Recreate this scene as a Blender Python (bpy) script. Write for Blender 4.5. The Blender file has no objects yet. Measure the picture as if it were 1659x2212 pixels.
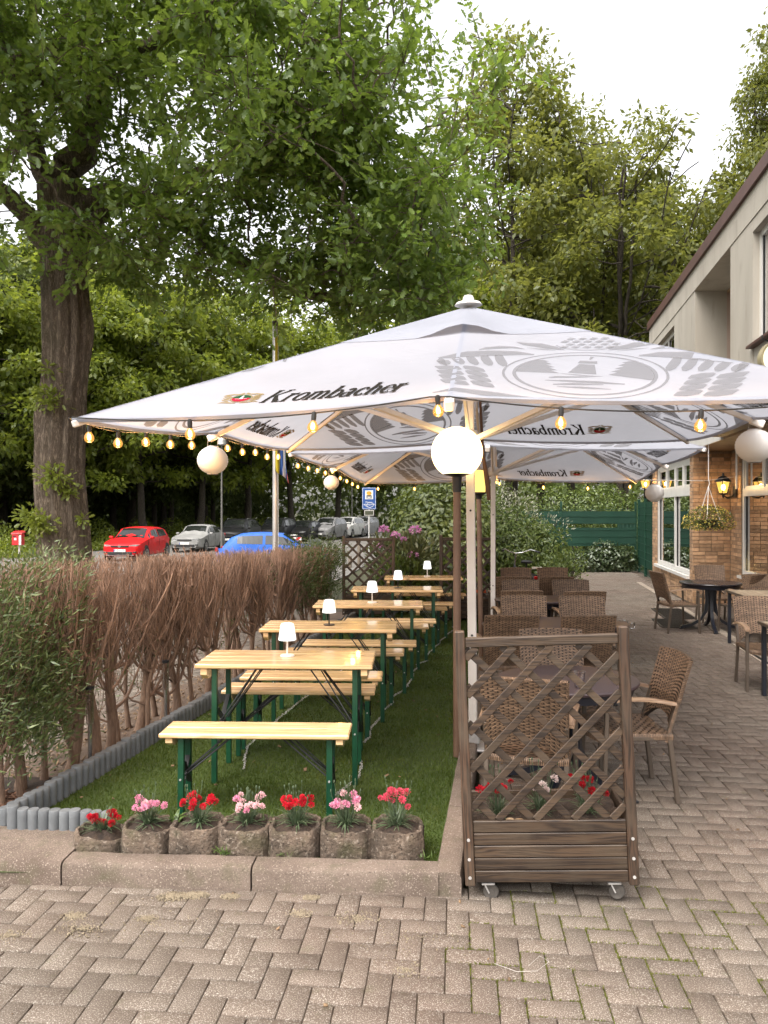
import bpy, math, random
import numpy as np
from mathutils import Vector, Matrix
random.seed(7)
rng = np.random.default_rng(7)
S = bpy.context.scene
COL = S.collection
PI = math.pi

# ------------------------------------------------------------------ camera
cd = bpy.data.cameras.new('camera')
cam = bpy.data.objects.new('camera', cd); COL.objects.link(cam)
cd.sensor_fit = 'HORIZONTAL'; cd.sensor_width = 36.0; cd.lens = 36 * 1640 / 1659
cd.clip_start = 0.05; cd.clip_end = 800
cam.location = (0, 0, 1.81)
cam.rotation_euler = (math.radians(90 - 0.14), 0, 0)
S.camera = cam

# ------------------------------------------------------------------ sky, soft evening sun, exposure
SUN_EL, SUN_AZ = math.radians(58), math.radians(217)
w = bpy.data.worlds.new('World'); S.world = w; w.use_nodes = True
nt = w.node_tree; nt.nodes.clear()
out = nt.nodes.new('ShaderNodeOutputWorld'); bg = nt.nodes.new('ShaderNodeBackground')
sky = nt.nodes.new('ShaderNodeTexSky'); sky.sky_type = 'NISHITA'; sky.sun_disc = False
sky.sun_elevation = SUN_EL; sky.sun_rotation = SUN_AZ
sky.air_density = 1.0; sky.dust_density = 4.0; sky.ozone_density = 1.0
hs = nt.nodes.new('ShaderNodeHueSaturation'); hs.inputs['Saturation'].default_value = 0.22
tint = nt.nodes.new('ShaderNodeMix'); tint.data_type = 'RGBA'; tint.blend_type = 'MULTIPLY'; tint.inputs[0].default_value = 1.0
tint.inputs[7].default_value = (1.0, 0.965, 0.93, 1)
nt.links.new(sky.outputs[0], hs.inputs['Color']); nt.links.new(hs.outputs[0], tint.inputs[6])
nt.links.new(tint.outputs[2], bg.inputs['Color']); nt.links.new(bg.outputs[0], out.inputs['Surface'])
bg.inputs['Strength'].default_value = 0.15
sl = bpy.data.lights.new('sun', 'SUN'); sl.energy = 0.5; sl.angle = math.radians(60); sl.color = (1.0, 0.93, 0.86)
so = bpy.data.objects.new('sun', sl); COL.objects.link(so)
_d = Vector((math.sin(SUN_AZ) * math.cos(SUN_EL), math.cos(SUN_AZ) * math.cos(SUN_EL), math.sin(SUN_EL)))
so.rotation_euler = _d.to_track_quat('Z', 'Y').to_euler()
S.view_settings.view_transform = 'Standard'; S.view_settings.look = 'None'
S.view_settings.gamma = 1; S.view_settings.use_curve_mapping = False
S.view_settings.exposure = 1.86
cy = S.cycles
cy.use_denoising = True
cy.max_bounces = 8; cy.diffuse_bounces = 3; cy.glossy_bounces = 3; cy.transmission_bounces = 4; cy.transparent_max_bounces = 10
cy.sample_clamp_indirect = 4.0; cy.caustics_reflective = False; cy.caustics_refractive = False

# ------------------------------------------------------------------ mesh helpers
def npmesh(name, V, F):
    """V (N,3); F = list of int arrays (M,k)"""
    me = bpy.data.meshes.new(name)
    V = np.asarray(V, np.float32)
    me.vertices.add(len(V)); me.vertices.foreach_set('co', V.ravel())
    fl = [np.asarray(f, np.int32) for f in F if len(f)]
    loops = np.concatenate([f.ravel() for f in fl]); tot = np.concatenate([np.full(len(f), f.shape[1], np.int32) for f in fl])
    st = np.concatenate([[0], np.cumsum(tot)[:-1]]).astype(np.int32)
    me.loops.add(len(loops)); me.loops.foreach_set('vertex_index', loops)
    me.polygons.add(len(tot)); me.polygons.foreach_set('loop_start', st)
    me.update(calc_edges=True)
    return me

def link(name, me, mat=None, parent=None, kind=None):
    o = bpy.data.objects.new(name, me); COL.objects.link(o)
    if mat is not None and len(me.materials) == 0: me.materials.append(mat)
    if parent is not None: o.parent = parent
    if kind: o['kind'] = kind
    return o

class MB:
    def __init__(s): s.v = []; s.f = []
    def add(s, V, F, M=None):
        b = len(s.v)
        for p in V:
            s.v.append(tuple(M @ Vector(p)) if M is not None else tuple(p))
        for f in F: s.f.append([i + b for i in f])
        return s
    def box(s, c, d, R=None, ch=0.0):
        hx, hy, hz = d[0] / 2, d[1] / 2, d[2] / 2
        c = Vector(c); V = []; F = []
        if ch <= 0:
            for sx in (-1, 1):
                for sy in (-1, 1):
                    for sz in (-1, 1): V.append(Vector((sx * hx, sy * hy, sz * hz)))
            F = [(0, 1, 3, 2), (4, 6, 7, 5), (0, 4, 5, 1), (2, 3, 7, 6), (0, 2, 6, 4), (1, 5, 7, 3)]
        else:
            ch = min(ch, hx * .9, hy * .9, hz * .9); idx = {}
            for sx in (-1, 1):
                for sy in (-1, 1):
                    for sz in (-1, 1):
                        for a in range(3):
                            p = [sx * (hx - ch), sy * (hy - ch), sz * (hz - ch)]
                            p[a] = (sx, sy, sz)[a] * (hx, hy, hz)[a]
                            idx[(sx, sy, sz, a)] = len(V); V.append(Vector(p))
            def q(ks):
                ids = [idx[k] for k in ks]; n = (V[ids[1]] - V[ids[0]]).cross(V[ids[2]] - V[ids[0]])
                m = sum((V[i] for i in ids), Vector()) / len(ids)
                F.append(ids if n.dot(m) > 0 else ids[::-1])
            for a in range(3):
                b_, c_ = (a + 1) % 3, (a + 2) % 3
                for sg in (-1, 1):
                    ks = []
                    for (u, v) in ((-1, -1), (1, -1), (1, 1), (-1, 1)):
                        t = [0, 0, 0]; t[a] = sg; t[b_] = u; t[c_] = v; ks.append((*t, a))
                    q(ks)
                for u in (-1, 1):
                    for v in (-1, 1):
                        t0 = [0, 0, 0]; t0[b_] = u; t0[c_] = v
                        ta = list(t0); ta[a] = -1; tb = list(t0); tb[a] = 1
                        q([(*ta, b_), (*tb, b_), (*tb, c_), (*ta, c_)])
            for sx in (-1, 1):
                for sy in (-1, 1):
                    for sz in (-1, 1): q([(sx, sy, sz, a) for a in range(3)])
        b = len(s.v)
        for p in V:
            if R is not None: p = R @ p
            s.v.append(tuple(p + c))
        for f in F: s.f.append([i + b for i in f])
        return s
    def bar(s, p0, p1, wd, th, ch=0.0, up=(0, 0, 1)):
        p0, p1 = Vector(p0), Vector(p1); d = p1 - p0; L = d.length; d.normalize()
        upv = Vector(up)
        if abs(d.dot(upv)) > .97: upv = Vector((0, 1, 0))
        x = d.cross(upv).normalized(); y = x.cross(d)
        R = Matrix((x, d, y)).transposed()
        return s.box((p0 + p1) / 2, (wd, L, th), R, ch)
    def tube(s, pts, rad, n=8, cap=True):
        pts = [Vector(p) for p in pts]; k = len(pts)
        if not hasattr(rad, '__len__'): rad = [rad] * k
        b = len(s.v); prev = None
        for i in range(k):
            t = (pts[min(i + 1, k - 1)] - pts[max(i - 1, 0)])
            if t.length < 1e-9: t = Vector((0, 0, 1))
            t.normalize()
            if prev is None:
                a = Vector((0, 0, 1)) if abs(t.z) < .9 else Vector((1, 0, 0))
                x = t.cross(a).normalized()
            else:
                x = (prev - t * prev.dot(t)).normalized()
            prev = x; y = t.cross(x)
            for j in range(n):
                a = 2 * PI * j / n
                s.v.append(tuple(pts[i] + (x * math.cos(a) + y * math.sin(a)) * rad[i]))
        for i in range(k - 1):
            for j in range(n):
                j2 = (j + 1) % n
                s.f.append([b + i * n + j, b + i * n + j2, b + (i + 1) * n + j2, b + (i + 1) * n + j])
        if cap:
            s.f.append([b + j for j in range(n)][::-1]); s.f.append([b + (k - 1) * n + j for j in range(n)])
        return s
    def lathe(s, prof, n=20, c=(0, 0, 0), cap=True, M=None):
        b = len(s.v); k = len(prof); c = Vector(c)
        for (r, z) in prof:
            for j in range(n):
                a = 2 * PI * j / n; p = Vector((r * math.cos(a), r * math.sin(a), z))
                if M is not None: p = M @ p
                s.v.append(tuple(p + c))
        for i in range(k - 1):
            for j in range(n):
                j2 = (j + 1) % n
                s.f.append([b + i * n + j, b + i * n + j2, b + (i + 1) * n + j2, b + (i + 1) * n + j])
        if cap:
            s.f.append([b + j for j in range(n)][::-1]); s.f.append([b + (k - 1) * n + j for j in range(n)])
        return s
    def prism(s, poly, y0, y1, M=None):
        """poly in (x,z), extruded along y"""
        n = len(poly); V = [(p[0], y0, p[1]) for p in poly] + [(p[0], y1, p[1]) for p in poly]
        F = [list(range(n)), list(range(2 * n - 1, n - 1, -1))]
        F += [[i, n + i, n + (i + 1) % n, (i + 1) % n] for i in range(n)]
        return s.add(V, F, M)
    def hexa(s, Y0, Y1, Xa, Xb, z0, z1, k=0.1763):
        """a block along the facade: X = X0 + k*Y"""
        V = [(X + k * Y, Y, z) for Y in (Y0, Y1) for X in (Xa, Xb) for z in (z0, z1)]
        return s.add(V, [(0, 1, 3, 2), (4, 6, 7, 5), (0, 4, 5, 1), (2, 3, 7, 6), (0, 2, 6, 4), (1, 5, 7, 3)])
    def mesh(s, name, smooth=None):
        me = bpy.data.meshes.new(name); me.from_pydata(s.v, [], s.f); me.update()
        if smooth is not None:
            me.polygons.foreach_set('use_smooth', [True] * len(me.polygons))
            me.set_sharp_from_angle(angle=math.radians(smooth))
        return me
    def build(s, name, mat, parent=None, smooth=None, kind=None):
        return link(name, s.mesh(name, smooth), mat, parent, kind)

def tag(o, label, cat, group=None, kind=None):
    if label: o['label'] = label
    if cat: o['category'] = cat
    if group: o['group'] = group
    if kind: o['kind'] = kind
    return o
def thing(name, label, cat, loc=(0, 0, 0), rz=0.0, group=None):
    o = bpy.data.objects.new(name, None); COL.objects.link(o)
    o.empty_display_size = .1
    o.location = loc; o.rotation_euler = (0, 0, rz)
    return tag(o, label, cat, group)
def dup(root, loc, rz=0.0, label=None, scale=None, group=None):
    r = root.copy(); COL.objects.link(r); r.location = loc; r.rotation_euler = (0, 0, rz)
    if label: r['label'] = label
    if group: r['group'] = group
    if scale is not None: r.scale = scale if hasattr(scale, '__len__') else (scale,) * 3
    for ch in list(root.children):
        c = ch.copy(); COL.objects.link(c); c.parent = r
        for g in list(ch.children):
            d = g.copy(); COL.objects.link(d); d.parent = c
    return r

# ------------------------------------------------------------------ materials
class NT:
    def __init__(s, name):
        s.m = bpy.data.materials.new(name); s.m.use_nodes = True; s.t = s.m.node_tree; s.t.nodes.clear()
        s.out = s.n('OutputMaterial')
    def n(s, ty, **kw):
        nd = s.t.nodes.new('ShaderNode' + ty)
        for k, v in kw.items(): setattr(nd, k, v)
        return nd
    def l(s, a, b): s.t.links.new(a, b)
    def math(s, op, a, b=None, clamp=False):
        nd = s.n('Math', operation=op, use_clamp=clamp)
        for i, x in enumerate((a, b)):
            if x is None: continue
            if hasattr(x, 'links'): s.l(x, nd.inputs[i])
            else: nd.inputs[i].default_value = x
        return nd.outputs[0]
    def mix(s, fac, a, b, blend='MIX'):
        nd = s.n('Mix', data_type='RGBA', blend_type=blend)
        for i, x in ((0, fac), (6, a), (7, b)):
            if hasattr(x, 'links'): s.l(x, nd.inputs[i])
            elif i == 0: nd.inputs[0].default_value = x
            else: nd.inputs[i].default_value = (*x[:3], 1)
        return nd.outputs[2]
    def coord(s, scale=(1, 1, 1), rand=True):
        tc = s.n('TexCoord'); v = tc.outputs['Object']
        if rand:
            oi = s.n('ObjectInfo'); k = s.n('VectorMath', operation='SCALE'); cb = s.n('CombineXYZ')
            s.l(oi.outputs['Random'], cb.inputs[0]); s.l(oi.outputs['Random'], cb.inputs[1])
            s.l(cb.outputs[0], k.inputs[0]); k.inputs['Scale'].default_value = 37.0
            ad = s.n('VectorMath', operation='ADD'); s.l(v, ad.inputs[0]); s.l(k.outputs[0], ad.inputs[1]); v = ad.outputs[0]
        mp = s.n('Mapping'); mp.inputs['Scale'].default_value = scale; s.l(v, mp.inputs['Vector'])
        return mp.outputs[0]
    def noise(s, vec, scale, detail=4, rough=.55, dist=0.0):
        nd = s.n('TexNoise'); nd.inputs['Scale'].default_value = scale; nd.inputs['Detail'].default_value = detail
        nd.inputs['Roughness'].default_value = rough; nd.inputs['Distortion'].default_value = dist
        s.l(vec, nd.inputs['Vector']); return nd.outputs['Fac']
    def ramp(s, fac, a, b):
        nd = s.n('MapRange'); nd.inputs[1].default_value = a; nd.inputs[2].default_value = b
        s.l(fac, nd.inputs[0]); return nd.outputs[0]
    def rand(s):
        oi = s.n('ObjectInfo'); g = s.n('NewGeometry')
        return s.math('FRACT', s.math('ADD', oi.outputs['Random'], g.outputs['Random Per Island']))
    def pbr(s, col, rough=.6, metal=0, spec=.5, coat=0, bump=None, bstr=.3, bdist=.01, emit=None, estr=0, alpha=None, trans=0):
        p = s.n('BsdfPrincipled')
        for k, x in (('Base Color', col), ('Roughness', rough), ('Metallic', metal)):
            if hasattr(x, 'links'): s.l(x, p.inputs[k])
            else: p.inputs[k].default_value = (*x[:3], 1) if hasattr(x, '__len__') else x
        p.inputs['Specular IOR Level'].default_value = spec
        p.inputs['Coat Weight'].default_value = coat; p.inputs['Coat Roughness'].default_value = .06
        p.inputs['Transmission Weight'].default_value = trans
        if emit is not None:
            p.inputs['Emission Color'].default_value = (*emit, 1); p.inputs['Emission Strength'].default_value = estr
        if bump is not None:
            b = s.n('Bump'); b.inputs['Strength'].default_value = bstr; b.inputs['Distance'].default_value = bdist
            s.l(bump, b.inputs['Height']); s.l(b.outputs[0], p.inputs['Normal'])
        s.l(p.outputs[0], s.out.inputs[0]); return s.m

def plain(name, c, c2=None, rough=.6, scale=6, bump=0.0, bscale=60, metal=0, spec=.5, coat=0, rnd=0.0, lo=.35, hi=.7, stretch=(1, 1, 1)):
    t = NT(name); v = t.coord(stretch)
    c2 = c2 or tuple(x * .72 for x in c)
    col = t.mix(t.ramp(t.noise(v, scale), lo, hi), c, c2)
    if rnd:
        h = t.n('HueSaturation'); t.l(col, h.inputs['Color'])
        t.l(t.math('ADD', t.math('MULTIPLY', t.rand(), rnd), 1 - rnd / 2), h.inputs['Value']); col = h.outputs[0]
    return t.pbr(col, rough, metal, spec, coat, t.noise(v, bscale, 5) if bump else None, bump)

def leafmat(name, c1, c2, trans=.4, gloss=.05, tcol=None, patch=0):
    t = NT(name); r = t.rand(); col = t.mix(r, c1, c2)
    if patch:
        gp = t.n('NewGeometry'); col = t.mix(t.math('MULTIPLY', t.ramp(t.noise(gp.outputs['Position'], 1.7, 5), .42, .66), patch), col, tuple(.5 * x for x in c1)); col = t.mix(t.math('MULTIPLY', t.ramp(t.noise(gp.outputs['Position'], 4.3, 4), .55, .72), patch), col, (c2[0] * 1.15, c2[1] * .85, c2[2] * .8))
    d = t.n('BsdfDiffuse'); t.l(col, d.inputs[0])
    tr = t.n('BsdfTranslucent'); tc = t.mix(.6, col, tcol, 'MIX') if tcol else col; t.l(tc, tr.inputs[0])
    m = t.n('MixShader'); m.inputs[0].default_value = trans; t.l(d.outputs[0], m.inputs[1]); t.l(tr.outputs[0], m.inputs[2])
    g = t.n('BsdfGlossy'); g.inputs['Roughness'].default_value = .42; g.inputs[0].default_value = (.8, .85, .8, 1)
    m2 = t.n('MixShader'); m2.inputs[0].default_value = gloss; t.l(m.outputs[0], m2.inputs[1]); t.l(g.outputs[0], m2.inputs[2])
    t.l(m2.outputs[0], t.out.inputs[0]); return t.m

def glow(name, c, strength):
    t = NT(name); e = t.n('Emission'); e.inputs[0].default_value = (*c, 1); e.inputs[1].default_value = strength
    t.l(e.outputs[0], t.out.inputs[0]); return t.m

def glassmat(name, tintc, refl=.12, rough=.02):
    t = NT(name); tr = t.n('BsdfTransparent'); tr.inputs[0].default_value = (*tintc, 1)
    g = t.n('BsdfGlossy'); g.inputs['Roughness'].default_value = rough
    lw = t.n('LayerWeight'); lw.inputs[0].default_value = .35
    m = t.n('MixShader'); t.l(t.math('ADD', t.math('MULTIPLY', lw.outputs['Fresnel'], .8), refl, True), m.inputs[0])
    t.l(tr.outputs[0], m.inputs[1]); t.l(g.outputs[0], m.inputs[2]); t.l(m.outputs[0], t.out.inputs[0]); return t.m

def woodmat(name, c1, c2, rough=.35, axis=0, ring=14, coat=.3, rnd=.15, dirt=None, knots=True):
    t = NT(name); st = [9, 9, 9]; st[axis] = .55
    v = t.coord(tuple(st)); n1 = t.noise(v, 2.2, 3, .5, .6)
    band = t.math('SINE', t.math('MULTIPLY', n1, ring * 4.0)); band = t.ramp(band, -1, 1)
    st2 = [60, 60, 60]; st2[axis] = 1.6
    fine = t.noise(t.coord(tuple(st2)), 1.5, 3)
    f = t.math('ADD', t.math('MULTIPLY', band, .55), t.math('MULTIPLY', fine, .45))
    col = t.mix(t.ramp(f, .25, .8), c1, c2)
    if knots:
        kn = t.n('TexVoronoi'); s3 = [5.5, 5.5, 5.5]; s3[axis] = 2.6; t.l(t.coord(tuple(s3)), kn.inputs['Vector']); kn.inputs['Scale'].default_value = 1.0
        col = t.mix(t.math('MULTIPLY', t.ramp(kn.outputs['Distance'], .10, .04), .75), col, tuple(x * .38 for x in c2))
    if dirt:
        col = t.mix(t.ramp(t.noise(t.coord((1, 1, 1)), 5, 5), .45, .75), col, dirt)
    h = t.n('HueSaturation'); t.l(col, h.inputs['Color'])
    t.l(t.math('ADD', t.math('MULTIPLY', t.rand(), rnd), 1 - rnd / 2), h.inputs['Value'])
    return t.pbr(h.outputs[0], rough, 0, .5, coat, f, .25, .004)

M = {}
M['pine'] = woodmat('pine_varnished', (.80, .56, .31), (.62, .40, .19), .2, 0, 9, .5, .1)
M['oldwood'] = woodmat('weathered_brown_wood', (.062, .038, .022), (.020, .012, .008), .5, 0, 12, 0, .5, (.068, .048, .031), False)
M['oldwoodz'] = woodmat('weathered_brown_post', (.080, .044, .026), (.026, .016, .010), .5, 2, 12, 0, .4, (.078, .058, .040), False)
M['armwood'] = woodmat('teak_arm', (.33, .22, .14), (.22, .14, .09), .4, 1, 10, .1, .2, None, False)
M['greensteel'] = plain('dark_green_steel', (.006, .058, .024), (.004, .038, .018), .38, 12, 0, 60, 0, .5)
M['blacksteel'] = plain('black_steel', (.014, .015, .016), None, .45)
M['galv'] = plain('galvanised_steel', (.66, .65, .63), (.48, .47, .46), .3, 30, 0, 60, .45)
M['chrome'] = plain('polished_metal', (.75, .74, .72), (.6, .6, .6), .15, 10, 0, 60, 1)
M['whitemetal'] = plain('white_powder_coat', (.74, .70, .66), (.66, .62, .58), .42, 5)
M['brownmetal'] = plain('brown_painted_pole', (.16, .095, .062), (.12, .07, .045), .45, 8)
M['blackplastic'] = plain('black_plastic', (.012, .013, .017), None, .4)
M['darkplastic'] = plain('navy_black_resin', (.010, .013, .022), (.016, .018, .026), .33, 6)
M['tabletop'] = plain('aubergine_laminate', (.070, .048, .052), (.052, .036, .040), .38, 22, .02, 200, 0, .4, .0, stretch=(1, 6, 1))
M['rattan'] = plain('brown_rattan', (.225, .145, .092), (.118, .076, .050), .45, 26, .2, 300, 0, .4, 0, .5)
M['rattancore'] = plain('dark_weave_core', (.022, .014, .010), None, .7)
M['chairframe'] = plain('taupe_aluminium', (.125, .098, .076), (.10, .078, .060), .42, 10, 0, 60, .35)
M['soil'] = plain('dark_soil', (.050, .032, .021), (.022, .015, .011), .95, 30, .9, 90)
# ================================================================== SETTING
def HX(Y): return -2.06 + .2 * (Y - 4.1)          # hedge / palisade line
def KX(Y): return .27 + .16 * (Y - 3.73)          # inner edge of the long kerb beside the turf
def FY(X): return 3.54 - .058 * (X - .375)        # outer face of the front kerb
def sst(a, b, x):
    t = np.clip((x - a) / (b - a), 0, 1); return t * t * (3 - 2 * t)
def TZ(X, Y):
    q = X - HX(Y)
    street = -.05 - .38 * sst(11, 30, Y); patio = -.09 - .34 * sst(23, 30, Y)
    f = sst(-2.5, .3, q); return street * (1 - f) + patio * f

def grid(name, xs, ys, zf, mat, kind='structure'):
    X, Y = np.meshgrid(xs, ys); Z = zf(X, Y)
    V = np.stack([X, Y, Z], -1).reshape(-1, 3); nx, ny = len(xs), len(ys)
    i = np.arange(ny - 1)[:, None] * nx + np.arange(nx - 1)[None]
    F = np.stack([i, i + 1, i + nx + 1, i + nx], -1).reshape(-1, 4)
    me = npmesh(name, V, [F]); me.polygons.foreach_set('use_smooth', [True] * len(F))
    return link(name, me, mat, None, kind)

t = NT('forest_floor'); v = t.coord(rand=False)
c = t.mix(t.ramp(t.noise(v, 1.2, 6), .35, .65), (.045, .050, .018), (.050, .034, .020)); c = t.mix(t.ramp(t.noise(v, 14, 5), .4, .7), c, (.025, .035, .012))
M['floor'] = t.pbr(c, .95, bump=t.noise(v, 9, 6), bstr=.8, bdist=.05)
xs = np.concatenate([np.linspace(-420, -60, 10), np.linspace(-50, 50, 101), np.linspace(60, 420, 10)])
ys = np.concatenate([np.linspace(-60, -4, 8), np.linspace(-2, 90, 93), np.linspace(100, 620, 14)])
grid('ground', xs, ys, TZ, M['floor'])

# asphalt street with the parking row
t = NT('asphalt'); v = t.coord(rand=False)
c = t.mix(t.ramp(t.noise(v, .5, 6), .35, .7), (.16, .15, .135), (.115, .108, .10)); c = t.mix(t.ramp(t.noise(v, 60, 3), .55, .75), c, (.23, .22, .20))
M['asphalt'] = t.pbr(c, .85, bump=t.noise(v, 120, 4), bstr=.4)
def road_left(Y): return np.where(Y < 34.5, -48.0, -17.5 + .31 * (Y - 34.5))
ry = np.linspace(13.2, 82, 70); U = np.linspace(0, 1, 26)
RX = road_left(ry)[:, None] * (1 - U) + (HX(ry) - 2.0 - .12 * (ry - 14))[:, None] * U; RY = np.repeat(ry[:, None], 26, 1)
V = np.stack([RX, RY, TZ(RX, RY) + .035], -1).reshape(-1, 3)
i = np.arange(69)[:, None] * 26 + np.arange(25)[None]
link('road', npmesh('road', V, [np.stack([i, i + 1, i + 27, i + 26], -1).reshape(-1, 4)]), M['asphalt'], None, 'structure')

# pavers --------------------------------------------------------------
t = NT('concrete_paver'); v = t.coord(rand=False); r = t.rand()
gp = t.n('NewGeometry'); pos = gp.outputs['Position']
big = t.ramp(t.noise(pos, .55, 3), .38, .66)
c = t.mix(big, (.116, .094, .074), (.116, .080, .061))
c = t.mix(t.ramp(t.noise(pos, 210, 2), .52, .72), c, (.40, .37, .32)); c = t.mix(t.ramp(t.noise(pos, 150, 2), .60, .76), c, (.10, .085, .07))
c = t.mix(t.math('MULTIPLY', t.ramp(t.noise(pos, 2.2, 6), .48, .70), .55), c, (.075, .058, .044))
c = t.mix(t.math('MULTIPLY', t.ramp(t.noise(pos, 11, 5), .60, .72), .35), c, (.07, .068, .03))
h = t.n('HueSaturation'); t.l(c, h.inputs['Color']); t.l(t.math('ADD', t.math('MULTIPLY', r, .20), .90), h.inputs['Value'])
M['paver'] = t.pbr(h.outputs[0], .82, spec=.35, bump=t.noise(pos, 170, 4), bstr=.5, bdist=.004)
t = NT('sandy_joint'); gp = t.n('NewGeometry'); pos = gp.outputs['Position']
c = t.mix(t.ramp(t.noise(pos, 2.5, 4), .4, .65), (.060, .043, .030), (.115, .088, .062)); c = t.mix(t.ramp(t.noise(pos, 5, 5), .62, .74), c, (.045, .055, .014))
M['joint'] = t.pbr(c, .95, bump=t.noise(pos, 160, 4), bstr=.6)

def herring(yaw, inside, ox=0, oy=0, rng_=None, u=.1):
    """centres and orientation of every herringbone paver whose centre passes inside(X,Y)"""
    n = 330; I, J = np.meshgrid(np.arange(-n // 2, n // 2), np.arange(0, n)); tt = (I + J) % 4
    H = tt == 0; Vv = tt == 2
    cx = np.concatenate([(I[H] + 1.0), (I[Vv] + .5)]) * u; cyy = np.concatenate([(J[H] + .5), (J[Vv] + 1.0)]) * u
    vert = np.concatenate([np.zeros(H.sum()), np.ones(Vv.sum())])
    c, s = math.cos(yaw), math.sin(yaw)
    X = ox + cx * c + cyy * s; Y = oy - cx * s + cyy * c
    k = inside(X, Y); return X[k], Y[k], vert[k] * PI / 2 - yaw
PT = []
for (hx, hy, z) in ((.0975, .0475, -.055), (.0975, .0475, -.003), (.0950, .0450, 0)):
    PT += [(-hx, -hy, z), (hx, -hy, z), (hx, hy, z), (-hx, hy, z)]
PF = [(8, 9, 10, 11)] + [(a * 4 + j, a * 4 + (j + 1) % 4, a * 4 + 4 + (j + 1) % 4, a * 4 + 4 + j) for a in (0, 1) for j in range(4)]
PT = np.array(PT); PF = np.array(PF)
def near_wall_x(Y): return np.where(Y > 14.6, 3.37, 4.09) + .1763 * Y
def in_patio(X, Y):
    front = (Y < FY(X) + .07) & (Y > 1.9)
    right = (X > KX(Y) + .13 + .05) & (Y >= FY(X) - .06) & (X < near_wall_x(Y) - .05) & (Y < 22.2)
    vis = np.abs(X) < .52 * Y + .55
    return (front | right) & vis
px, py, pa = herring(math.radians(5.5), in_patio, -1.5, 1.6)
order = np.argsort(py + .02 * np.abs(px)); px, py, pa = px[order], py[order], pa[order]
dz = rng.normal(0, .0012, len(px)); tilt = rng.normal(0, .006, (len(px), 2))
bed = MB(); bed.v = [(-6, 1.0, -.012), (16, 1.0, -.012), (16, 22.6, -.012), (2.9, 22.6, -.012), (.44, 3.55, -.012), (-6, 3.9, -.012)]; bed.f = [[0, 1, 2, 3, 4, 5]]
pave = bed.build('pavement', M['joint'], None, None, 'structure')
pm = npmesh('paver', PT, [PF]); pm.materials.append(M['paver'])
NP = 300
for k in range(NP):
    o = link('paver', pm, None, pave); o.location = (px[k], py[k], dz[k]); o.rotation_euler = (tilt[k, 0], tilt[k, 1], pa[k] + rng.normal(0, .006))
def paver_field(name, X, Y, A, parent, zoff=0):
    n = len(X); ca, sa = np.cos(A)[:, None], np.sin(A)[:, None]
    x = PT[None, :, 0] * ca - PT[None, :, 1] * sa + X[:, None]; y = PT[None, :, 0] * sa + PT[None, :, 1] * ca + Y[:, None]
    z = np.repeat(PT[None, :, 2], n, 0) + rng.normal(0, .0012, n)[:, None] + zoff
    V = np.stack([x, y, z], -1).reshape(-1, 3); F = (PF[None] + (np.arange(n) * 12)[:, None, None]).reshape(-1, 4)
    return link(name, npmesh(name, V, [F]), M['paver'], parent, 'stuff')
paver_field('paver_field', px[NP:], py[NP:], pa[NP:], pave)
# pavement on the street side of the hedge
sw = MB(); sw.v = [(-9, 2.2, -.014), (HX(2.2) - .1, 2.2, -.014), (HX(14) - .1, 14, -.014), (-9, 14, -.014)]; sw.f = [[0, 1, 2, 3]]
side = sw.build('sidewalk', M['joint'], None, None, 'structure')
qx, qy, qa = herring(math.radians(11.3), lambda X, Y: (X < HX(Y) - .80) & (X > -7.5) & (Y > 3.4) & (Y < 13.8) & (np.abs(X) < .53 * Y + .6), -9, 1.2)
paver_field('paver_field', qx, qy, qa, side)
dirt = MB()
n = 40
for k in range(n):
    Y = 3.62 + (13.4 - 3.62) * k / (n - 1)
    dirt.v += [(HX(Y) - .86 + .03 * math.sin(k * 2.1), Y, -.008), (HX(Y) - .3, Y, .03 + .01 * math.sin(k * 1.3)), (HX(Y) + .02, Y, .05)]
for k in range(n - 1):
    for j in (0, 1): dirt.f.append([k * 3 + j, k * 3 + j + 1, k * 3 + j + 4, k * 3 + j + 3])
t = NT('dry_earth'); v = t.coord(rand=False); c = t.mix(t.ramp(t.noise(v, 5, 6), .35, .68), (.15, .105, .075), (.085, .055, .038)); c = t.mix(t.ramp(t.noise(v, 60, 4), .55, .75), c, (.22, .17, .12))
M['earth'] = t.pbr(c, .95, bump=t.noise(v, 45, 6), bstr=.9, bdist=.02)
dirt.build('earth_strip', M['earth'], None, 60, 'structure')

# kerbs ---------------------------------------------------------------
t = NT('old_kerb_concrete'); v = t.coord(rand=False); gp = t.n('NewGeometry'); pos = gp.outputs['Position']
c = t.mix(t.ramp(t.noise(pos, 4, 5), .35, .68), (.17, .130, .103), (.100, .073, .056)); c = t.mix(t.ramp(t.noise(pos, 140, 3), .56, .74), c, (.40, .34, .28))
c = t.mix(t.ramp(t.noise(pos, 85, 3), .60, .74), c, (.07, .052, .040)); c = t.mix(t.math('MULTIPLY', t.ramp(t.noise(pos, 9, 5), .52, .72), .55), c, (.075, .072, .035))
h = t.n('HueSaturation'); t.l(c, h.inputs['Color']); t.l(t.math('ADD', t.math('MULTIPLY', t.rand(), .2), .9), h.inputs['Value'])
M['kerb'] = t.pbr(h.outputs[0], .9, bump=t.noise(pos, 110, 5), bstr=.7, bdist=.006)
kerb = thing('kerb', None, None); kerb['kind'] = 'structure'
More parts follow.
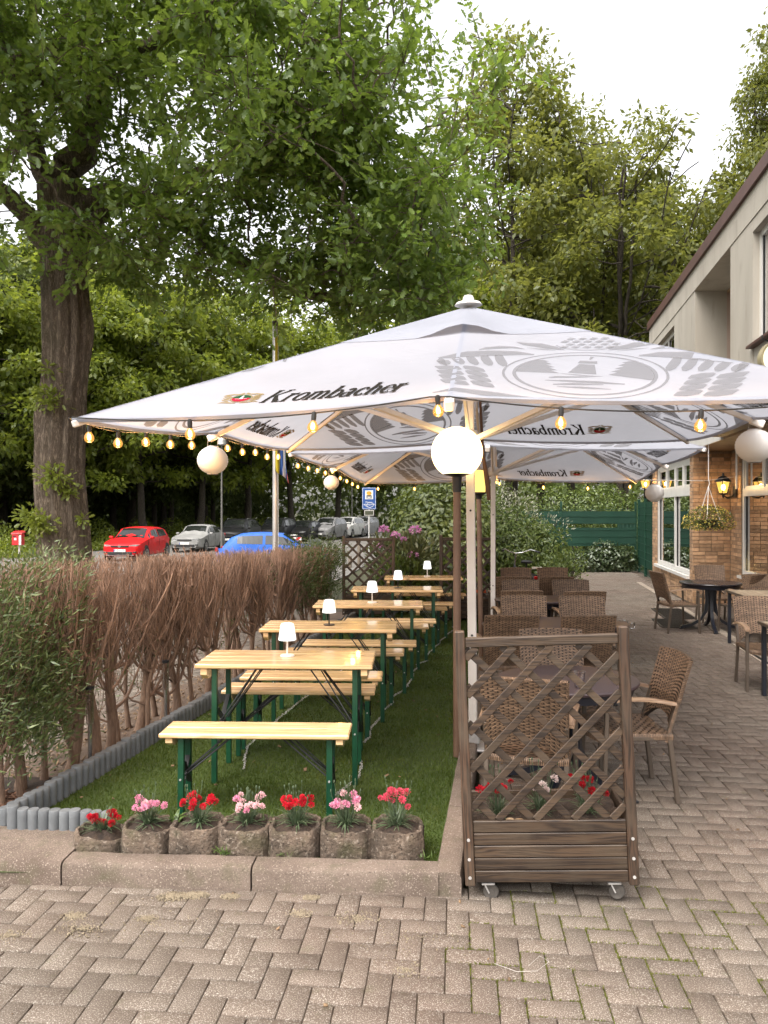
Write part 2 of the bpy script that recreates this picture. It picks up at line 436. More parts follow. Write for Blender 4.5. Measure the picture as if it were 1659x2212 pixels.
def kerb_stone(p0, p1, depth, top, side_):
    """stone along p0->p1 (outer bottom line), depth to the given side"""
    p0, p1 = Vector((*p0, 0)), Vector((*p1, 0)); d = (p1 - p0); L = d.length; d.normalize(); nrm = Vector((-d.y, d.x, 0)) * side_
    a = math.atan2(d.y, d.x); mb = MB()
    prof = [(0, -.06), (0, top - .022), (.008, top - .007), (.024, top), (depth - .006, top), (depth, top - .006), (depth, -.06)]
    nseg = max(3, int(L / .12)); k = len(prof); r_ = random.Random(int(L * 1e4))
    for s_ in range(nseg + 1):
        x = L * s_ / nseg
        x = min(max(x, .003), L - .003)
        for (y, z) in prof: mb.v.append((x, (y + r_.uniform(-.0015, .0015)) * side_, z + r_.uniform(-.0015, .0015)))
    for s_ in range(nseg):
        for j in range(k):
            q = [s_ * k + j, s_ * k + (j + 1) % k, (s_ + 1) * k + (j + 1) % k, (s_ + 1) * k + j]
            mb.f.append(q if side_ < 0 else q[::-1])
    e0 = list(range(k)); e1 = [nseg * k + j for j in range(k)]
    mb.f.append(e0[::-1] if side_ < 0 else e0); mb.f.append(e1 if side_ < 0 else e1[::-1])
    o = mb.build('kerb_stone', M['kerb'], kerb, 35); o.location = p0; o.rotation_euler = (0, 0, a); return o
for (xa, xb, dep) in ((-3.6, -2.56, .40), (-2.56, -1.556, .40), (-1.553, -.632, .125), (-.629, .257, .125)):
    kerb_stone((xa, FY(xa)), (xb, FY(xb)), dep, .113, 1)
yy = FY(.36) - .006
first = True
while yy < 13:
    L = .985 if not first else .80
    kerb_stone((KX(yy + L) + .122, yy + L), (KX(yy) + .122, yy), .12, .112, -1)
    yy += L + .004; first = False

# artificial turf -----------------------------------------------------
tf = MB(); n = 30
for k in range(n):
    Y = 3.66 + (12.9 - 3.66) * k / (n - 1)
    tf.v += [(HX(Y) + .01, Y, .062), (KX(Y) - .002, Y, .062)]
for k in range(n - 1): tf.f.append([2 * k, 2 * k + 1, 2 * k + 3, 2 * k + 2])
t = NT('turf_backing'); gp = t.n('NewGeometry'); pos = gp.outputs['Position']
c = t.mix(t.ramp(t.noise(pos, 3, 5), .35, .7), (.045, .075, .011), (.030, .050, .008))
M['turfbase'] = t.pbr(c, .95)
turf = tf.build('turf', M['turfbase'], None, None, 'structure')
NB = 150000
uy = 3.68 + (12.8 - 3.68) * rng.random(NB) ** 1.9; ux = rng.random(NB)
bx = (HX(uy) + .02) * (1 - ux) + (KX(uy) - .012) * ux
sz = .013 + .012 * rng.random(NB); sz *= 1 + .25 * np.sin(bx * 5.1) * np.sin(uy * 4.3); wd = (.0016 + .0014 * rng.random(NB)) * np.sqrt(np.maximum(uy, 3.7) / 4)
az = rng.random(NB) * 2 * PI; ln = rng.random(NB) * .016; la = rng.random(NB) * 2 * PI
V = np.zeros((NB, 3, 3)); V[:, 0] = np.stack([bx - np.cos(az) * wd, uy - np.sin(az) * wd, np.full(NB, .060)], -1)
V[:, 1] = np.stack([bx + np.cos(az) * wd, uy + np.sin(az) * wd, np.full(NB, .060)], -1)
V[:, 2] = np.stack([bx + np.cos(la) * ln, uy + np.sin(la) * ln, .060 + sz], -1)
M['turf'] = leafmat('turf_blade', (.058, .104, .010), (.120, .155, .026), .38, .03, None, .55)
link('grass', npmesh('grass', V.reshape(-1, 3), [np.arange(NB * 3).reshape(-1, 3)]), M['turf'], turf, 'stuff')

# bark mulch at the left end, sand and moss on the paving ------------------
def chips(name, n, fx, mat, s0, s1, parent=None):
    P = np.array([fx() for _ in range(n)]); L = s0 + (s1 - s0) * rng.random(n); W = L * (.3 + .3 * rng.random(n))
    A = rng.random(n) * 2 * PI; B = rng.normal(0, .4, n); C = rng.normal(0, .4, n); T = .003 + .004 * rng.random(n)
    base = np.array([(-1, -1, -1), (1, -1, -1), (1, 1, -1), (-1, 1, -1), (-1, -1, 1), (1, -1, 1), (1, 1, 1), (-1, 1, 1)], float) * .5
    loc = base[None] * np.stack([L, W, T], -1)[:, None]
    z = loc[..., 2] + loc[..., 0] * B[:, None] + loc[..., 1] * C[:, None]
    x = loc[..., 0] * np.cos(A)[:, None] - loc[..., 1] * np.sin(A)[:, None]; y = loc[..., 0] * np.sin(A)[:, None] + loc[..., 1] * np.cos(A)[:, None]
    V = np.stack([x, y, z], -1) + P[:, None]
    Fc = np.array([(0, 3, 2, 1), (4, 5, 6, 7), (0, 1, 5, 4), (1, 2, 6, 5), (2, 3, 7, 6), (3, 0, 4, 7)])
    F = (Fc[None] + (np.arange(n) * 8)[:, None, None]).reshape(-1, 4)
    return link(name, npmesh(name, V.reshape(-1, 3), [F]), mat, parent, 'stuff')
M['mulch'] = plain('bark_mulch', (.17, .085, .048), (.09, .045, .026), .9, 12, .4, 60, rnd=.6)
chips('mulch', 900, lambda: (random.uniform(-2.9, -2.02) , random.uniform(3.98, 4.7), random.uniform(.055, .085)), M['mulch'], .02, .06)
mul = MB(); mul.v = [(-3.4, 3.95, .055), (-1.98, 3.95, .055), (HX(5) - .1, 5, .05), (-3.2, 5, .05)]; mul.f = [[0, 1, 2, 3]]
mul.build('mulch_bed', M['soil'], None, None, 'structure')
M['leaflitter'] = plain('dry_leaf_litter', (.24, .16, .09), (.13, .08, .045), .9, 20, rnd=.6)
def litter():
    Y = random.uniform(4.0, 11); return (HX(Y) - random.uniform(.05, .75), Y, .025 + .02 * random.random())
chips('litter', 1500, litter, M['leaflitter'], .008, .04)
chips('litter', 70, lambda: (lambda y: (random.uniform(HX(y) + .1, KX(y) - .05), y, .082))(random.uniform(3.9, 9)), M['leaflitter'], .010, .03, turf)
chips('litter', 60, lambda: (random.uniform(-2, 3), random.uniform(2.6, 9), .004), M['leaflitter'], .006, .02, pave)
M['sand'] = plain('pale_sand', (.27, .225, .155), (.19, .155, .105), .95, 30, rnd=.4)
_sp = [(-.99, 3.55, .075, 5), (-.88, 3.56, .06, 5), (-.72, 3.55, .045, 4), (-.34, 3.54, .04, 3), (-1.6, 3.22, .10, 2), (-1.38, 3.38, .06, 3), (-1.30, 3.28, .12, 1.5), (-1.05, 3.36, .05, 2), (-.12, 3.36, .10, 1.3), (-.38, 3.40, .06, 2), (.08, 2.98, .12, .7), (-1.7, 2.98, .08, 1.5), (.10, 3.2, .3, .8), (-1.0, 3.3, .4, .8)]
_wt = [q[3] for q in _sp]
def sandgrain():
    x, y, r, w_ = random.choices(_sp, _wt)[0]; g = min(1.0, abs(random.gauss(0, .6))); a = random.random() * 6.283
    yy_ = min(y + .6 * r * g * math.sin(a), FY(x) - .003); return (x + r * g * math.cos(a), yy_, .001 + (.006 * (1 - g) if w_ >= 4 else 0))
chips('sand', 4200, sandgrain, M['sand'], .003, .008)
# moss tufts growing in the joints near the planter
NM = 5200
mx = np.zeros(NM); my = np.zeros(NM); sel = [k for k in range(len(px)) if .2 < px[k] < 2.2 and 2.75 < py[k] < 3.55 and random.random() < .42]
for i_ in range(NM):
    k = random.choice(sel); e = random.random() * 2 - 1
    lx, ly = (e * .1, .05 * random.choice((-1, 1))) if random.random() < .6 else (.1 * random.choice((-1, 1)), e * .05)
    ca, sa = math.cos(pa[k]), math.sin(pa[k]); mx[i_] = px[k] + lx * ca - ly * sa; my[i_] = py[k] + lx * sa + ly * ca
mx += rng.normal(0, .0035, NM); my += rng.normal(0, .0035, NM)
az = rng.random(NM) * 2 * PI; ws = .002 + .003 * rng.random(NM); hz = .002 + .006 * rng.random(NM)
V = np.zeros((NM, 3, 3)); V[:, 0] = np.stack([mx - np.cos(az) * ws, my - np.sin(az) * ws, np.full(NM, -.008)], -1); V[:, 1] = np.stack([mx + np.cos(az) * ws, my + np.sin(az) * ws, np.full(NM, -.008)], -1)
V[:, 2] = np.stack([mx + rng.normal(0, .003, NM), my + rng.normal(0, .003, NM), hz], -1)
M['moss'] = leafmat('moss', (.10, .12, .02), (.17, .17, .05), .2, 0)
link('moss', npmesh('moss', V.reshape(-1, 3), [np.arange(NM * 3).reshape(-1, 3)]), M['moss'], None, 'stuff')

# palisade edging of grey round piles -------------------------------------
M['palisade'] = plain('grey_anthracite_concrete', (.145, .155, .162), (.105, .114, .120), .8, 9, .35, 120, rnd=.14)
pal = thing('palisade_edging', 'grey edging of short round concrete piles along the turf and hedge', 'edging', (-2.0, 4.1, 0))
pl = MB(); pl.lathe([(.034, -.05), (.034, .006), (.034, .10), (.034, .131), (.030, .136), (.0, .137)], 14, cap=False)
plm = pl.mesh('pile', 40); plm.materials.append(M['palisade'])
def pile(x, y, z=0, s=1.0):
    o = link('pile', plm, None, pal); o.location = (x + 2.0, y - 4.1, .06 + z); o.rotation_euler = (random.uniform(-.02, .02), random.uniform(-.02, .02), random.random() * 6); o.scale = (s, s, 1 + random.uniform(-.03, .05))
Y = 4.12
while Y < 12.6: pile(HX(Y), Y, random.uniform(-.006, .006)); Y += .064
for k in range(10): pile(-1.985 + .057 * k, 4.06 - .004 * k, .035 if k == 0 else .022 + random.uniform(-.006, .006), .9)
# ================================================================== PARASOLS
def canvas(name):
    t = NT(name); v = t.coord(rand=False)
    c = t.mix(t.ramp(t.noise(v, 1.6, 5), .35, .7), (.42, .435, .49), (.375, .39, .44)); c = t.mix(t.ramp(t.noise(v, 28, 2), .74, .80), c, (.52, .50, .48))
    d = t.n('BsdfDiffuse'); t.l(c, d.inputs[0]); tr = t.n('BsdfTranslucent'); t.l(c, tr.inputs[0])
    m = t.n('MixShader'); m.inputs[0].default_value = .47
    b = t.n('Bump'); b.inputs['Strength'].default_value = .36; b.inputs['Distance'].default_value = .06; t.l(t.noise(v, 2.6, 4, .5, 1.2), b.inputs['Height']); t.l(b.outputs[0], d.inputs['Normal'])
    t.l(d.outputs[0], m.inputs[1]); t.l(tr.outputs[0], m.inputs[2]); t.l(m.outputs[0], t.out.inputs[0]); return t.m
M['canvas'] = canvas('white_awning_canvas')
def printmat(name, c):
    t = NT(name); d = t.n('BsdfDiffuse'); d.inputs[0].default_value = (*c, 1); tr = t.n('BsdfTranslucent'); tr.inputs[0].default_value = (*c, 1)
    m = t.n('MixShader'); m.inputs[0].default_value = .45; t.l(d.outputs[0], m.inputs[1]); t.l(tr.outputs[0], m.inputs[2]); t.l(m.outputs[0], t.out.inputs[0]); return t.m
def inkmat(name, c, thin):
    t = NT(name); d = t.n('BsdfDiffuse'); d.inputs[0].default_value = (*c, 1); tp = t.n('BsdfTransparent'); m = t.n('MixShader'); m.inputs[0].default_value = 1 - thin
    t.l(tp.outputs[0], m.inputs[1]); t.l(d.outputs[0], m.inputs[2]); t.l(m.outputs[0], t.out.inputs[0]); return t.m
M['greyprint'] = inkmat('grey_canvas_print', (.17, .168, .175), .50); M['blackprint'] = printmat('black_canvas_print', (.040, .037, .032))
M['goldprint'] = printmat('gold_print', (.36, .27, .14)); M['redprint'] = printmat('red_print', (.50, .03, .06)); M['greenprint'] = printmat('green_print', (.03, .10, .05)); M['whiteprint'] = printmat('white_print', (.8, .8, .78))
M['seam'] = printmat('seam_tape', (.37, .385, .44))

def vstroke(pts):
    """(x,y,width) centre line -> list of quads (2d)"""
    n = len(pts); L = []; R = []
    for i in range(n):
        a = pts[max(i - 1, 0)]; b = pts[min(i + 1, n - 1)]; dx, dy = b[0] - a[0], b[1] - a[1]; q = math.hypot(dx, dy) or 1
        nx, ny = -dy / q, dx / q; x, y, w_ = pts[i]; L.append((x + nx * w_ / 2, y + ny * w_ / 2)); R.append((x - nx * w_ / 2, y - ny * w_ / 2))
    return [[R[i], R[i + 1], L[i + 1], L[i]] for i in range(n - 1)]
def arc(cx_, cy_, rx, ry, a0, a1, wf, n=22):
    return vstroke([(cx_ + rx * math.cos(math.radians(a0 + (a1 - a0) * i / n)), cy_ + ry * math.sin(math.radians(a0 + (a1 - a0) * i / n)), wf(math.radians(a0 + (a1 - a0) * i / n))) for i in range(n + 1)])
bowl = lambda a: .07 + .12 * abs(math.cos(a)) ** 1.3
def letters():
    G = {}
    st = lambda x, y0, y1, w_=.19: vstroke([(x, y0, w_ + .05), (x, y0 + .08, w_), (x, y1 - .08, w_), (x, y1, w_ + .05)])
    sf = lambda x0, x1, y, w_=.055: vstroke([(x0, y, w_), (x1, y, w_)])
    G['K'] = [st(.16, 0, 1, .21), sf(0, .34, .028), sf(0, .34, .972), vstroke([(.26, .46, .07), (.5, .70, .11), (.78, .95, .17)]), sf(.60, .96, .972), vstroke([(.36, .56, .12), (.58, .30, .20), (.84, .05, .26)]), sf(.66, 1.06, .028)], 1.08
    G['r'] = [st(.16, 0, .66), sf(0, .33, .026), sf(0, .2, .63), vstroke([(.2, .46, .07), (.34, .60, .11), (.50, .60, .17)])], .56
    G['o'] = [arc(.34, .33, .25, .30, 0, 360, bowl, 30)], .70
    G['m'] = [st(.16, 0, .66), sf(0, .31, .026), sf(0, .2, .63), st(.54, 0, .46), sf(.42, .68, .026), st(.92, 0, .46), sf(.80, 1.08, .026), arc(.35, .42, .19, .21, 175, 0, lambda a: .09 + .09 * max(0, math.cos(a))), arc(.73, .42, .19, .21, 175, 0, lambda a: .09 + .09 * max(0, math.cos(a)))], 1.12
    G['b'] = [st(.15, .02, 1), sf(0, .2, .97), arc(.38, .32, .23, .29, 150, -150, bowl)], .72
    G['a'] = [arc(.28, .19, .18, .17, 0, 360, lambda a: .06 + .09 * abs(math.cos(a))), vstroke([(.52, .04, .18), (.52, .46, .18)]), arc(.34, .45, .18, .18, 0, 150, lambda a: .10 + .06 * abs(math.cos(a))), vstroke([(.5, .06, .12), (.70, .03, .05)])], .72
    G['c'] = [arc(.34, .33, .25, .30, 50, 320, bowl), vstroke([(.44, .52, .14), (.55, .5, .16)])], .62
    G['h'] = [st(.15, 0, 1), sf(0, .32, .026), sf(0, .2, .97), st(.55, 0, .46), sf(.42, .72, .026), arc(.35, .42, .20, .21, 175, 0, lambda a: .09 + .09 * max(0, math.cos(a)))], .76
    G['e'] = [arc(.34, .33, .25, .30, 0, 318, bowl), vstroke([(.14, .33, .06), (.54, .36, .06)])], .66
    return G
GL = letters()
def wordmark(text, cap, sx, shear=.30):
    out_, x = [], 0
    for ch in text:
        gl, adv = GL[ch]
        for stq in gl: out_.append([[((x + p[0]) * cap * sx + p[1] * cap * shear, p[1] * cap) for p in q] for q in stq])
        x += adv
    return out_, x * cap * sx
def poly_fan(pts): return [list(pts)]
def crest_small(s):
    """colour crest: list of (material, groups)"""
    R = []
    g = []
    for sg in (-1, 1):
        for k in range(4):
            y = -.30 + .2 * k
            g.append(vstroke([(sg * .48, y - .10, .02), (sg * .62, y, .12), (sg * .80, y + .10, .10), (sg * .92, y + .22, .02)]))
        g.append(vstroke([(sg * .30, .52, .05), (sg * .55, .60, .14), (sg * .85, .50, .12), (sg * .98, .38, .02)]))
        g.append(vstroke([(sg * .05, .74, .16), (sg * .25, .60, .10), (sg * .45, .62, .03)]))
        g.append(vstroke([(sg * .10, -.62, .06), (sg * .40, -.55, .12), (sg * .80, -.48, .10), (sg * .95, -.58, .02)]))
    g.append(arc(0, 0, .50, .50, 0, 360, lambda a: .06))
    R.append(('goldprint', g))
    disc = lambda r, a0, a1: [[(r * math.cos(math.radians(a0 + (a1 - a0) * i / 14)), r * math.sin(math.radians(a0 + (a1 - a0) * i / 14))) for i in range(15)]]
    R.append(('greenprint', [disc(.44, 0, 180)])); R.append(('redprint', [disc(.44, 180, 360)]))
    R.append(('whiteprint', [vstroke([(0, -.12, .16), (.02, .34, .07)]), vstroke([(-.28, -.10, .03), (.28, -.10, .03)])]))
    return [(m, [[[(p[0] * s, p[1] * s) for p in q] for q in gg] for gg in gs]) for m, gs in R]
def crest_big():
    """large one-colour crest, unit = radius of its ring"""
    g = []
    g.append(arc(0, 0, 1.02, 1.02, 0, 360, lambda a: .035, 48)); g.append(arc(0, 0, .88, .88, 0, 360, lambda a: .05, 48))
    # pines left and right of the tower, water
    for sg in (-1, 1):
        edge = [(.30, -.02), (.42, .10), (.34, .12), (.46, .24), (.38, .26), (.50, .37), (.42, .40), (.52, .50), (.47, .53), (.56, .60)]
        rim = [(.86 * math.cos(math.radians(a)), .86 * math.sin(math.radians(a))) for a in (44, 34, 24, 14, 4, -2)]
        if sg > 0: rim += [(.86 * math.cos(math.radians(a)), .86 * math.sin(math.radians(a))) for a in (-8, -15)]
        P = [(sg * x, y) for x, y in edge]; Q = [(sg * x, y) for x, y in rim]
        m = min(len(P), len(Q)); Pr = P[::-1]
        quads = []
        nP = len(Pr); nQ = len(Q)
        for i in range(nP - 1):
            qa_ = Q[min(nQ - 1, i * (nQ - 1) // (nP - 1))]; qb_ = Q[min(nQ - 1, (i + 1) * (nQ - 1) // (nP - 1))]
            quads.append([Pr[i], Pr[i + 1], qb_, qa_] if qa_ != qb_ else [Pr[i], Pr[i + 1], qa_])
        g.append(quads)
    g.append(vstroke([(-.02, .0, .36), (.03, .44, .20)])); g.append(vstroke([(.035, .48, .26), (.045, .60, .22)])); g.append(vstroke([(.06, .66, .03), (.09, .80, .05)]))
    g.append(vstroke([(-.30, -.02, .01), (-.05, -.07, .05), (.22, -.10, .07), (-.05, -.15, .06), (-.34, -.19, .07), (-.42, -.23, .04)]))
    g.append(vstroke([(-.46, -.36, .02), (-.20, -.34, .08), (.20, -.36, .10), (.50, -.40, .03)])); g.append(vstroke([(.25, -.45, .02), (-.10, -.46, .10), (-.35, -.52, .04)])); g.append(vstroke([(-.30, -.60, .02), (.0, -.60, .08), (.34, -.62, .02)]))
    for sg in (-1, 1):
        # ears of grain in two columns
        for k in range(4):
            y = -.70 + .22 * k; x0 = 1.06 + .07 * k
            g.append(vstroke([(sg * (x0 - .02), y - .10, .03), (sg * (x0 + .07), y - .03, .17), (sg * (x0 + .20), y + .05, .19), (sg * (x0 + .30), y + .12, .05)]))
            g.append(vstroke([(sg * (x0 + .30), y - .08, .04), (sg * (x0 + .40), y - .01, .18), (sg * (x0 + .56), y + .06, .19), (sg * (x0 + .70), y + .16, .03)]))
        # feathers hanging from the wing
        for k in range(5):
            x0 = 1.03 + .19 * k
            g.append(vstroke([(sg * x0, .18 - .01 * k, .05), (sg * (x0 + .04), .30 - .02 * k, .130), (sg * (x0 + .10), .50 - .04 * k, .140), (sg * (x0 + .16), .76 - .09 * k, .11)]))
        # wing and scrolls
        g.append(vstroke([(sg * .70, .86, .05), (sg * .96, .90, .22), (sg * 1.28, .84, .30), (sg * 1.58, .72, .30), (sg * 1.84, .57, .22), (sg * 2.02, .56, .02)]))
        g.append(vstroke([(sg * 1.98, .54, .03), (sg * 1.95, .40, .12), (sg * 1.88, .22, .08), (sg * 1.80, .10, .02)]))
        g.append(vstroke([(sg * .86, 1.14, .02), (sg * 1.02, 1.22, .10), (sg * 1.22, 1.20, .16), (sg * 1.40, 1.10, .12), (sg * 1.50, .99, .03)]))
        g.append(vstroke([(sg * .30, 1.14, .02), (sg * .50, 1.26, .18), (sg * .70, 1.40, .22), (sg * .88, 1.44, .14), (sg * 1.02, 1.54, .02)]))
        g.append(vstroke([(sg * .42, 1.10, .01), (sg * .62, 1.16, .05), (sg * .84, 1.22, .01)]))
        # foot scroll
        g.append(vstroke([(sg * .18, -1.30, .02), (sg * .55, -1.22, .20), (sg * 1.05, -1.08, .20), (sg * 1.50, -1.00, .14), (sg * 1.75, -1.10, .03)]))
    # hop cone on top
    for j in range(4):
        for i in range(-2, 3):
            x = i * .16 + (.08 if j % 2 else 0); y = 1.28 + j * .15
            if abs(x) > .40 - .02 * j * j + .02: continue
            g.append([[(x - .065, y - .02), (x + .02, y - .06), (x + .075, y + .04), (x - .01, y + .08)]])
    g.append(arc(0, 1.5, .46, .36, 200, 340, lambda a: .03, 16))
    return g

def parasol(label, base, yaw, S_, hc, hm, ap, tiltx=0.0, tilty=0.0, pole_r=.030, hub=1.95):
    root = thing('parasol', label, 'parasol', base)
    root.rotation_euler = (tiltx, tilty, -yaw)
    sag = .028
    def cz(x, y):
        ax, ay = abs(x), abs(y); m_ = max(ax, ay); r = m_ / S_; q = min(ax, ay) / max(m_, 1e-9)
        return ap + (hm + (hc - hm) * q - ap) * r - sag * 4 * q * (1 - q) * r
    def dirs(k): return ((0, -1), (1, 0), (0, 1), (-1, 0))[k], ((1, 0), (0, 1), (-1, 0), (0, -1))[k]   # outward, tangent (left->right seen from outside)
    def face(k, u, w_, off=0.0):
        o, t_ = dirs(k); x, y = t_[0] * u + o[0] * (S_ - w_), t_[1] * u + o[1] * (S_ - w_)
        return Vector((x, y, cz(x, y) + off))
    # canopy as a fine net, a hem folded at the eaves
    mb = MB(); NR, NA = 12, 12
    ring = []
    for k in range(4):
        for i in range(2 * NA): ring.append((k, -1 + i / NA))
    n = len(ring)
    for j in range(1, NR + 1):
        r = j / NR
        for (k, a) in ring:
            p = face(k, a * S_ * r, S_ - S_ * r); mb.v.append(tuple(p))
    top = len(mb.v); mb.v.append((0, 0, ap))
    for i in range(n):
        i2 = (i + 1) % n; mb.f.append([top, i, i2])
        for j in range(NR - 1): mb.f.append([j * n + i, (j + 1) * n + i, (j + 1) * n + i2, j * n + i2])
    can = mb.build('canopy', M['canvas'], root, 12)
    hem = MB()
    for i in range(n):
        i2 = (i + 1) % n; a = Vector(mb.v[(NR - 1) * n + i]); b = Vector(mb.v[(NR - 1) * n + i2])
        if i % NA == 0 and False: pass
        q = len(hem.v)
        for p in (a, b):
            for (s_, dz_) in ((1.0, .004), (1.006, -.006), (1.002, -.022), (.994, -.022), (.99, -.004)): hem.v.append((p.x * s_, p.y * s_, p.z + dz_))
        for j in range(4): hem.f.append([q + j, q + 5 + j, q + 6 + j, q + 1 + j])
    hem.build('hem', M['canvas'], can, 40)
    for k in range(4):
        for u_ in (0.0, 1.0, -1.0):
            sm_ = MB(); NSg = 16
            if u_ == -1.0: continue
            for i in range(NSg + 1):
                r = .06 + .94 * i / NSg; wd_ = .011
                for sgn in (-1, 1):
                    if u_ == 0: p = face(k, sgn * wd_, S_ - S_ * r, .0016)
                    else:
                        p = face(k, S_ * r, S_ - S_ * r, .0016); o_, t_ = dirs(k); dg = Vector((t_[0] - o_[0], t_[1] - o_[1], 0)).normalized(); p = p + dg * (sgn * wd_)
                        p.z = cz(p.x, p.y) + .0024
                    sm_.v.append(tuple(p))
            for i in range(NSg): q = 2 * i; sm_.f.append([q, q + 1, q + 3, q + 2])
            sm_.build('seam', M['seam'], can)
    # vent cap over the top with an arch lifted in the middle of each side
    vc = MB(); R0 = .38
    NAv = 16
    for (kk) in range(4):
        b = len(vc.v)
        for j in range(7):
            r = .02 + R0 * j / 6
            for i in range(NAv + 1):
                a = -1 + 2 * i / NAv; lift = .0035 + .06 * max(0, 1 - (a / .30) ** 2) * (j / 6) ** 2
                p = face(kk, a * S_ * r, S_ - S_ * r, lift); vc.v.append(tuple(p))
        for j in range(6):
            for i in range(NAv): q = b + j * (NAv + 1) + i; vc.f.append([q, q + NAv + 1, q + NAv + 2, q + 1])
    vc.build('vent_cap', M['canvas'], root, 40)
    fin = MB(); fin.lathe([(.0, ap + .085), (.03, ap + .08), (.038, ap + .065), (.042, ap + .045), (.085, ap + .03), (.10, ap + .012), (.0, ap + .0)][::-1], 20, cap=False); fin.build('finial', M['whitemetal'], root, 35)
    # pole, hub, ribs, struts
    pb = MB(); pb.box((0, 0, ap / 2 - .03), (pole_r * 2, pole_r * 2, ap - .06), None, .006); pole = pb.build('pole', M['whitemetal'], root)
    for z in (.84, 1.75):
        b_ = MB(); b_.tube([(0, -pole_r - .006, z), (0, -pole_r, z)], .008, 8); b_.build('bolt', M['blacksteel'], pole)
    bs = MB(); bs.box((0, 0, .012), (.22, .22, .02), None, .01); bs.box((0, 0, .12), (.1, .1, .16), None, .01); bs.build('base_plate', M['galv'], root)
    hb = MB(); hb.lathe([(.0, hub - .05), (.055, hub - .05), (.075, hub - .02), (.075, hub + .03), (.05, hub + .06), (.0, hub + .06)], 16, cap=False); hb.build('runner_hub', M['whitemetal'], root, 40)
    for k in range(4):
        o, t_ = dirs(k)
        for (u, mid) in ((0.0, True), (S_, False)):
            rb = MB(); end = face(k, u, 0, -.03); st_ = Vector((0, 0, ap - .06)) + (end - Vector((0, 0, end.z))) * .03
            pts = [st_ + (end - st_) * f_ for f_ in (0, .5, 1)]
            rb.bar(st_, end, .026, .034, .004); rib = rb.build('rib', M['whitemetal'], root)
            ed = end - st_; ed.normalize(); ec = MB(); ec.bar(end - ed * .02, end + ed * (.07 if mid else .012), .046 if mid else .036, .052 if mid else .036, .006); ec.build('end_cap', M['whitemetal'], rib)
            fr = .56
            tgt = st_ + (end - st_) * fr + Vector((0, 0, -.02)); hd = Vector((end.x, end.y, 0)).normalized()
            sb = MB(); sb.bar(hd * .06 + Vector((0, 0, hub)), tgt, .024, .034, .004); sb.build('strut', M['whitemetal'], root)
    # print on both sides of the cloth, seen mirrored from below
    def decal(name, groups, mat, k, u0, w0, slope, ang=0.0, parent=None, step=.00012, base_=.0025, sc=1.0):
        mb2 = MB(); ca, sa = math.cos(ang), math.sin(ang)
        for gi, quads in enumerate(groups):
            for q in quads:
                # split long pieces so that they follow the cloth
                for sgn in (1, -1):
                    b = len(mb2.v)
                    for (a, c_) in q:
                        a2, c2 = (a * ca - c_ * sa) * sc, (a * sa + c_ * ca) * sc
                        u = u0 + a2; w2 = w0 + c2 * slope
                        w2 = max(w2, .004)
                        off = (base_ + step * gi) * sgn
                        mb2.v.append(tuple(face(k, u, w2, off)))
                    idx = list(range(b, b + len(q))); mb2.f.append(idx if sgn > 0 else idx[::-1])
        return mb2.build(name, M[mat], parent or can)
    words, wl = wordmark('Krombacher', .195, .50)
    sl_ = math.cos(math.atan2(ap - hm, S_))
    k_ = S_ / 1.95
    for k in range(4):
        o_ = decal('wordmark', words, 'blackprint', k, -1.0 * k_, .135, sl_)
        for (mname, gs) in crest_small(.115): decal('small_crest', gs, mname, k, -1.12 * k_, .215, sl_, 0, None, .00006, {'goldprint': .0025, 'greenprint': .0040, 'redprint': .0041, 'whiteprint': .0048}[mname])
        decal('large_crest', crest_big(), 'greyprint', k, .66 * k_, .385 * k_, sl_, math.radians(-7), None, .00004, .0022, .40 * k_)
    root['_'] = 0; del root['_']
    bpy.context.view_layer.update()
    Mw = Matrix.Translation(Vector(base)) @ root.rotation_euler.to_matrix().to_4x4()
    return root, (lambda k, u, w_, off=0.0: Mw @ face(k, u, w_, off))

U1, P1 = parasol('large white parasol nearest the camera, its front side with the black brewery name facing us', (.659, 5.590, .06), .1618, 1.93, 2.322, 2.373, 3.215, .0399, -.0096, .031, 2.27)
cordm = MB(); cordm.tube([(.06, .10, 2.95), (.075, .10, 2.5), (.09, .10, 2.15), (.12, .11, 1.95), (.13, .11, 1.82)], [.006, .010, .012, .02, .014], 8)
cordm.build('strap', plain('brown_strap', (.10, .05, .03), None, .7), U1, 60)
U2, P2 = parasol('second white parasol standing behind the front one, over the far rattan tables', (1.40, 9.75, 0.0), .169, 2.1, 2.345, 2.40, 3.36, -.04, 0, .030, 2.31)

# ------------------------------------------------------------------ string lights
M['cable'] = plain('black_cable', (.012, .011, .010), None, .6)
M['filament'] = glow('lit_filament', (1.0, .55, .16), 14)
def bulbglass():
    t = NT('amber_bulb_glass'); tr = t.n('BsdfTransparent'); tr.inputs[0].default_value = (1, .80, .42, 1)
    e = t.n('Emission'); e.inputs[0].default_value = (1.0, .50, .11, 1); e.inputs[1].default_value = .5
    g = t.n('BsdfGlossy'); g.inputs['Roughness'].default_value = .05
    m = t.n('MixShader'); m.inputs[0].default_value = .34; t.l(tr.outputs[0], m.inputs[1]); t.l(e.outputs[0], m.inputs[2])
    m2 = t.n('MixShader'); m2.inputs[0].default_value = .06; t.l(m.outputs[0], m2.inputs[1]); t.l(g.outputs[0], m2.inputs[2]); t.l(m2.outputs[0], t.out.inputs[0]); return t.m
M['bulb'] = bulbglass()
bg_ = MB(); bg_.lathe([(.0, -.112), (.014, -.110), (.026, -.100), (.031, -.085), (.028, -.068), (.016, -.050), (.011, -.040)], 14, cap=False); bulb_me = bg_.mesh('bulb', 60); bulb_me.materials.append(M['bulb'])
sk_ = MB(); sk_.lathe([(.013, -.046), (.015, -.02), (.013, .004), (.004, .010)], 10); sock_me = sk_.mesh('socket', 40); sock_me.materials.append(M['cable'])
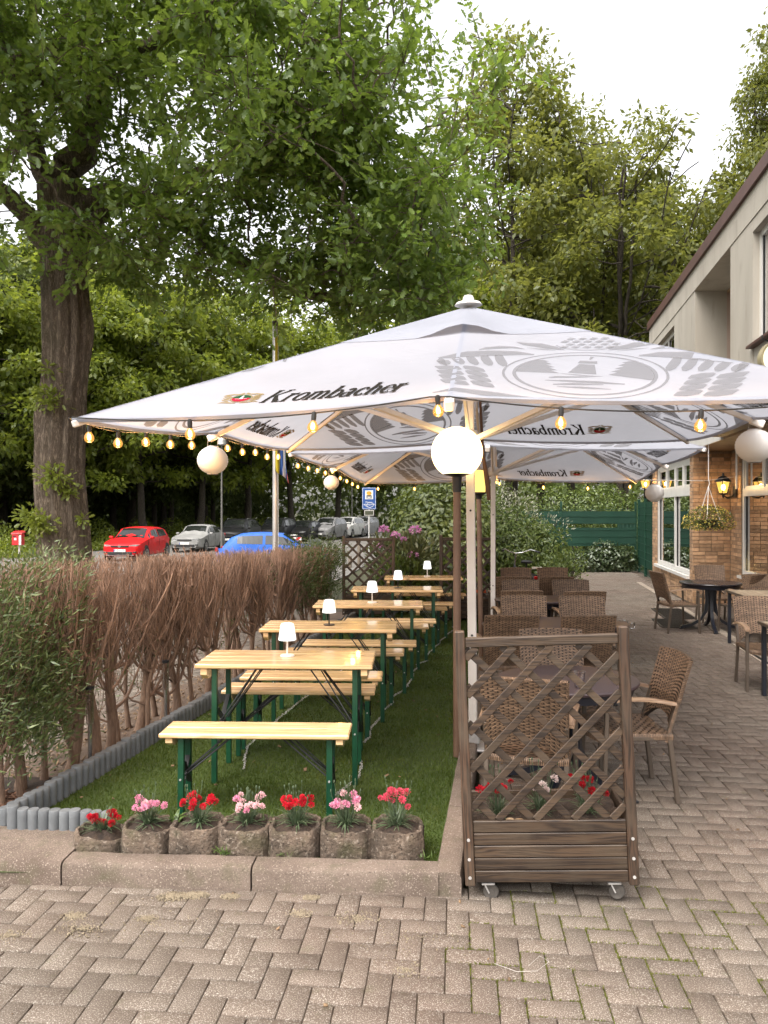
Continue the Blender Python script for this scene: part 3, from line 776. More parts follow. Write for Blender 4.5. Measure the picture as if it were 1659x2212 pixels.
fl_ = MB(); fl_.lathe([(.0, -.098), (.011, -.090), (.012, -.075), (.006, -.058), (.0, -.055)], 10, cap=False); fil_me = fl_.mesh('filament', 60); fil_me.materials.append(M['filament'])
def string_lights(label, pts, bulbs, power=1.3):
    root = thing('string_lights', label, 'string lights', pts[0], 0, 'strings of warm bulbs along the parasol edges')
    mb = MB(); mb.tube([Vector(p) - Vector(pts[0]) for p in pts], .0042, 6); mb.build('cable', M['cable'], root, 60)
    for p in bulbs:
        o = link('bulb', bulb_me, None, root); o.scale = (.86,) * 3; o.location = Vector(p) - Vector(pts[0]); o.rotation_euler = (random.uniform(-.12, .12), random.uniform(-.12, .12), 0)
        link('socket', sock_me, None, o); link('filament', fil_me, None, o)
        ld = bpy.data.lights.new('bulb_light', 'POINT'); ld.energy = power; ld.color = (1.0, .52, .16); ld.shadow_soft_size = .035
        lo = bpy.data.objects.new('bulb_light', ld); COL.objects.link(lo); lo.parent = root; lo.location = o.location + Vector((0, 0, -.13))
def sampled(fn, n=40): return [fn(i / n) for i in range(n + 1)]
S1 = 1.93
def f1(t):
    u = -S1 + 2 * S1 * t; p = P1(0, u, -.012, 0); d = -.015 + .03 * math.sin(min(1, max(0, t / .48)) * PI) if t < .48 else -.015 + .055 * math.sin((t - .48) / .52 * PI) ** .8
    return p + Vector((0, -.02, -d - .01))
string_lights('string of warm bulbs across the front edge of the nearest parasol', sampled(f1), [f1(t) for t in (.165, .33, .485, .632, .79, .93)])
def f2(t): p = P1(3, -S1 + 2 * S1 * t, -.01, 0); return p + Vector((-.02, 0, .005 - .03 * abs(math.sin(t * PI * 4))))
# side 3 runs from the back-left corner (u=-S) to the front-left corner (u=+S)
string_lights('string of warm bulbs along the left edge of the nearest parasol', sampled(f2, 64), [f2(t) for t in (.95, .87, .78, .69, .60, .42, .33, .24, .15, .06)])
S2 = 2.1
def f3(t): p = P2(3, -S2 + 2 * S2 * t, -.01, 0); return p + Vector((-.02, 0, .005 - .03 * abs(math.sin(t * PI * 4))))
string_lights('string of warm bulbs along the left edge of the second parasol', sampled(f3, 64), [f3(t) for t in (.90, .80, .70, .60, .50, .40, .30, .2, .1)])
def f4(t): p = P2(2, -S2 + 2 * S2 * t, -.01, 0); return p + Vector((0, .02, -.01 - .03 * abs(math.sin(t * PI * 4))))
string_lights('string of warm bulbs across the back edge of the second parasol', sampled(f4, 64), [f4(t) for t in (.02, .17, .33, .49, .65, .81, .95)])

# paper lanterns ------------------------------------------------------------
t = NT('white_paper'); d = t.n('BsdfDiffuse'); d.inputs[0].default_value = (.82, .80, .78, 1); tr = t.n('BsdfTranslucent'); tr.inputs[0].default_value = (.82, .79, .75, 1)
m = t.n('MixShader'); m.inputs[0].default_value = .25; t.l(d.outputs[0], m.inputs[1]); t.l(tr.outputs[0], m.inputs[2]); t.l(m.outputs[0], t.out.inputs[0]); M['paper'] = t.m
M['wire'] = plain('steel_wire', (.35, .33, .31), None, .4, metal=.8)
def lantern(label, top, r, h):
    root = thing('paper_lantern', label, 'lantern', top, 0, 'white paper lanterns hanging from the parasol edges')
    mb = MB(); prof = []
    N = 17
    for i in range(N + 1):
        a = -PI / 2 + PI * i / N; rr = r * max(math.cos(a), .34) ; z = h / 2 * math.sin(a) / 1.0
        if i: prof.append(((prof[-1][0] + rr) / 2 * .975, (prof[-1][1] + z) / 2))
        prof.append((rr, z))
    mb.lathe(prof, 28, (0, 0, -.09 - h / 2), cap=False); sh = mb.build('shade', M['paper'], root, 75)
    for z in (-.09, -.09 - h):
        rg = MB(); rg.tube([(r * .34 * math.cos(a * PI / 8), r * .34 * math.sin(a * PI / 8), z) for a in range(17)], .003, 5); rg.build('rim', M['wire'], root)
    hw = MB(); hw.tube([(-r * .33, 0, -.09), (-r * .3, 0, -.02), (-.02, 0, 0), (0, 0, .012), (.02, 0, 0), (r * .3, 0, -.02), (r * .33, 0, -.09)], .0022, 5); hw.build('handle', M['wire'], root)
lantern('white paper lantern hanging at the left edge of the nearest parasol', P1(3, 0, -.03, -.01), .118, .215)
lantern('smaller white paper lantern hanging from the left edge of the second parasol', P2(3, .1, -.03, -.02), .105, .19)
lantern('large white paper lantern at the right edge of the nearest parasol, before the house', P1(1, .05, -.02, .02), .125, .23)
lantern('white paper lantern at the right edge of the second parasol, by the far window', P2(1, .75, -.03, -.06), .125, .235)

# lit globe lamps on poles ------------------------------------------------------
t = NT('lit_opal_glass'); e = t.n('Emission'); gp = t.n('NewGeometry')
lw = t.n('LayerWeight'); lw.inputs[0].default_value = .3
e.inputs[0].default_value = (1.0, .66, .30, 1); e.inputs[1].default_value = 2.0; t.l(e.outputs[0], t.out.inputs[0]); M['opal'] = t.m
def globe_lamp(label, x, y, zc, r, z0):
    root = thing('globe_lamp', label, 'lamp', (x, y, z0), 0); zc -= z0
    mb = MB(); mb.tube([(0, 0, 0), (0, 0, zc - r - .06)], .027, 14); mb.build('pole', M['brownmetal'], root, 40)
    cb = MB(); cb.lathe([(.030, zc - r - .10), (.034, zc - r - .02), (.036, zc - r + .008), (.10, zc - r + .030), (.105, zc - r + .042), (.0, zc - r + .042)], 20, cap=False); cb.build('fitting', M['blackplastic'], root, 40)
    g = MB(); g.lathe([(r * math.sin(a), -r * math.cos(a)) for a in [math.radians(33 + 147 * i / 22) for i in range(23)]], 36, (0, 0, zc), cap=False); g.build('globe', M['opal'], root, 60)
globe_lamp('lit round globe lamp on a thin brown pole at the turf edge', .515, 5.36, 2.218, .181, .07)
t = NT('lit_yellow_shade'); e = t.n('Emission'); e.inputs[0].default_value = (1.0, .66, .16, 1); e.inputs[1].default_value = .55; t.l(e.outputs[0], t.out.inputs[0]); M['yellowshade'] = t.m
L2 = thing('shade_lamp', 'lit yellow cylinder lamp on a brown pole behind the globe lamp', 'lamp', (1.005, 8.05, 0))
mb = MB(); mb.tube([(.03, 0, 0), (0, 0, 1.97)], .026, 12); mb.build('pole', M['brownmetal'], L2, 40)
mb = MB(); mb.lathe([(.03, 1.93), (.036, 1.965), (.075, 1.985), (.078, 2.0), (0, 2.0)], 20, cap=False); mb.build('fitting', M['blackplastic'], L2, 40)
mb = MB(); mb.lathe([(0, 2.001), (.066, 2.001), (.069, 2.01), (.069, 2.22), (.066, 2.23), (.0, 2.235)], 24, cap=False); mb.build('shade', M['yellowshade'], L2, 40)
# ================================================================== BEER TABLES AND BENCHES
TZ0 = .066
def beer_set(name, cat, L, D, Ht, th, boards):
    root = thing(name, None, cat)
    n = len(boards); y = -D / 2
    for wd in boards:
        w_ = wd * D; mb = MB(); mb.box((0, y + w_ / 2, Ht - th / 2), (L, w_ - .0012, th), None, .007); mb.build('plank', M['pine'], root); y += w_
    for s in (-1, 1):
        mb = MB(); hh = .075 if Ht > .6 else .055
        prof = [(-D / 2 + .02, Ht - th - .001), (D / 2 - .02, Ht - th - .001), (D / 2 - .02, Ht - th - hh * .55), (D / 2 - .07, Ht - th - hh), (-D / 2 + .07, Ht - th - hh), (-D / 2 + .02, Ht - th - hh * .55)]
        x = s * (L / 2 - .055); V = [(x + .02, p[0], p[1]) for p in prof] + [(x - .02, p[0], p[1]) for p in prof]; k = 6
        mb.add(V, [list(range(k)), list(range(2 * k - 1, k - 1, -1))] + [[i, k + i, k + (i + 1) % k, (i + 1) % k] for i in range(k)]); mb.build('cleat', M['pine'], root)
        xl = s * (L / 2 - .115); yo = D / 2 - .055
        for t_ in (-1, 1):
            lg = MB(); lg.bar((xl, t_ * yo, 0), (xl, t_ * (yo - .01), Ht - th), .034, .030, .002, (0, 1, 0)); leg = lg.build('leg', M['greensteel'], root)
            bt = MB(); bt.tube([(xl, t_ * (yo + .018), Ht * .42), (xl, t_ * (yo + .012), Ht * .42)], .006, 6); bt.build('bolt', M['galv'], leg)
            br = MB(); br.tube([(xl, t_ * (yo - .03), Ht * .42), (xl - s * .30, t_ * (yo - .05), Ht - th - .006)], .0048, 6); br.build('brace', M['blacksteel'], root)
            b2 = MB(); b2.tube([(xl, t_ * (yo - .045), Ht * .45), (xl - s * .26, t_ * .03, Ht - th - .006)], .0042, 6); b2.build('brace', M['blacksteel'], root)
        cbm = MB(); cbm.bar((xl, -yo, Ht - th - .02), (xl, yo, Ht - th - .02), .03, .028, .002); cbm.build('crossbar', M['greensteel'], root)
        cb2 = MB(); cb2.bar((xl, -yo + .02, Ht * .30), (xl, yo - .02, Ht * .62), .028, .008, 0); cb2.bar((xl + .01, -yo + .02, Ht * .62), (xl + .01, yo - .02, Ht * .30), .028, .008, 0); cb2.build('cross_strap', M['blacksteel'], root)
    hb = MB(); hb.box((0, 0, Ht - th - .012), (.06, .07, .022), None, .004); hb.build('hinge', M['galv'], root)
    return root
YAW = math.radians(-1.9)
LT, LB = 1.13, 1.085
tb = beer_set('beer_table', 'table', LT, .50, .77, .030, [.27, .24, .25, .24])
bn = beer_set('beer_bench', 'bench', LB, .265, .475, .028, [.5, .5])
tables = [(-.628, 5.03, 'varnished pine beer table nearest the camera, with a white lamp on white stem'),
          (-.455, 6.45, 'second pine beer table from the camera, its lamp has a black stem'),
          (-.158, 7.98, 'middle one of the five pine beer tables, third from the front'),
          (.166, 9.50, 'fourth pine beer table from the front, before the last one'),
          (.576, 11.10, 'farthest pine beer table, by the flowers and trellis')]
benches = [(-.736, 4.42, 'pine bench nearest the flower stones, in front of the first beer table'),
           (-.602, 5.45, 'pine bench close behind the first beer table'),
           (-.553, 5.88, 'pine bench in front of the second beer table'),
           (-.36, 6.87, 'pine bench close behind the second beer table'),
           (-.23, 7.32, 'pine bench in front of the middle beer table'),
           (-.05, 8.40, 'pine bench close behind the middle beer table'),
           (.06, 8.80, 'pine bench in front of the fourth beer table'),
           (.28, 9.92, 'pine bench close behind the fourth beer table'),
           (.42, 10.42, 'pine bench in front of the farthest beer table'),
           (.70, 11.55, 'pine bench behind the farthest beer table, by the trellis planters')]
for i, (x, y, lab) in enumerate(tables):
    if i == 0: o = tb; o.location = (x, y, TZ0); o.rotation_euler = (0, 0, YAW); o['label'] = lab; o['group'] = 'pine beer tables in a row'
    else: dup(tb, (x, y, TZ0), YAW + random.uniform(-.008, .008), lab)
for i, (x, y, lab) in enumerate(benches):
    if i == 0: o = bn; o.location = (x, y, TZ0); o.rotation_euler = (0, 0, YAW); o['label'] = lab; o['group'] = 'pine beer benches along the tables'
    else: dup(bn, (x, y, TZ0), YAW + random.uniform(-.01, .01), lab)

# cordless table lamps
M['lampshade'] = glow('lit_white_shade', (1.0, .96, .90), .5)
def table_lamp(name_mat, loc, label, s=1.0):
    root = thing('table_lamp', label, 'lamp', loc, 0, 'small lit lamps on the beer tables'); root.scale = (s,) * 3
    mb = MB(); mb.lathe([(0, 0), (.047, 0), (.048, .004), (.044, .009), (.0, .010)], 24, cap=False); mb.build('base', M[name_mat], root, 40)
    mb = MB(); mb.tube([(0, 0, .009), (0, 0, .115)], .0055, 10); mb.build('stem', M[name_mat], root, 40)
    mb = MB(); mb.lathe([(.0, .105), (.050, .105), (.058, .107), (.058, .112), (.0445, .200), (.040, .212), (.030, .216), (0, .2165)], 28, cap=False); mb.build('shade', M['lampshade'], root, 40)
zt = TZ0 + .77 + .001
M['darkstem'] = plain('black_lamp_stem', (.02, .018, .018), None, .4)
table_lamp('whitemetal', (-.645, 5.06, zt), 'small lit table lamp with a white stem on the nearest beer table', 1.02)
table_lamp('darkstem', (-.465, 6.43, zt), 'small lit table lamp with a black stem on the second beer table')
table_lamp('whitemetal', (-.125, 7.99, zt), 'small lit table lamp with a white stem on the middle beer table', 1.05)
table_lamp('darkstem', (.175, 9.48, zt), 'small lit table lamp with a black stem on the fourth beer table', 1.02)
table_lamp('whitemetal', (.635, 11.14, zt), 'small lit table lamp on the farthest beer table, before the rhododendron', 1.05)

# chains that tie the furniture together
def chain(label, pts, zfun=None):
    P = [Vector(p) for p in pts]; seg = []
    for a, b in zip(P[:-1], P[1:]):
        n = max(2, int((b - a).length / .021))
        for i in range(n):
            q = a + (b - a) * (i / n); seg.append((q + Vector((random.gauss(0, .004), random.gauss(0, .004), 0)), (b - a).normalized()))
    mb = MB()
    for i, (q, d) in enumerate(seg):
        up = Vector((0, 0, 1)); s_ = d.cross(up).normalized(); nrm = (up * math.cos(.8 if i % 2 else -.8) + s_ * math.sin(.8 if i % 2 else -.8))
        t_ = d; b_ = nrm.cross(t_)
        pts_ = [q + t_ * (math.cos(a) * .0150) + b_ * (math.sin(a) * .0070) + Vector((0, 0, .012)) for a in [2 * PI * j / 8 for j in range(9)]]
        mb.tube(pts_, .0023, 4, False)
    o = mb.build('chain', M['galv'], None, 60); return tag(o, label, 'chain')
zc_ = TZ0 + .006
def legx(i): return benches[i][0], benches[i][1]
rp = []; lp = []
items = sorted([(y, x, LT / 2) for x, y, _ in tables] + [(y, x, LB / 2) for x, y, _ in benches])
for j, (y, x, h) in enumerate(items):
    rp.append((x + h - .15 + (.03 if j % 2 else -.0) + .02, y - .09 + random.uniform(-.05, .05), zc_)); rp.append((x + h - .10 + random.uniform(-.03, .03), y + .12, zc_))
    lp.append((x - h + .115 + random.uniform(0, .06) + (.08 if j % 3 == 1 else .0), y + random.uniform(-.05, .1), zc_))
chain('galvanised chain on the turf tying the right ends of tables and benches', rp)
chain('galvanised chain on the turf under the left ends of tables and benches', lp[1:])

# ================================================================== RATTAN CHAIRS
def weave(rows, cols, P, amp, hgt):
    """woven strips over a surface P(u,v)->(point, normal); u along the strip"""
    V = []; F = []
    for r in range(rows):
        v0 = (r + .5) / rows; K = cols * 2
        for k in range(K + 1):
            u = k / K; ph = math.sin(k * PI / 2 + (r % 2) * PI + .6)
            for s_ in (-1, 1):
                p, nn = P(u, v0 + s_ * hgt / rows); V.append(p + nn * (amp * ph))
        b = r * (K + 1) * 2
        for k in range(K): F.append((b + 2 * k, b + 2 * k + 2, b + 2 * k + 3, b + 2 * k + 1))
    return [tuple(p) for p in V], F
def make_chair():
    root = thing('rattan_armchair', None, 'chair')
    W = .235; SH = .43
    # seat: front edge rounded, +Y is the front
    def seatP(u, v, dz=0):
        x = -W + 2 * W * u; y = -.225 + .45 * v + .035 * (1 - (2 * u - 1) ** 2) * v
        z = SH - .012 * (1 - (2 * u - 1) ** 2) + dz - .014 * max(0, (v - .86) / .14) ** 2
        return Vector((x, y, z)), Vector((0, 0, 1))
    mb = MB()
    for dz in (-.006, -.030):
        for j in range(7):
            for i in range(9): mb.v.append(tuple(seatP(i / 8, j / 6, dz)[0]))
    for j in range(6):
        for i in range(8):
            q = j * 9 + i; mb.f.append([q, q + 1, q + 10, q + 9]); q += 63; mb.f.append([q, q + 9, q + 10, q + 1])
    loop = [i for i in range(9)] + [j * 9 + 8 for j in range(1, 7)] + [54 + i for i in range(7, -1, -1)] + [j * 9 for j in range(5, 0, -1)]
    for a, b in zip(loop, loop[1:] + loop[:1]): mb.f.append([a, a + 63, b + 63, b])
    seat = mb.build('seat', M['rattancore'], root)
    V, F = weave(20, 13, lambda u, v: seatP(u, v, .0), .0035, .46); m2 = MB().add(V, F)
    # wrapped rim: short vertical strips round the seat edge
    edge = []
    NE = 46
    for side in range(4):
        for i in range(NE):
            u = i / NE
            uv = ((u, 0), (1, u), (1 - u, 1), (0, 1 - u))[side]; uv2 = ((u + .72 / NE, 0), (1, u + .72 / NE), (1 - u - .72 / NE, 1), (0, 1 - u - .72 / NE))[side]
            a, _ = seatP(*uv); b, _ = seatP(*uv2); c0 = Vector((0, 0, SH)); o1 = ((a + b) / 2 - c0); o1.z = 0; o1.normalize(); o1 *= .006
            q = len(m2.v); m2.v += [tuple(a + Vector((0, 0, .004))), tuple(b + Vector((0, 0, .004))), tuple(b + o1 + Vector((0, 0, -.012))), tuple(a + o1 + Vector((0, 0, -.012))), tuple(b + o1 * .6 + Vector((0, 0, -.034))), tuple(a + o1 * .6 + Vector((0, 0, -.034)))]
            m2.f += [[q, q + 1, q + 2, q + 3], [q + 3, q + 2, q + 4, q + 5]]
    m2.build('weave', M['rattan'], seat, None, 'stuff')
    # backrest: tilted, hollow in plan, sides reaching lower than the middle
    def backP(u, v, off=0):
        xx = 2 * u - 1; x = xx * (.230 + .010 * v)
        zb = .515 - .135 * abs(xx) ** 3.2; z = zb + (.895 - .008 * xx * xx - zb) * v
        y = -.205 - .135 * ((z - .43) / .465) - .030 * (1 - xx * xx)
        n = Vector((-.06 * xx / .235, -1, -.28)).normalized()
        return Vector((x, y, z)) + n * off, n
    mb = MB()
    for off in (-.010, .010):
        for j in range(9):
            for i in range(13): mb.v.append(tuple(backP(i / 12, j / 8, off)[0]))
    nn = 13 * 9
    for j in range(8):
        for i in range(12):
            q = j * 13 + i; mb.f.append([q, q + 13, q + 14, q + 1]); q += nn; mb.f.append([q, q + 1, q + 14, q + 13])
    loop = [i for i in range(13)] + [j * 13 + 12 for j in range(1, 9)] + [104 + i for i in range(11, -1, -1)] + [j * 13 for j in range(7, 0, -1)]
    for a, b in zip(loop, loop[1:] + loop[:1]): mb.f.append([a, b, b + nn, a + nn])
    back = mb.build('backrest', M['rattancore'], root)
    m2 = MB()
    for sd_ in (1, -1):
        V, F = weave(38, 17, lambda u, v: backP(u, v, sd_ * .0125), .0036, .43); m2.add(V, [f if sd_ < 0 else f[::-1] for f in F])
    # wrapped top and sides
    NE = 60
    for seg_ in range(3):
        NS = 56 if seg_ == 1 else 50
        for i in range(NS):
            u = i / NS; d_ = .74 / NS
            uv = ((0, u), (u, 1), (1, u))[seg_]; uv2 = ((0, u + d_), (u + d_, 1), (1, u + d_))[seg_]
            q = len(m2.v); outw = (Vector((-.004, 0, 0)), Vector((0, 0, .005)), Vector((.004, 0, 0)))[seg_]
            for k_, off in ((0, -.0145), (.5, -.008), (1, 0), (.5, .008), (0, .0145)):
                for w_ in (uv, uv2): m2.v.append(tuple(backP(w_[0], w_[1], off)[0] + outw * k_))
            for k_ in range(4): m2.f.append([q + 2 * k_, q + 2 * k_ + 1, q + 2 * k_ + 3, q + 2 * k_ + 2])
    m2.build('weave', M['rattan'], back, None, 'stuff')
    for s in (-1, 1):
        lg = MB(); lg.bar((s * .256, .205, 0), (s * .250, .185, .618), .030, .026, .004, (0, 1, 0)); lg.build('leg', M['chairframe'], root)
        lg = MB(); lg.bar((s * .226, -.262, 0), (s * .222, -.205, .44), .028, .030, .004, (0, 1, 0)); lg.bar((s * .222, -.205, .44), (s * .222, -.262, .62), .026, .026, .003, (0, 1, 0)); lg.build('leg', M['chairframe'], root)
        ar = MB(); n = 9; pts = []
        for i in range(n):
            f_ = i / (n - 1); pts.append(Vector((s * (.255 - .012 * f_), .235 - .475 * f_, .632 + .026 * math.sin(PI * f_) - .012 * f_ - .018 * max(0, .12 - f_) / .12)))
        for i in range(n):
            wd = .026 - .006 * abs(i / (n - 1) - .35)
            for (dx, dz_) in ((-wd, -.010), (wd, -.010), (wd, .004), (wd * .7, .010), (-wd * .7, .010), (-wd, .004)): ar.v.append((pts[i].x + dx, pts[i].y, pts[i].z + dz_))
        for i in range(n - 1):
            for j in range(6): ar.f.append([i * 6 + j, (i + 1) * 6 + j, (i + 1) * 6 + (j + 1) % 6, i * 6 + (j + 1) % 6])
        ar.f += [list(range(6)), list(range((n - 1) * 6 + 5, (n - 1) * 6 - 1, -1))]
        ar.build('armrest', M['armwood'], root, 50)
        rl = MB(); rl.bar((s * .245, .19, .405), (s * .222, -.21, .405), .022, .026, .003); rl.build('side_rail', M['chairframe'], root)
    fr = MB(); fr.bar((-.245, .19, .405), (.245, .19, .405), .022, .026, .003); fr.bar((-.22, -.21, .405), (.22, -.21, .405), .022, .026, .003); fr.build('cross_rail', M['chairframe'], root)
    return root
chair0 = make_chair()
R = math.radians
def face(dx, dy): return math.atan2(-dx, dy)      # rotation so that the chair's front (+Y) points along (dx,dy)
chairs = [ # x, y, front direction, label
    (.86, 4.47, (.30, 1), 'rattan armchair just behind the lattice planter, its back to us', 'P'),
    (1.55, 4.90, (-1, -.02), 'rattan armchair standing sideways on the paving right of the lattice planter', 'P'),
    (1.27, 5.52, (-.02, -1), 'rattan armchair across the nearest round table, facing the camera', 'P'),
    (1.12, 6.98, (.02, 1), 'rattan armchair turned away from us at the second dark table, by the parasol pole', 'P'),
    (1.77, 6.94, (-.02, 1), 'rattan armchair turned away from us at the second dark table, on the walkway side', 'P'),
    (1.49, 7.80, (0, -1), 'rattan armchair facing us across the second dark table, on the pole side', 'P'),
    (2.09, 7.74, (0, -1), 'rattan armchair facing us across the second dark table, on the walkway side', 'P'),
    (1.58, 9.00, (0, 1), 'rattan armchair turned away at the third dark table, on the pole side', 'P'),
    (2.27, 8.92, (0, 1), 'rattan armchair turned away at the third dark table, on the walkway side', 'P'),
    (1.79, 9.66, (0, -1), 'rattan armchair facing us behind the third dark table, on the pole side', 'P'),
    (2.45, 9.66, (0, -1), 'rattan armchair facing us behind the third dark table, on the walkway side', 'P'),
    (1.78, 10.78, (0, 1), 'rattan armchair turned away at the farthest dark table, nearer the trellis', 'P'),
    (2.39, 10.80, (0, 1), 'rattan armchair turned away at the farthest dark table, nearer the walkway', 'P'),
    (2.09, 11.72, (0, -1), 'farthest rattan armchair on the trellis side, in front of the bicycle', 'P'),
    (2.67, 11.76, (0, -1), 'farthest rattan armchair on the walkway side, near the bicycle', 'P'),
    (4.40, 11.35, (1, .05), 'rattan armchair standing sideways left of the round black pedestal table', 'H'),
    (5.37, 12.30, (-.1, -1), 'rattan armchair between the round black table and the brick wall', 'H'),
    (5.28, 11.18, (-.45, 1), 'rattan armchair right of the round black table, its back to us', 'H'),
    (5.35, 10.50, (.05, -1), 'pale rattan armchair behind the small slatted wooden table by the house', 'H'),
    (3.90, 7.72, (-.12, -1), 'rattan armchair at the right edge, facing us behind the near wooden table', 'H'),
]
GR = {'P': 'rattan armchairs under the parasols', 'H': 'rattan armchairs in front of the house'}
for i, (x, y, d_, lab, g) in enumerate(chairs):
    z = .0
    if i == 0: chair0.location = (x, y, z); chair0.rotation_euler = (0, 0, face(*d_)); chair0['label'] = lab; chair0['group'] = GR[g]
    else: dup(chair0, (x, y, z), face(*d_) + random.uniform(-.03, .03), lab, group=GR[g])

# ---------------------------------------------------------------- round pedestal tables
def pedestal(name, r, top_mat, rx=None):
    root = thing(name, None, 'table'); n = 40; rx = rx or r; Ht = .72
    mb = MB(); prof = [(0, Ht - .032), (.93, Ht - .032), (.985, Ht - .026), (1.0, Ht - .012), (.99, Ht - .003), (.96, Ht)]
    for (q, z) in prof[1:]:
        for j in range(n): mb.v.append((rx * q * math.cos(2 * PI * j / n), r * q * math.sin(2 * PI * j / n), z))
    k = len(prof) - 1
    for i in range(k - 1):
        for j in range(n): mb.f.append([i * n + j, i * n + (j + 1) % n, (i + 1) * n + (j + 1) % n, (i + 1) * n + j])
    mb.f.append(list(range(n))[::-1]); mb.f.append([(k - 1) * n + j for j in range(n)])
    top = mb.build('tabletop', M[top_mat], root, 30)
    ap_ = MB(); ap_.lathe([(r * .90, Ht - .085), (r * .94, Ht - .034)], n, cap=False); ap_.lathe([(r * .90, Ht - .085), (r * .0 + .05, Ht - .082)], n, cap=False)
    for v_ in range(len(ap_.v)): ap_.v[v_] = (ap_.v[v_][0] * rx / r, ap_.v[v_][1], ap_.v[v_][2])
    ap_.build('apron', M['darkplastic'], root, 40)
    for s in range(4):
        a = PI / 4 + s * PI / 2; d_ = Vector((math.cos(a), math.sin(a), 0)); sd_ = Vector((-d_.y, d_.x, 0)); lg = MB()
        path = [(.06, Ht - .08, .055), (.05, .45, .05), (.07, .28, .05), (.15, .14, .05), (.28, .065, .045), (.40, .035, .04), (.43, .030, .035)]
        for (q, z, hw) in path:
            for (o_, dz_) in ((-.022, -.5), (.022, -.5), (.022, .5), (-.022, .5)):
                p = d_ * q + sd_ * o_; lg.v.append((p.x + d_.x * (dz_ * hw if z > .2 else 0), p.y + d_.y * (dz_ * hw if z > .2 else 0), z + (dz_ * hw if z <= .2 else 0)))
        for i in range(len(path) - 1):
            for j in range(4): lg.f.append([i * 4 + j, i * 4 + (j + 1) % 4, i * 4 + 4 + (j + 1) % 4, i * 4 + 4 + j])
        lg.f += [[3, 2, 1, 0], [len(path) * 4 - 4 + j for j in range(4)]]
        lg.build('leg', M['darkplastic'], root, 50)
        ft = MB(); p = d_ * .425; ft.box((p.x, p.y, .008), (.05, .05, .016), None, .004); ft.build('foot', M['blackplastic'], root)
    return root
g_ = 'dark oval tables under the parasols'
pt = pedestal('pedestal_table', .42, 'tabletop', .46); pt.location = (1.19, 4.93, 0); pt.rotation_euler = (0, 0, .2); tag(pt, 'dark purple round table behind the lattice planter with a tumbler on it', 'table', g_)
dup(pt, (1.66, 7.34, 0), .0, 'second dark oval table, with metal clips on its right rim', (1.55, 1, 1))
dup(pt, (1.98, 9.36, 0), .05, 'third dark oval table, between the two middle pairs of armchairs', (1.35, .9, 1))
dup(pt, (2.25, 11.25, 0), .02, 'farthest dark oval table, in front of the bicycle and shrubs', (1.5, .9, 1))
M['blacktop'] = plain('black_table_top', (.020, .018, .022), (.028, .025, .030), .25, 5)
bt_ = pedestal('pedestal_table', .45, 'blacktop'); bt_.location = (4.95, 11.5, 0); bt_.rotation_euler = (0, 0, .55); tag(bt_, 'round black pedestal table in front of the brick wall', 'table')
for (dx, dy) in ((.70, -.09), (.69, .10)):
    cl = MB(); cl.tube([(0, 0, .728), (.03, 0, .73), (.038, 0, .71), (.03, 0, .68), (-.005, 0, .68)], .006, 6); c_ = cl.build('tablecloth_clip', M['chrome'], None, 60); c_.location = (1.66 + dx, 7.34 + dy, 0); tag(c_, 'metal clip on the rim of the second dark table, ' + ('nearer to us' if dy < 0 else 'on the far side'), 'clip', 'clips on the table rim')
gl = MB(); gl.lathe([(0, .012), (.026, .012), (.034, .098), (.036, .098), (.030, .004), (.026, 0), (0, 0)][::-1], 24, cap=False)
t = NT('clear_glass'); tr = t.n('BsdfTransparent'); tr.inputs[0].default_value = (.90, .86, .86, 1); g2 = t.n('BsdfGlossy'); g2.inputs['Roughness'].default_value = .03
lw = t.n('LayerWeight'); lw.inputs[0].default_value = .45; mx_ = t.n('MixShader'); t.l(t.math('ADD', lw.outputs['Facing'], .06, True), mx_.inputs[0]); t.l(tr.outputs[0], mx_.inputs[1]); t.l(g2.outputs[0], mx_.inputs[2]); t.l(mx_.outputs[0], t.out.inputs[0]); M['clear'] = t.m
o = gl.build('tumbler', M['clear'], None, 50); o.location = (1.20, 4.66, .7215); tag(o, 'empty clear tumbler on the dark round table behind the planter', 'glass')

# square slatted wooden tables by the house
M['greywood'] = woodmat('greyed_teak_slats', (.30, .24, .17), (.20, .155, .11), .5, 1, 10, 0, .3, None, False)
def slat_table(name, label, x, y, rz, s=.80):
    root = thing(name, label, 'table', (x, y, 0), rz)
    for k in range(9):
        mb = MB(); mb.box((-s / 2 + s * (k + .5) / 9, 0, .715), (s / 9 - .006, s - .05, .018), None, .003); mb.build('slat', M['greywood'], root)
    for sg in (-1, 1):
        fr = MB(); fr.box((0, sg * (s / 2 - .012), .712), (s, .024, .03), None, .003); fr.build('frame', M['chairframe'], root)
        fr = MB(); fr.box((sg * (s / 2 + .012), 0, .712), (.022, s, .03), None, .003); fr.build('frame', M['chairframe'], root)
        for s2 in (-1, 1): lg = MB(); lg.box((sg * (s / 2 - .03), s2 * (s / 2 - .03), .35), (.04, .04, .70), None, .004); lg.build('leg', M['darkplastic'], root)
slat_table('slatted_table', 'square slatted wooden table by the house, behind the edge armchair', 5.02, 9.92, R(-8))
slat_table('slatted_table', 'square slatted wooden table at the right edge, nearest on the paving', 4.02, 6.98, R(-8))

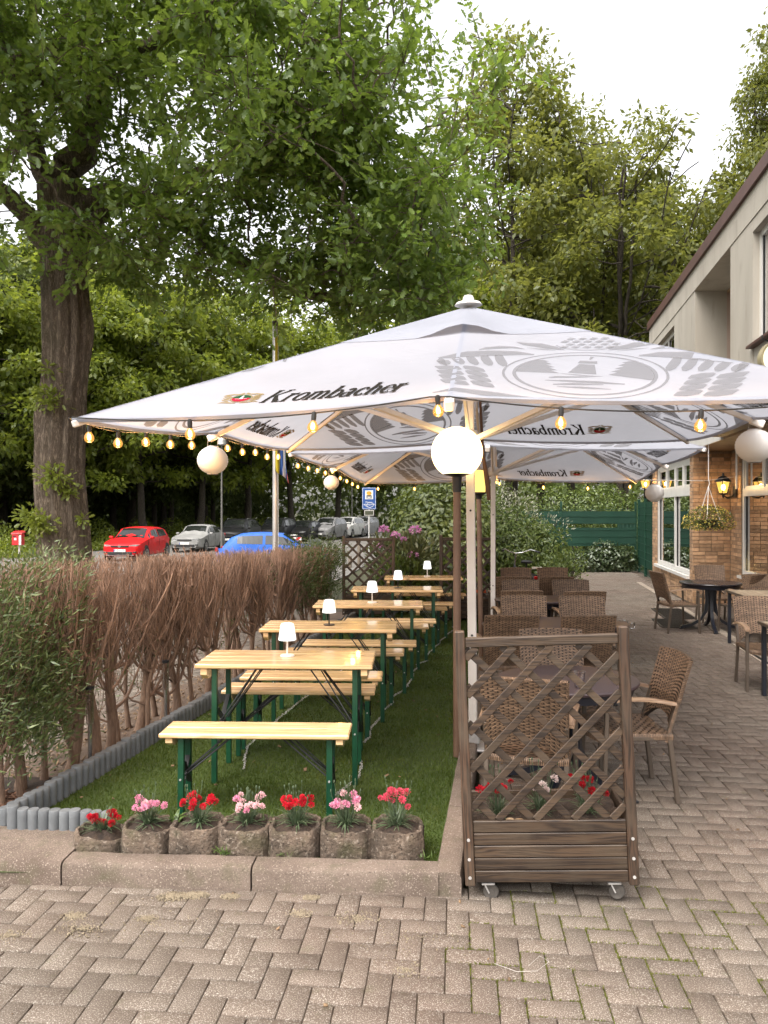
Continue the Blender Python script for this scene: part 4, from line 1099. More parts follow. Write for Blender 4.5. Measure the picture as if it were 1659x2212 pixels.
# ================================================================== LATTICE PLANTERS
def lattice_planter(label, loc, rz, lean, s=1.0):
    root = thing('lattice_planter', label, 'planter', loc, rz); root.rotation_euler = (0, lean, rz); root.scale = (s,) * 3
    Wd, Dp = .79, .38; z0 = .085; pw = .046
    for sg in (-1, 1):
        mb = MB(); x = sg * (Wd / 2 - pw / 2); mb.box((x, 0, z0 + .59), (pw, pw, 1.18), None, .005); post = mb.build('post', M['oldwoodz'], root)
        mb = MB(); mb.box((x, Dp, z0 + .16), (pw, pw, .32), None, .004); mb.build('post', M['oldwoodz'], root)
        for z in (z0 + .04, z0 + .125, z0 + .215):
            sc = MB(); sc.tube([(x, -pw / 2 - .003, z), (x, -pw / 2 + .002, z)], .0075, 10); sc.build('screw', M['galv'], post)
    iw = Wd / 2 - pw
    bh = .0575
    for k in range(5):
        z = z0 + .012 + bh * k + bh / 2
        mb = MB(); mb.box((0, -.004 + random.uniform(-.0015, .0015), z), (2 * iw - .002, .020, bh - .004), None, .003); mb.build('board', M['oldwood'], root)
        mb = MB(); mb.box((0, Dp, z), (2 * iw - .002, .020, bh - .004), None, .003); mb.build('board', M['oldwood'], root)
        for sg in (-1, 1): mb = MB(); mb.box((sg * (Wd / 2 - pw / 2), Dp / 2, z), (.020, Dp - pw - .002, bh - .004), None, .003); mb.build('board', M['oldwood'], root)
    zt_ = z0 + 1.125; zb_ = z0 + .012 + bh * 5
    mb = MB(); mb.box((0, 0, zt_), (2 * iw - .002, .036, .044), None, .004); mb.build('top_rail', M['oldwood'], root)
    lo, hi = zb_ + .001, zt_ - .023; pitch = .173; hw = .0165
    def clip(c, sgn):
        # centre line z = lo + sgn*x + c, clipped to the frame
        pts = []
        for x in (-iw, iw):
            z = lo + sgn * x + c
            if lo <= z <= hi: pts.append((x, z))
        for z in (lo, hi):
            x = (z - lo - c) * sgn
            if -iw <= x <= iw: pts.append((x, z))
        pts = sorted(set((round(a, 5), round(b, 5)) for a, b in pts)); return pts
    for sgn, yo in ((1, -.006), (-1, .007)):
        for k in range(-3, 9):
            c = k * pitch + (.06 if sgn > 0 else .10)
            pts = clip(c, sgn)
            if len(pts) < 2: continue
            a, b = Vector((pts[0][0], yo, pts[0][1])), Vector((pts[-1][0], yo, pts[-1][1]))
            if (b - a).length < .05: continue
            mb = MB(); mb.bar(a, b, .0115, 2 * hw, .002, up=(0, 1, 0)) if False else mb.bar(a, b, 2 * hw, .0115, .002, up=(0, 1, 0)); mb.build('slat', M['oldwood'], root)
    mb = MB(); mb.v = []
    nx, ny = 16, 8
    for j in range(ny + 1):
        for i in range(nx + 1): mb.v.append((-iw + 2 * iw * i / nx, .012 + (Dp - .03) * j / ny, zb_ - .035 + random.uniform(-.014, .016)))
    for j in range(ny):
        for i in range(nx): q = j * (nx + 1) + i; mb.f.append([q, q + 1, q + nx + 2, q + nx + 1])
    mb.build('soil', M['soil'], root)
    bt = MB(); bt.box((0, Dp / 2, z0 + .008), (Wd - .10, Dp - .05, .014)); bt.build('bottom', M['oldwood'], root)
    for sg in (-1, 1):
        for y in (.03, Dp - .03):
            x = sg * (iw - .06); cm = MB(); cm.box((x, y, z0 - .004), (.06, .05, .01), None, .002)
            cm.bar((x - .017, y, z0 - .006), (x - .017 + .02, y, .035), .006, .034, 0, (0, 1, 0)); ca_ = cm.build('caster', M['galv'], root)
            wh = MB(); Rm = Matrix.Rotation(PI / 2, 3, 'X'); wh.lathe([(.0, -.012), (.014, -.012), (.016, -.009), (.032, -.011), (.037, -.006), (.037, .006), (.032, .011), (.016, .009), (.014, .012), (0, .012)], 20, (x + .012, y, .0375), False, Rm.to_4x4()); wh.build('wheel', plain('grey_rubber', (.16, .14, .12), (.06, .05, .05), .7) if 'rub' not in M else M['rub'], ca_, 40)
    return root
M['rub'] = plain('grey_rubber_wheel', (.085, .075, .065), (.04, .035, .03), .7, 30)
PL = lattice_planter('weathered wooden lattice planter on casters in the foreground', (.776, 3.50, .0), R(-4.6), R(-2.5))
lattice_planter('dark lattice planter at the far end of the turf, below the blue sign', (-.245, 12.05, .06), R(2), 0, 1.06)
lattice_planter('dark lattice planter at the far end of the turf, behind the parasol poles', (1.316, 11.95, .0), R(-2), 0, 1.12)
# ================================================================== FLOWER STONES AND CARNATIONS
t = NT('mossy_split_concrete'); v = t.coord()
c = t.mix(t.ramp(t.noise(v, 9, 6), .35, .62), (.150, .110, .080), (.062, .046, .033)); c = t.mix(t.ramp(t.noise(v, 55, 4), .55, .72), c, (.27, .225, .18)); c = t.mix(t.ramp(t.noise(v, 70, 4), .58, .70), c, (.028, .020, .014))
c = t.mix(t.math('MULTIPLY', t.ramp(t.noise(v, 6, 5), .52, .7), .5), c, (.055, .060, .018))
M['flowerstone'] = t.pbr(c, .95, bump=t.noise(v, 60, 6), bstr=1.0, bdist=.015)
def flower_stone(label, x, y, rz, h=.155, broken=0.0):
    root = thing('planting_ring', label, 'flower pot', (x, y, .062), rz, 'rough concrete planting rings on the kerb')
    r_ = random.Random(int(x * 977)); n = 48; mb = MB()
    def rad(a):
        q = .130 / max(abs(math.cos(a)) ** 4 + abs(math.sin(a)) ** 4, .01) ** (1 / 4)
        return min(q, .148) + .004 * math.sin(a * 9 + x * 7) - (.007 if abs((a * 10 / (2 * PI)) % 1 - .5) > .44 else 0)
    prof = [(1.03, -.03), (1.02, h * .25), (1.0, h * .6), (.99, h * .92), (.955, h), (.86, h + .001), (.83, h - .006), (.80, h - .05)]
    for (q, z) in prof:
        for j in range(n):
            a = 2 * PI * j / n; rr = rad(a) * q + r_.uniform(-.0022, .0022)
            drop = broken * (.5 - .5 * math.cos(a - 3.4)) * max(0, z / h)
            zz = z - drop + (r_.uniform(-.004, .004) if z > h * .5 else 0); mb.v.append((rr * math.cos(a), rr * math.sin(a), zz))
    for i in range(len(prof) - 1):
        for j in range(n): mb.f.append([i * n + j, i * n + (j + 1) % n, (i + 1) * n + (j + 1) % n, (i + 1) * n + j])
    mb.build('ring', M['flowerstone'], root, 40)
    sm = MB(); zs = h - .012 - broken * .3
    sm.v.append((0, 0, zs + .018))
    for q in (.4, .8):
        for j in range(20): a = 2 * PI * j / 20; sm.v.append((rad(a) * q * 1.04 * math.cos(a), rad(a) * q * 1.04 * math.sin(a), zs + (.012 if q < .5 else -.006 - (broken * .5 if math.cos(a - 3.4) < 0 else 0)) + r_.uniform(-.006, .006)))
    for j in range(20): sm.f.append([0, 1 + j, 1 + (j + 1) % 20]); sm.f.append([1 + j, 21 + j, 21 + (j + 1) % 20, 1 + (j + 1) % 20])
    sm.build('soil', M['soil'], root, 60)
    return .062 + zs
t = NT('petal_base')
def petal(name, c1, c2):
    return leafmat(name, c1, c2, .3, .02)
PET = {'darkred': petal('dark_red_petal', (.30, .008, .014), (.44, .012, .024)), 'red': petal('red_petal', (.52, .012, .026), (.66, .028, .055)), 'pink': petal('pink_petal', (.70, .20, .36), (.78, .44, .55)),
       'pale': petal('pale_pink_petal', (.80, .45, .50), (.82, .62, .62)), 'rose': petal('rose_petal', (.62, .04, .10), (.70, .14, .20)), 'white': petal('white_petal', (.78, .70, .66), (.7, .55, .55)),
       'yellow': petal('yellow_petal', (.75, .55, .08), (.8, .65, .2)), 'orange': petal('orange_petal', (.7, .2, .05), (.6, .1, .03))}
def carnation_mesh(seed):
    r_ = random.Random(seed); mb = MB()
    for (k, ro, ri, z, up) in ((9, .0165, .004, .000, .35), (9, .0145, .003, .004, .75), (7, .011, .002, .006, 1.3), (5, .007, .001, .008, 2.2)):
        a0 = r_.random() * 6
        for i in range(k):
            a = a0 + 2 * PI * i / k; hw = PI / k * 1.5; b = len(mb.v); R_ = ro * r_.uniform(.85, 1.12)
            mb.v.append((ri * math.cos(a), ri * math.sin(a), z - .003))
            for j in range(5):
                aj = a - hw / 2 + hw * j / 4; q = R_ * (1 - .10 * abs(j - 2) + (.08 if j % 2 else -.04)); zz = z + up * (q - ri) * .6 + r_.uniform(-.0018, .0018)
                mb.v.append((q * math.cos(aj), q * math.sin(aj), zz))
            for j in range(4): mb.f.append([b, b + 1 + j, b + 2 + j])
    return mb
FLW = {}
for cname in PET:
    for s_ in range(2):
        me = carnation_mesh(hash(cname) % 97 + s_ if False else len(FLW) + 3).mesh('flower'); me.materials.append(PET[cname]); FLW[(cname, s_)] = me
M['carnleaf'] = leafmat('carnation_leaf', (.06, .10, .045), (.13, .17, .095), .2, .06)
M['carnstem'] = leafmat('carnation_stem', (.07, .10, .05), (.10, .14, .08), .15, .04)
def blade(mb, p, a, L, wd, lift, droop, seg=4):
    b = len(mb.v); d_ = Vector((math.cos(a), math.sin(a), 0)); s_ = Vector((-d_.y, d_.x, 0))
    for i in range(seg + 1):
        f_ = i / seg; q = Vector(p) + d_ * (L * f_ * math.cos(lift)) + Vector((0, 0, L * (f_ * math.sin(lift) - droop * f_ * f_))); w_ = wd * (1 - f_) ** .6 * (.6 + .4 * min(1, f_ * 4))
        mb.v.append(tuple(q - s_ * w_)); mb.v.append(tuple(q + s_ * w_))
    for i in range(seg): q = b + 2 * i; mb.f.append([q, q + 1, q + 3, q + 2])
def carnation(label, x, y, z, color, nfl, hgt, nbud, spread=.07, seed=0, nl=46, group='carnations in the planting rings'):
    r_ = random.Random(seed + 11); root = thing('carnation_plant', label, 'flowers', (x, y, z), 0, group)
    lf = MB()
    for i in range(nl):
        a = r_.random() * 2 * PI; q = r_.random() * .03; blade(lf, (q * math.cos(a), q * math.sin(a), r_.uniform(0, .04)), a + r_.uniform(-.4, .4), r_.uniform(.06, .135), r_.uniform(.0028, .0058), r_.uniform(.25, 1.25), r_.uniform(.1, .5))
    lf.build('foliage', M['carnleaf'], root)
    sm = MB(); bd = MB()
    for i in range(nfl + nbud):
        fl = i < nfl; a = r_.random() * 2 * PI; q = spread * math.sqrt(r_.random()) * (1 if fl else .9); h_ = hgt * (r_.uniform(.55, .86) if fl else r_.uniform(.8, 1.25))
        top = Vector((q * math.cos(a), q * math.sin(a) * .8, h_)); p0 = Vector((q * .25 * math.cos(a), q * .25 * math.sin(a), 0)); mid = (p0 + top) / 2 + Vector((r_.uniform(-.01, .01), r_.uniform(-.01, .01), 0))
        sm.tube([p0, mid, top], [.0017, .0014, .0012], 5, False)
        for j in range(3): f_ = r_.uniform(.3, .8); pp = p0 + (top - p0) * f_; blade(sm, pp, r_.random() * 6.28, r_.uniform(.02, .045), .0016, .9, .3, 3)
        if fl:
            o = link('flower', FLW[(color if r_.random() > .12 else {'red': 'darkred', 'pink': 'pale', 'pale': 'pink', 'rose': 'red', 'darkred': 'red', 'white': 'pink', 'yellow': 'orange', 'orange': 'yellow'}[color], i % 2)], None, root)
            o.location = top; s_ = r_.uniform(.95, 1.45); o.scale = (s_,) * 3
            tilt_ = r_.uniform(.3, 1.1); o.rotation_euler = (tilt_ * .9, r_.uniform(-.5, .5), 0)
        else:
            b0 = top; bd.lathe([(.0, -.004), (.0030, .0), (.0038, .005), (.003, .011), (.0, .016)], 6, b0, False)
    sm.build('stem', M['carnstem'], root)
    if bd.v: bd.build('bud', M['carnstem'], root, None, 'stuff')
stones = [(-1.455, 'low broken planting ring at the left end of the row, with dark red carnations', .112, .045, 'darkred', 7, .10, 0, 'dark red carnation in the low leftmost planting ring'),
          (-1.205, 'planting ring with the full pink carnation, second from the palisade', .145, .02, 'pink', 9, .155, 8, 'bright pink carnation in full bloom, second from the palisade'),
          (-.955, 'planting ring with the large red carnation, in front of the bench leg', .150, 0, 'red', 7, .165, 6, 'red carnation with big blooms, beside the left bench legs'),
          (-.705, 'planting ring in the middle of the row, with pale pink flowers', .152, 0, 'pale', 7, .165, 16, 'pale pink carnation with many buds, in the middle of the row'),
          (-.452, 'planting ring left of the near bench leg, with red flowers', .155, 0, 'red', 8, .175, 12, 'scarlet carnation left of the right bench leg'),
          (-.192, 'planting ring right of the near bench leg, with pink flowers', .157, 0, 'pink', 8, .185, 18, 'pink carnation with tall buds right of the bench leg'),
          (.070, 'planting ring at the right end of the row, rim chipped and open behind', .160, 0, 'rose', 6, .195, 9, 'rose red carnation in the rightmost planting ring')]
for i, (x, lab, h_, br, col_, nf, hg, nb, clab) in enumerate(stones):
    y = FY(x) + .125 + .155
    zs = flower_stone(lab, x, y, .05 * (i % 3 - 1), h_, br)
    carnation(clab, x + random.uniform(-.01, .01), y - .01, zs, col_, nf + 5, hg, nb + 3, .085, i, 110)
# in the lattice planter
def inpl(u, v_):
    return PL.matrix_world @ Vector((u, v_, .085 + .012 + .0575 * 5 - .03))
bpy.context.view_layer.update()
gpl = 'flowers in the lattice planter'
for (u, v_, col_, nf, hg, nb, lab) in ((-.22, .14, 'red', 9, .19, 10, 'red carnation in the lattice planter, at its kerb side'), (-.02, .16, 'white', 6, .20, 14, 'whitish pink carnation in the middle of the lattice planter'), (.20, .15, 'darkred', 8, .19, 14, 'dark red carnation in the lattice planter, at its walkway side')):
    p = inpl(u, v_); carnation(lab, p.x, p.y, p.z, col_, nf, hg, nb, .10, int(u * 100) + 50, 50, gpl)
for k, (u, v_, s_) in enumerate(((-.13, .05, .030), (-.17, .07, .022))):
    p = inpl(u, v_); mb = MB(); mb.lathe([(0, -.5), (.6, -.35), (.95, 0), (.8, .4), (.3, .6), (0, .62)], 10, cap=False); o = mb.build('pebble', plain('pale_shell_stone', (.52, .38, .24), (.40, .27, .16), .7) if k == 0 else M['pebble'], None, 60); M['pebble'] = o.data.materials[0]
    o.location = p; o.scale = (s_, s_ * .8, s_ * .6); tag(o, 'larger pale stone on the soil of the lattice planter' if k == 0 else 'smaller pale stone on the soil of the lattice planter', 'stone')
# weeds along the kerb and between the rings
M['weed'] = leafmat('weed_leaf', (.075, .125, .030), (.13, .19, .05), .3, .04)
for (x, dy, n, L, lab) in ((-.79, .145, 42, .075, 'bushy green weed at the foot of the middle planting rings'), (-.505, .14, 16, .05, 'small grass weed at the foot of the scarlet carnation ring'), (-1.085, .30, 12, .10, 'broad leaved weed between the pink and the red carnation'), (-.60, .33, 10, .08, 'small weed between pale pink and scarlet carnation rings'), (.20, .16, 20, .05, 'grass weed at the right end of the planting rings')):
    mb = MB()
    for i in range(n): a = random.random() * 6.28; blade(mb, (random.gauss(0, .018), random.gauss(0, .008), 0), a, L * random.uniform(.5, 1.1), L * .045 * (3 if 'broad' in lab else 1), random.uniform(.5, 1.4), random.uniform(.1, .6))
    o = mb.build('weed', M['weed'], None); o.location = (x, FY(x) + dy, .11 if dy < .2 else .2); tag(o, lab, 'weed')
# white thread dropped on the paving
th = MB(); th.tube([(.44, 3.02, .004), (.52, 2.965, .005), (.60, 2.97, .005), (.66, 3.03, .006), (.63, 3.07, .005), (.57, 3.0, .005)], .0007, 4); tag(th.build('thread', plain('white_thread', (.6, .57, .52)), None), 'thin white thread lying on the pavers in front of the planter', 'thread')
# ================================================================== VEGETATION
def tubes_np(P, R, sides=4):
    """P (n,k,3) centre lines, R (n,k) radii -> V, F"""
    n, k, _ = P.shape
    T = np.gradient(P, axis=1); T /= np.linalg.norm(T, axis=2, keepdims=True) + 1e-9
    ref = np.where(np.abs(T[..., 2:3]) > .9, np.array([1., 0, 0]), np.array([0, 0, 1.])); ref = ref[:, :1] * np.ones_like(T)
    X = np.cross(T, ref); X /= np.linalg.norm(X, axis=2, keepdims=True) + 1e-9; Yv = np.cross(T, X)
    a = np.arange(sides) * 2 * PI / sides
    V = P[:, :, None] + R[:, :, None, None] * (X[:, :, None] * np.cos(a)[None, None, :, None] + Yv[:, :, None] * np.sin(a)[None, None, :, None])
    base = (np.arange(n) * k * sides)[:, None, None] + (np.arange(k - 1) * sides)[None, :, None] + np.arange(sides)[None, None]
    nx_ = (np.arange(sides) + 1) % sides; b2 = (np.arange(n) * k * sides)[:, None, None] + (np.arange(k - 1) * sides)[None, :, None] + nx_[None, None]
    F = np.stack([base, b2, b2 + sides, base + sides], -1).reshape(-1, 4)
    return V.reshape(-1, 3), F
def merge_np(L):
    Vs = []; Fs = []; b = 0
    for V, F in L: Vs.append(V); Fs.append(F + b); b += len(V)
    return np.concatenate(Vs), np.concatenate(Fs)
def smooth_mesh(name, V, F, mat):
    me = npmesh(name, V, F); me.polygons.foreach_set('use_smooth', [True] * len(me.polygons)); me.materials.append(mat); return me
def rand_rot(n, up=None, jitter=1.0):
    """random frames (n,3,3) whose z axis is up (n,3) perturbed"""
    if up is None: up = rng.normal(size=(n, 3))
    z = up + jitter * rng.normal(size=(n, 3)); z /= np.linalg.norm(z, axis=1, keepdims=True)
    r_ = rng.normal(size=(n, 3)); x = np.cross(r_, z); x /= np.linalg.norm(x, axis=1, keepdims=True); y = np.cross(z, x)
    return np.stack([x, y, z], -1)
def cloud(P, Rm, Sz, T, Fl):
    n = len(P); k = len(T)
    V = np.einsum('nij,kj->nki', Rm, T) * Sz[:, None, None] + P[:, None]
    return V.reshape(-1, 3), [(np.asarray(F)[None] + (np.arange(n) * k)[:, None, None]).reshape(-1, len(F[0])) for F in Fl]
OAK_T = np.array([(0, 0, 0), (.10, .18, .02), (.22, .30, .05), (.13, .42, .03), (.30, .55, .07), (.16, .66, .03), (.25, .82, .05), (.08, .95, .0), (0, 1.0, -.03), (0, .5, -.02),
                  (-.10, .18, .02), (-.22, .30, .05), (-.13, .42, .03), (-.30, .55, .07), (-.16, .66, .03), (-.25, .82, .05), (-.08, .95, .0)])
OAK_F = [[(0, 1, 2, 3, 9), (9, 3, 4, 5, 8), ], [(8, 5, 6, 7)], [(0, 9, 12, 11, 10), (9, 8, 14, 13, 12)], [(8, 16, 15, 14)]]
LEAF_T = np.array([(0, 0, 0), (.26, .45, .05), (0, 1, -.05), (-.26, .45, .05)]); LEAF_F = [[(0, 1, 2, 3)]]
SPRAY_T = np.array([(0, 0, 0), (.10, .30, .03), (.05, .62, 0), (.0, 1, -.04), (-.05, .62, 0), (-.10, .30, .03)]); SPRAY_F = [[(0, 1, 2, 3, 4, 5)]]
LONG_T = np.array([(0, 0, 0), (.13, .28, .04), (.15, .6, .03), (0, 1, -.06), (-.15, .6, .03), (-.13, .28, .04)]); LONG_F = [[(0, 1, 2, 3, 4, 5)]]

def bark(name, c1, c2, sx=14, sz=2.2, moss=(.05, .05, .015)):
    t = NT(name); v2 = t.coord((1, 1, 1)); v = t.coord((sx, sx, sz)); nz = t.n('TexNoise'); nz.inputs['Scale'].default_value = .9; nz.inputs['Detail'].default_value = 3; t.l(v, nz.inputs['Vector'])
    vm = t.n('VectorMath', operation='MULTIPLY_ADD'); t.l(nz.outputs['Color'], vm.inputs[0]); vm.inputs[1].default_value = (2.2, 2.2, 1.2); t.l(v, vm.inputs[2])
    n1 = t.noise(vm.outputs[0], 1.6, 8, .7, .3); n2 = t.noise(v2, 60, 4, .6)
    rid = t.math('SUBTRACT', 1.0, t.math('ABSOLUTE', t.math('MULTIPLY', t.math('SUBTRACT', n1, .5), 4.5)), True)
    f = t.math('ADD', t.math('MULTIPLY', t.math('SUBTRACT', 1.0, rid), .7), t.math('MULTIPLY', n2, .35))
    c = t.mix(t.ramp(f, .22, .62), c2, c1); c = t.mix(t.math('MULTIPLY', t.ramp(t.noise(v2, 1.6, 5), .55, .75), .45), c, moss)
    return t.pbr(c, .95, bump=f, bstr=1.0, bdist=.05)
M['oakbark'] = bark('oak_bark', (.40, .31, .23), (.12, .088, .062))
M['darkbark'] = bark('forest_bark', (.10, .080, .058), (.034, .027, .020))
M['twig'] = plain('hedge_twig', (.31, .195, .135), (.15, .095, .066), .8, 9, .3, 90, rnd=.9)
M['hedgetrunk'] = plain('hedge_trunk_bark', (.23, .15, .10), (.12, .075, .052), .9, 14, .6, 60, stretch=(6, 6, 1))
M['thuja'] = leafmat('thuja_spray', (.055, .090, .026), (.145, .175, .060), .3, .05)
M['thujagreen'] = leafmat('thuja_fresh_spray', (.040, .070, .018), (.085, .115, .032), .25, .04)

# ---- bare trimmed hedge along the turf
def ztop(Y): return 1.47 - .032 * (Y - 4.2)
hedge_group = 'clipped thuja hedge plants along the turf'
def hedge_plant(i, Y, label, ntr, green):
    x0 = HX(Y) - .33; root = thing('hedge_plant', label, 'hedge', (x0, Y, .03), 0, hedge_group)
    r_ = np.random.default_rng(100 + i); L = []
    zt = ztop(Y) - .03; starts = []
    for k in range(ntr):
        K = 9; f_ = np.linspace(0, 1, K); ox = r_.normal(0, .05); oy = r_.normal(0, .10) if k else 0.0
        leanx, leany = r_.normal(0, .10), r_.normal(0, .16); hgt = zt * r_.uniform(.66, .9)
        P = np.stack([ox + leanx * f_ ** 1.4 + .012 * np.sin(f_ * 9 + k), oy + leany * f_ ** 1.4 + .016 * np.sin(f_ * 7 + 2 * k), hgt * f_ - .05], -1)
        rr = (.042 if k == 0 else .024) * r_.uniform(.8, 1.15) * (1 - .72 * f_ ** .9); rr[0] *= 1.25
        L.append(tubes_np(P[None], rr[None], 9)); starts.append(P)
    V, F = merge_np(L); link('trunk', smooth_mesh('trunk', V, [F], M['hedgetrunk']), None, root)
    # main branches rising in a fan, then fine twigs cut off level on top
    NB_ = 46; PB = []; RB = []
    for b in range(NB_):
        P = starts[r_.integers(ntr)]; j = r_.integers(4, 9) if r_.random() < .82 else r_.integers(2, 5); j = min(j, 8); p0 = P[j] + r_.normal(0, .004, 3)
        az = r_.random() * 2 * PI; sp = r_.uniform(.10, .40); e = np.array([math.cos(az) * sp * .75, p0[1] * .3 + math.sin(az) * sp * 1.1, 0]); top = min(zt, p0[2] + r_.uniform(.35, .80)) + r_.normal(0, .02)
        end = np.array([np.clip(e[0], -.27, .27), np.clip(p0[1] + e[1], -.42, .42), top])
        f_ = np.linspace(0, 1, 7)[:, None]; bow = np.concatenate([f_ ** .62, f_ ** .62, f_ ** 1.25], 1)
        Q = p0 + (end - p0) * bow + r_.normal(0, .006, (7, 3)) * f_; PB.append(Q); RB.append((.0095 * r_.uniform(.5, 1.6)) * (1 - .62 * f_[:, 0]))
    PB = np.array(PB); L = [tubes_np(PB, np.array(RB), 5)]
    NT_ = 700; PT_ = []; RT_ = []
    for b in range(NT_):
        B = PB[r_.integers(NB_)]; j = r_.integers(1, 6); p0 = B[j] + (B[j + 1] - B[j]) * r_.random()
        az = r_.random() * 2 * PI; hh = r_.uniform(.10, .46); end = p0 + np.array([math.cos(az) * hh * r_.uniform(.05, .60), math.sin(az) * hh * r_.uniform(.05, .60), hh])
        end[0] = np.clip(end[0], -.30, .30); end[1] = np.clip(end[1], -.46, .46)
        if end[2] > zt: end = p0 + (end - p0) * max(.15, (zt + r_.normal(0, .022) - p0[2]) / (end[2] - p0[2]))
        f_ = np.linspace(0, 1, 5)[:, None]; Q = p0 + (end - p0) * np.concatenate([f_ ** .7, f_ ** .7, f_ ** 1.15], 1) + r_.normal(0, .012, (5, 3)) * f_
        PT_.append(Q); RT_.append(.0023 * r_.uniform(.55, 1.5) * (1 - .5 * f_[:, 0]))
    PT_ = np.array(PT_); L.append(tubes_np(PT_, np.array(RT_), 4))
    V, F = merge_np(L); link('branches', smooth_mesh('branches', V, [F], M['twig']), None, root, 'stuff')
    # remaining green sprays
    gn, side_, zlo, zhi, mat = green
    if gn:
        nc = max(4, gn // 60); C = np.stack([side_ * r_.uniform(.05, .33, nc) if side_ else r_.uniform(-.3, .3, nc), r_.uniform(-.45, .45, nc), r_.uniform(zlo, zhi, nc)], -1)
        ci = r_.integers(0, nc, gn); P = C[ci] + r_.normal(0, 1, (gn, 3)) * np.array([.06, .07, .08])
        up = P * np.array([1.6, .9, 0]) + np.array([0, 0, .35]); Rm = rand_rot(gn, np.cross(up, r_.normal(size=(gn, 3))) , .25)
        # let the spray's long axis (y) point outward and up
        d = up / (np.linalg.norm(up, axis=1, keepdims=True) + 1e-6) + r_.normal(0, .45, (gn, 3)); d /= np.linalg.norm(d, axis=1, keepdims=True); z = np.cross(d, r_.normal(size=(gn, 3))); z /= np.linalg.norm(z, axis=1, keepdims=True); x = np.cross(d, z)
        V, F = cloud(P, np.stack([x, d, z], -1), r_.uniform(.028, .068, gn), SPRAY_T, SPRAY_F); link('foliage', npmesh('foliage', V, F), M[mat], root, 'stuff')
hy = [4.40, 4.78, 5.17, 5.42, 5.66, 6.13, 6.45, 6.74, 7.04, 7.42, 7.84, 8.26, 8.7, 9.14, 9.6, 10.05, 10.5, 10.95, 11.35]
hl = ['leftmost hedge plant, thickly green, cut by the picture edge', 'green hedge plant just right of the picture edge one, in front of the oak trunk', 'half green hedge plant by the front left corner of the palisade', 'slim bare hedge plant close to the left steel stake light',
      'bare hedge plant with knotted trunk left of the front bench', 'bare brown hedge plant beside the left end of the front bench', 'bare brown hedge plant by the second steel stake light', 'bare brown hedge plant level with the bench behind the first beer table', 'bare brown hedge plant below the red hatchback',
      'bare brown hedge plant by the third steel stake light', 'bare brown hedge plant below the silver sedan', 'bare brown hedge plant level with the middle beer table', 'last fully bare hedge plant, before the row turns green', 'hedge plant with the first green sprays among bare twigs, below the blue hatchback',
      'half green hedge plant level with the fourth beer table', 'green hedge plant below the flagpole', 'green clipped hedge plant just past the flagpole', 'green clipped hedge plant, last but one before the lattice planter', 'green clipped hedge plant at the very end, beside the lattice planter']
for i, Y in enumerate(hy):
    if i < 2: g = ((9000, 7500)[i], 0, .30, 1.46, 'thuja')
    elif i == 2: g = (4200, -1, .30, 1.40, 'thuja')
    elif i < 5: g = (420, -1, .2, .9, 'thuja')
    elif i < 13: g = (160, -1, .2, 1.0, 'thuja')
    elif i < 15: g = (500, 0, .8, 1.15, 'thujagreen')
    else: g = (3000, 0, .50, ztop(Y) + .03, 'thujagreen')
    lab = hl[i] if True else ('bare brown twiggy hedge plant in the middle of the row, behind the beer tables' if i < 13 else ('half green hedge plant where the bare hedge turns green' if i < 15 else 'green clipped hedge plant at the far end of the row'))
    hedge_plant(i, Y, lab, 3 if i % 2 else 2, g)
# extra far-left greenery leaning out of the hedge toward the sidewalk
# ---- leafy trees -------------------------------------------------------------------
M['oakleaf'] = leafmat('oak_leaf', (.105, .180, .030), (.205, .275, .050), .50, .06, (.30, .42, .05))
M['oakfresh'] = leafmat('oak_fresh_leaf', (.16, .20, .028), (.27, .31, .06), .45, .05, (.36, .42, .05))
M['midleaf'] = leafmat('woodland_leaf', (.115, .165, .022), (.22, .25, .038), .55, .03, (.32, .38, .04))
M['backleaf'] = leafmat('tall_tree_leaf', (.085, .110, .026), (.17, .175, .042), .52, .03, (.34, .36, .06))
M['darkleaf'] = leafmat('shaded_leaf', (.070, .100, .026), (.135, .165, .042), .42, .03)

def limb(pts, r0, r1, n=14, sides=12, wob=.03, seed=0):
    r_ = np.random.default_rng(seed); pts = np.array(pts, float); k = len(pts); t_ = np.linspace(0, k - 1, n); out_ = []
    for u in t_:
        i = min(int(u), k - 2); f_ = u - i
        p0, p1, p2, p3 = pts[max(i - 1, 0)], pts[i], pts[i + 1], pts[min(i + 2, k - 1)]
        out_.append(.5 * ((2 * p1) + (p2 - p0) * f_ + (2 * p0 - 5 * p1 + 4 * p2 - p3) * f_ ** 2 + (3 * p1 - p0 - 3 * p2 + p3) * f_ ** 3))
    P = np.array(out_); P[1:-1] += r_.normal(0, wob, (n - 2, 3))
    return P, r0 + (r1 - r0) * np.linspace(0, 1, n) ** .8
# big oak: ridged trunk
OX, OY = -5.48, 13.0
oak = thing('oak_tree', 'big old oak with leaf tufts on its trunk, standing behind the hedge', 'tree', (OX, OY, 0))
NRg, NS = 150, 64; V = []
zz = np.linspace(-.15, 7.3, NRg); rr = np.interp(zz, [-.15, .3, 1.0, 2.5, 4.2, 5.0, 6.0, 6.7, 7.3], [.60, .47, .42, .38, .35, .375, .35, .38, .43])
cx0 = np.interp(zz, [0, 2.5, 5, 7.3], [0, -.05, .02, .03]) + .03 * np.sin(zz * 1.7)
th_ = np.arange(NS) * 2 * PI / NS
r_ = np.random.default_rng(5); ph = r_.random(9) * 6
ridge = np.zeros((NRg, NS))
for q in range(5):
    fr = (9, 13, 17, 22, 27)[q]; ridge += (.019, .017, .015, .012, .010)[q] * np.sin(th_[None] * fr + 1.1 * np.sin(zz[:, None] * (.9 + .35 * q) + ph[q]) + ph[q + 3])
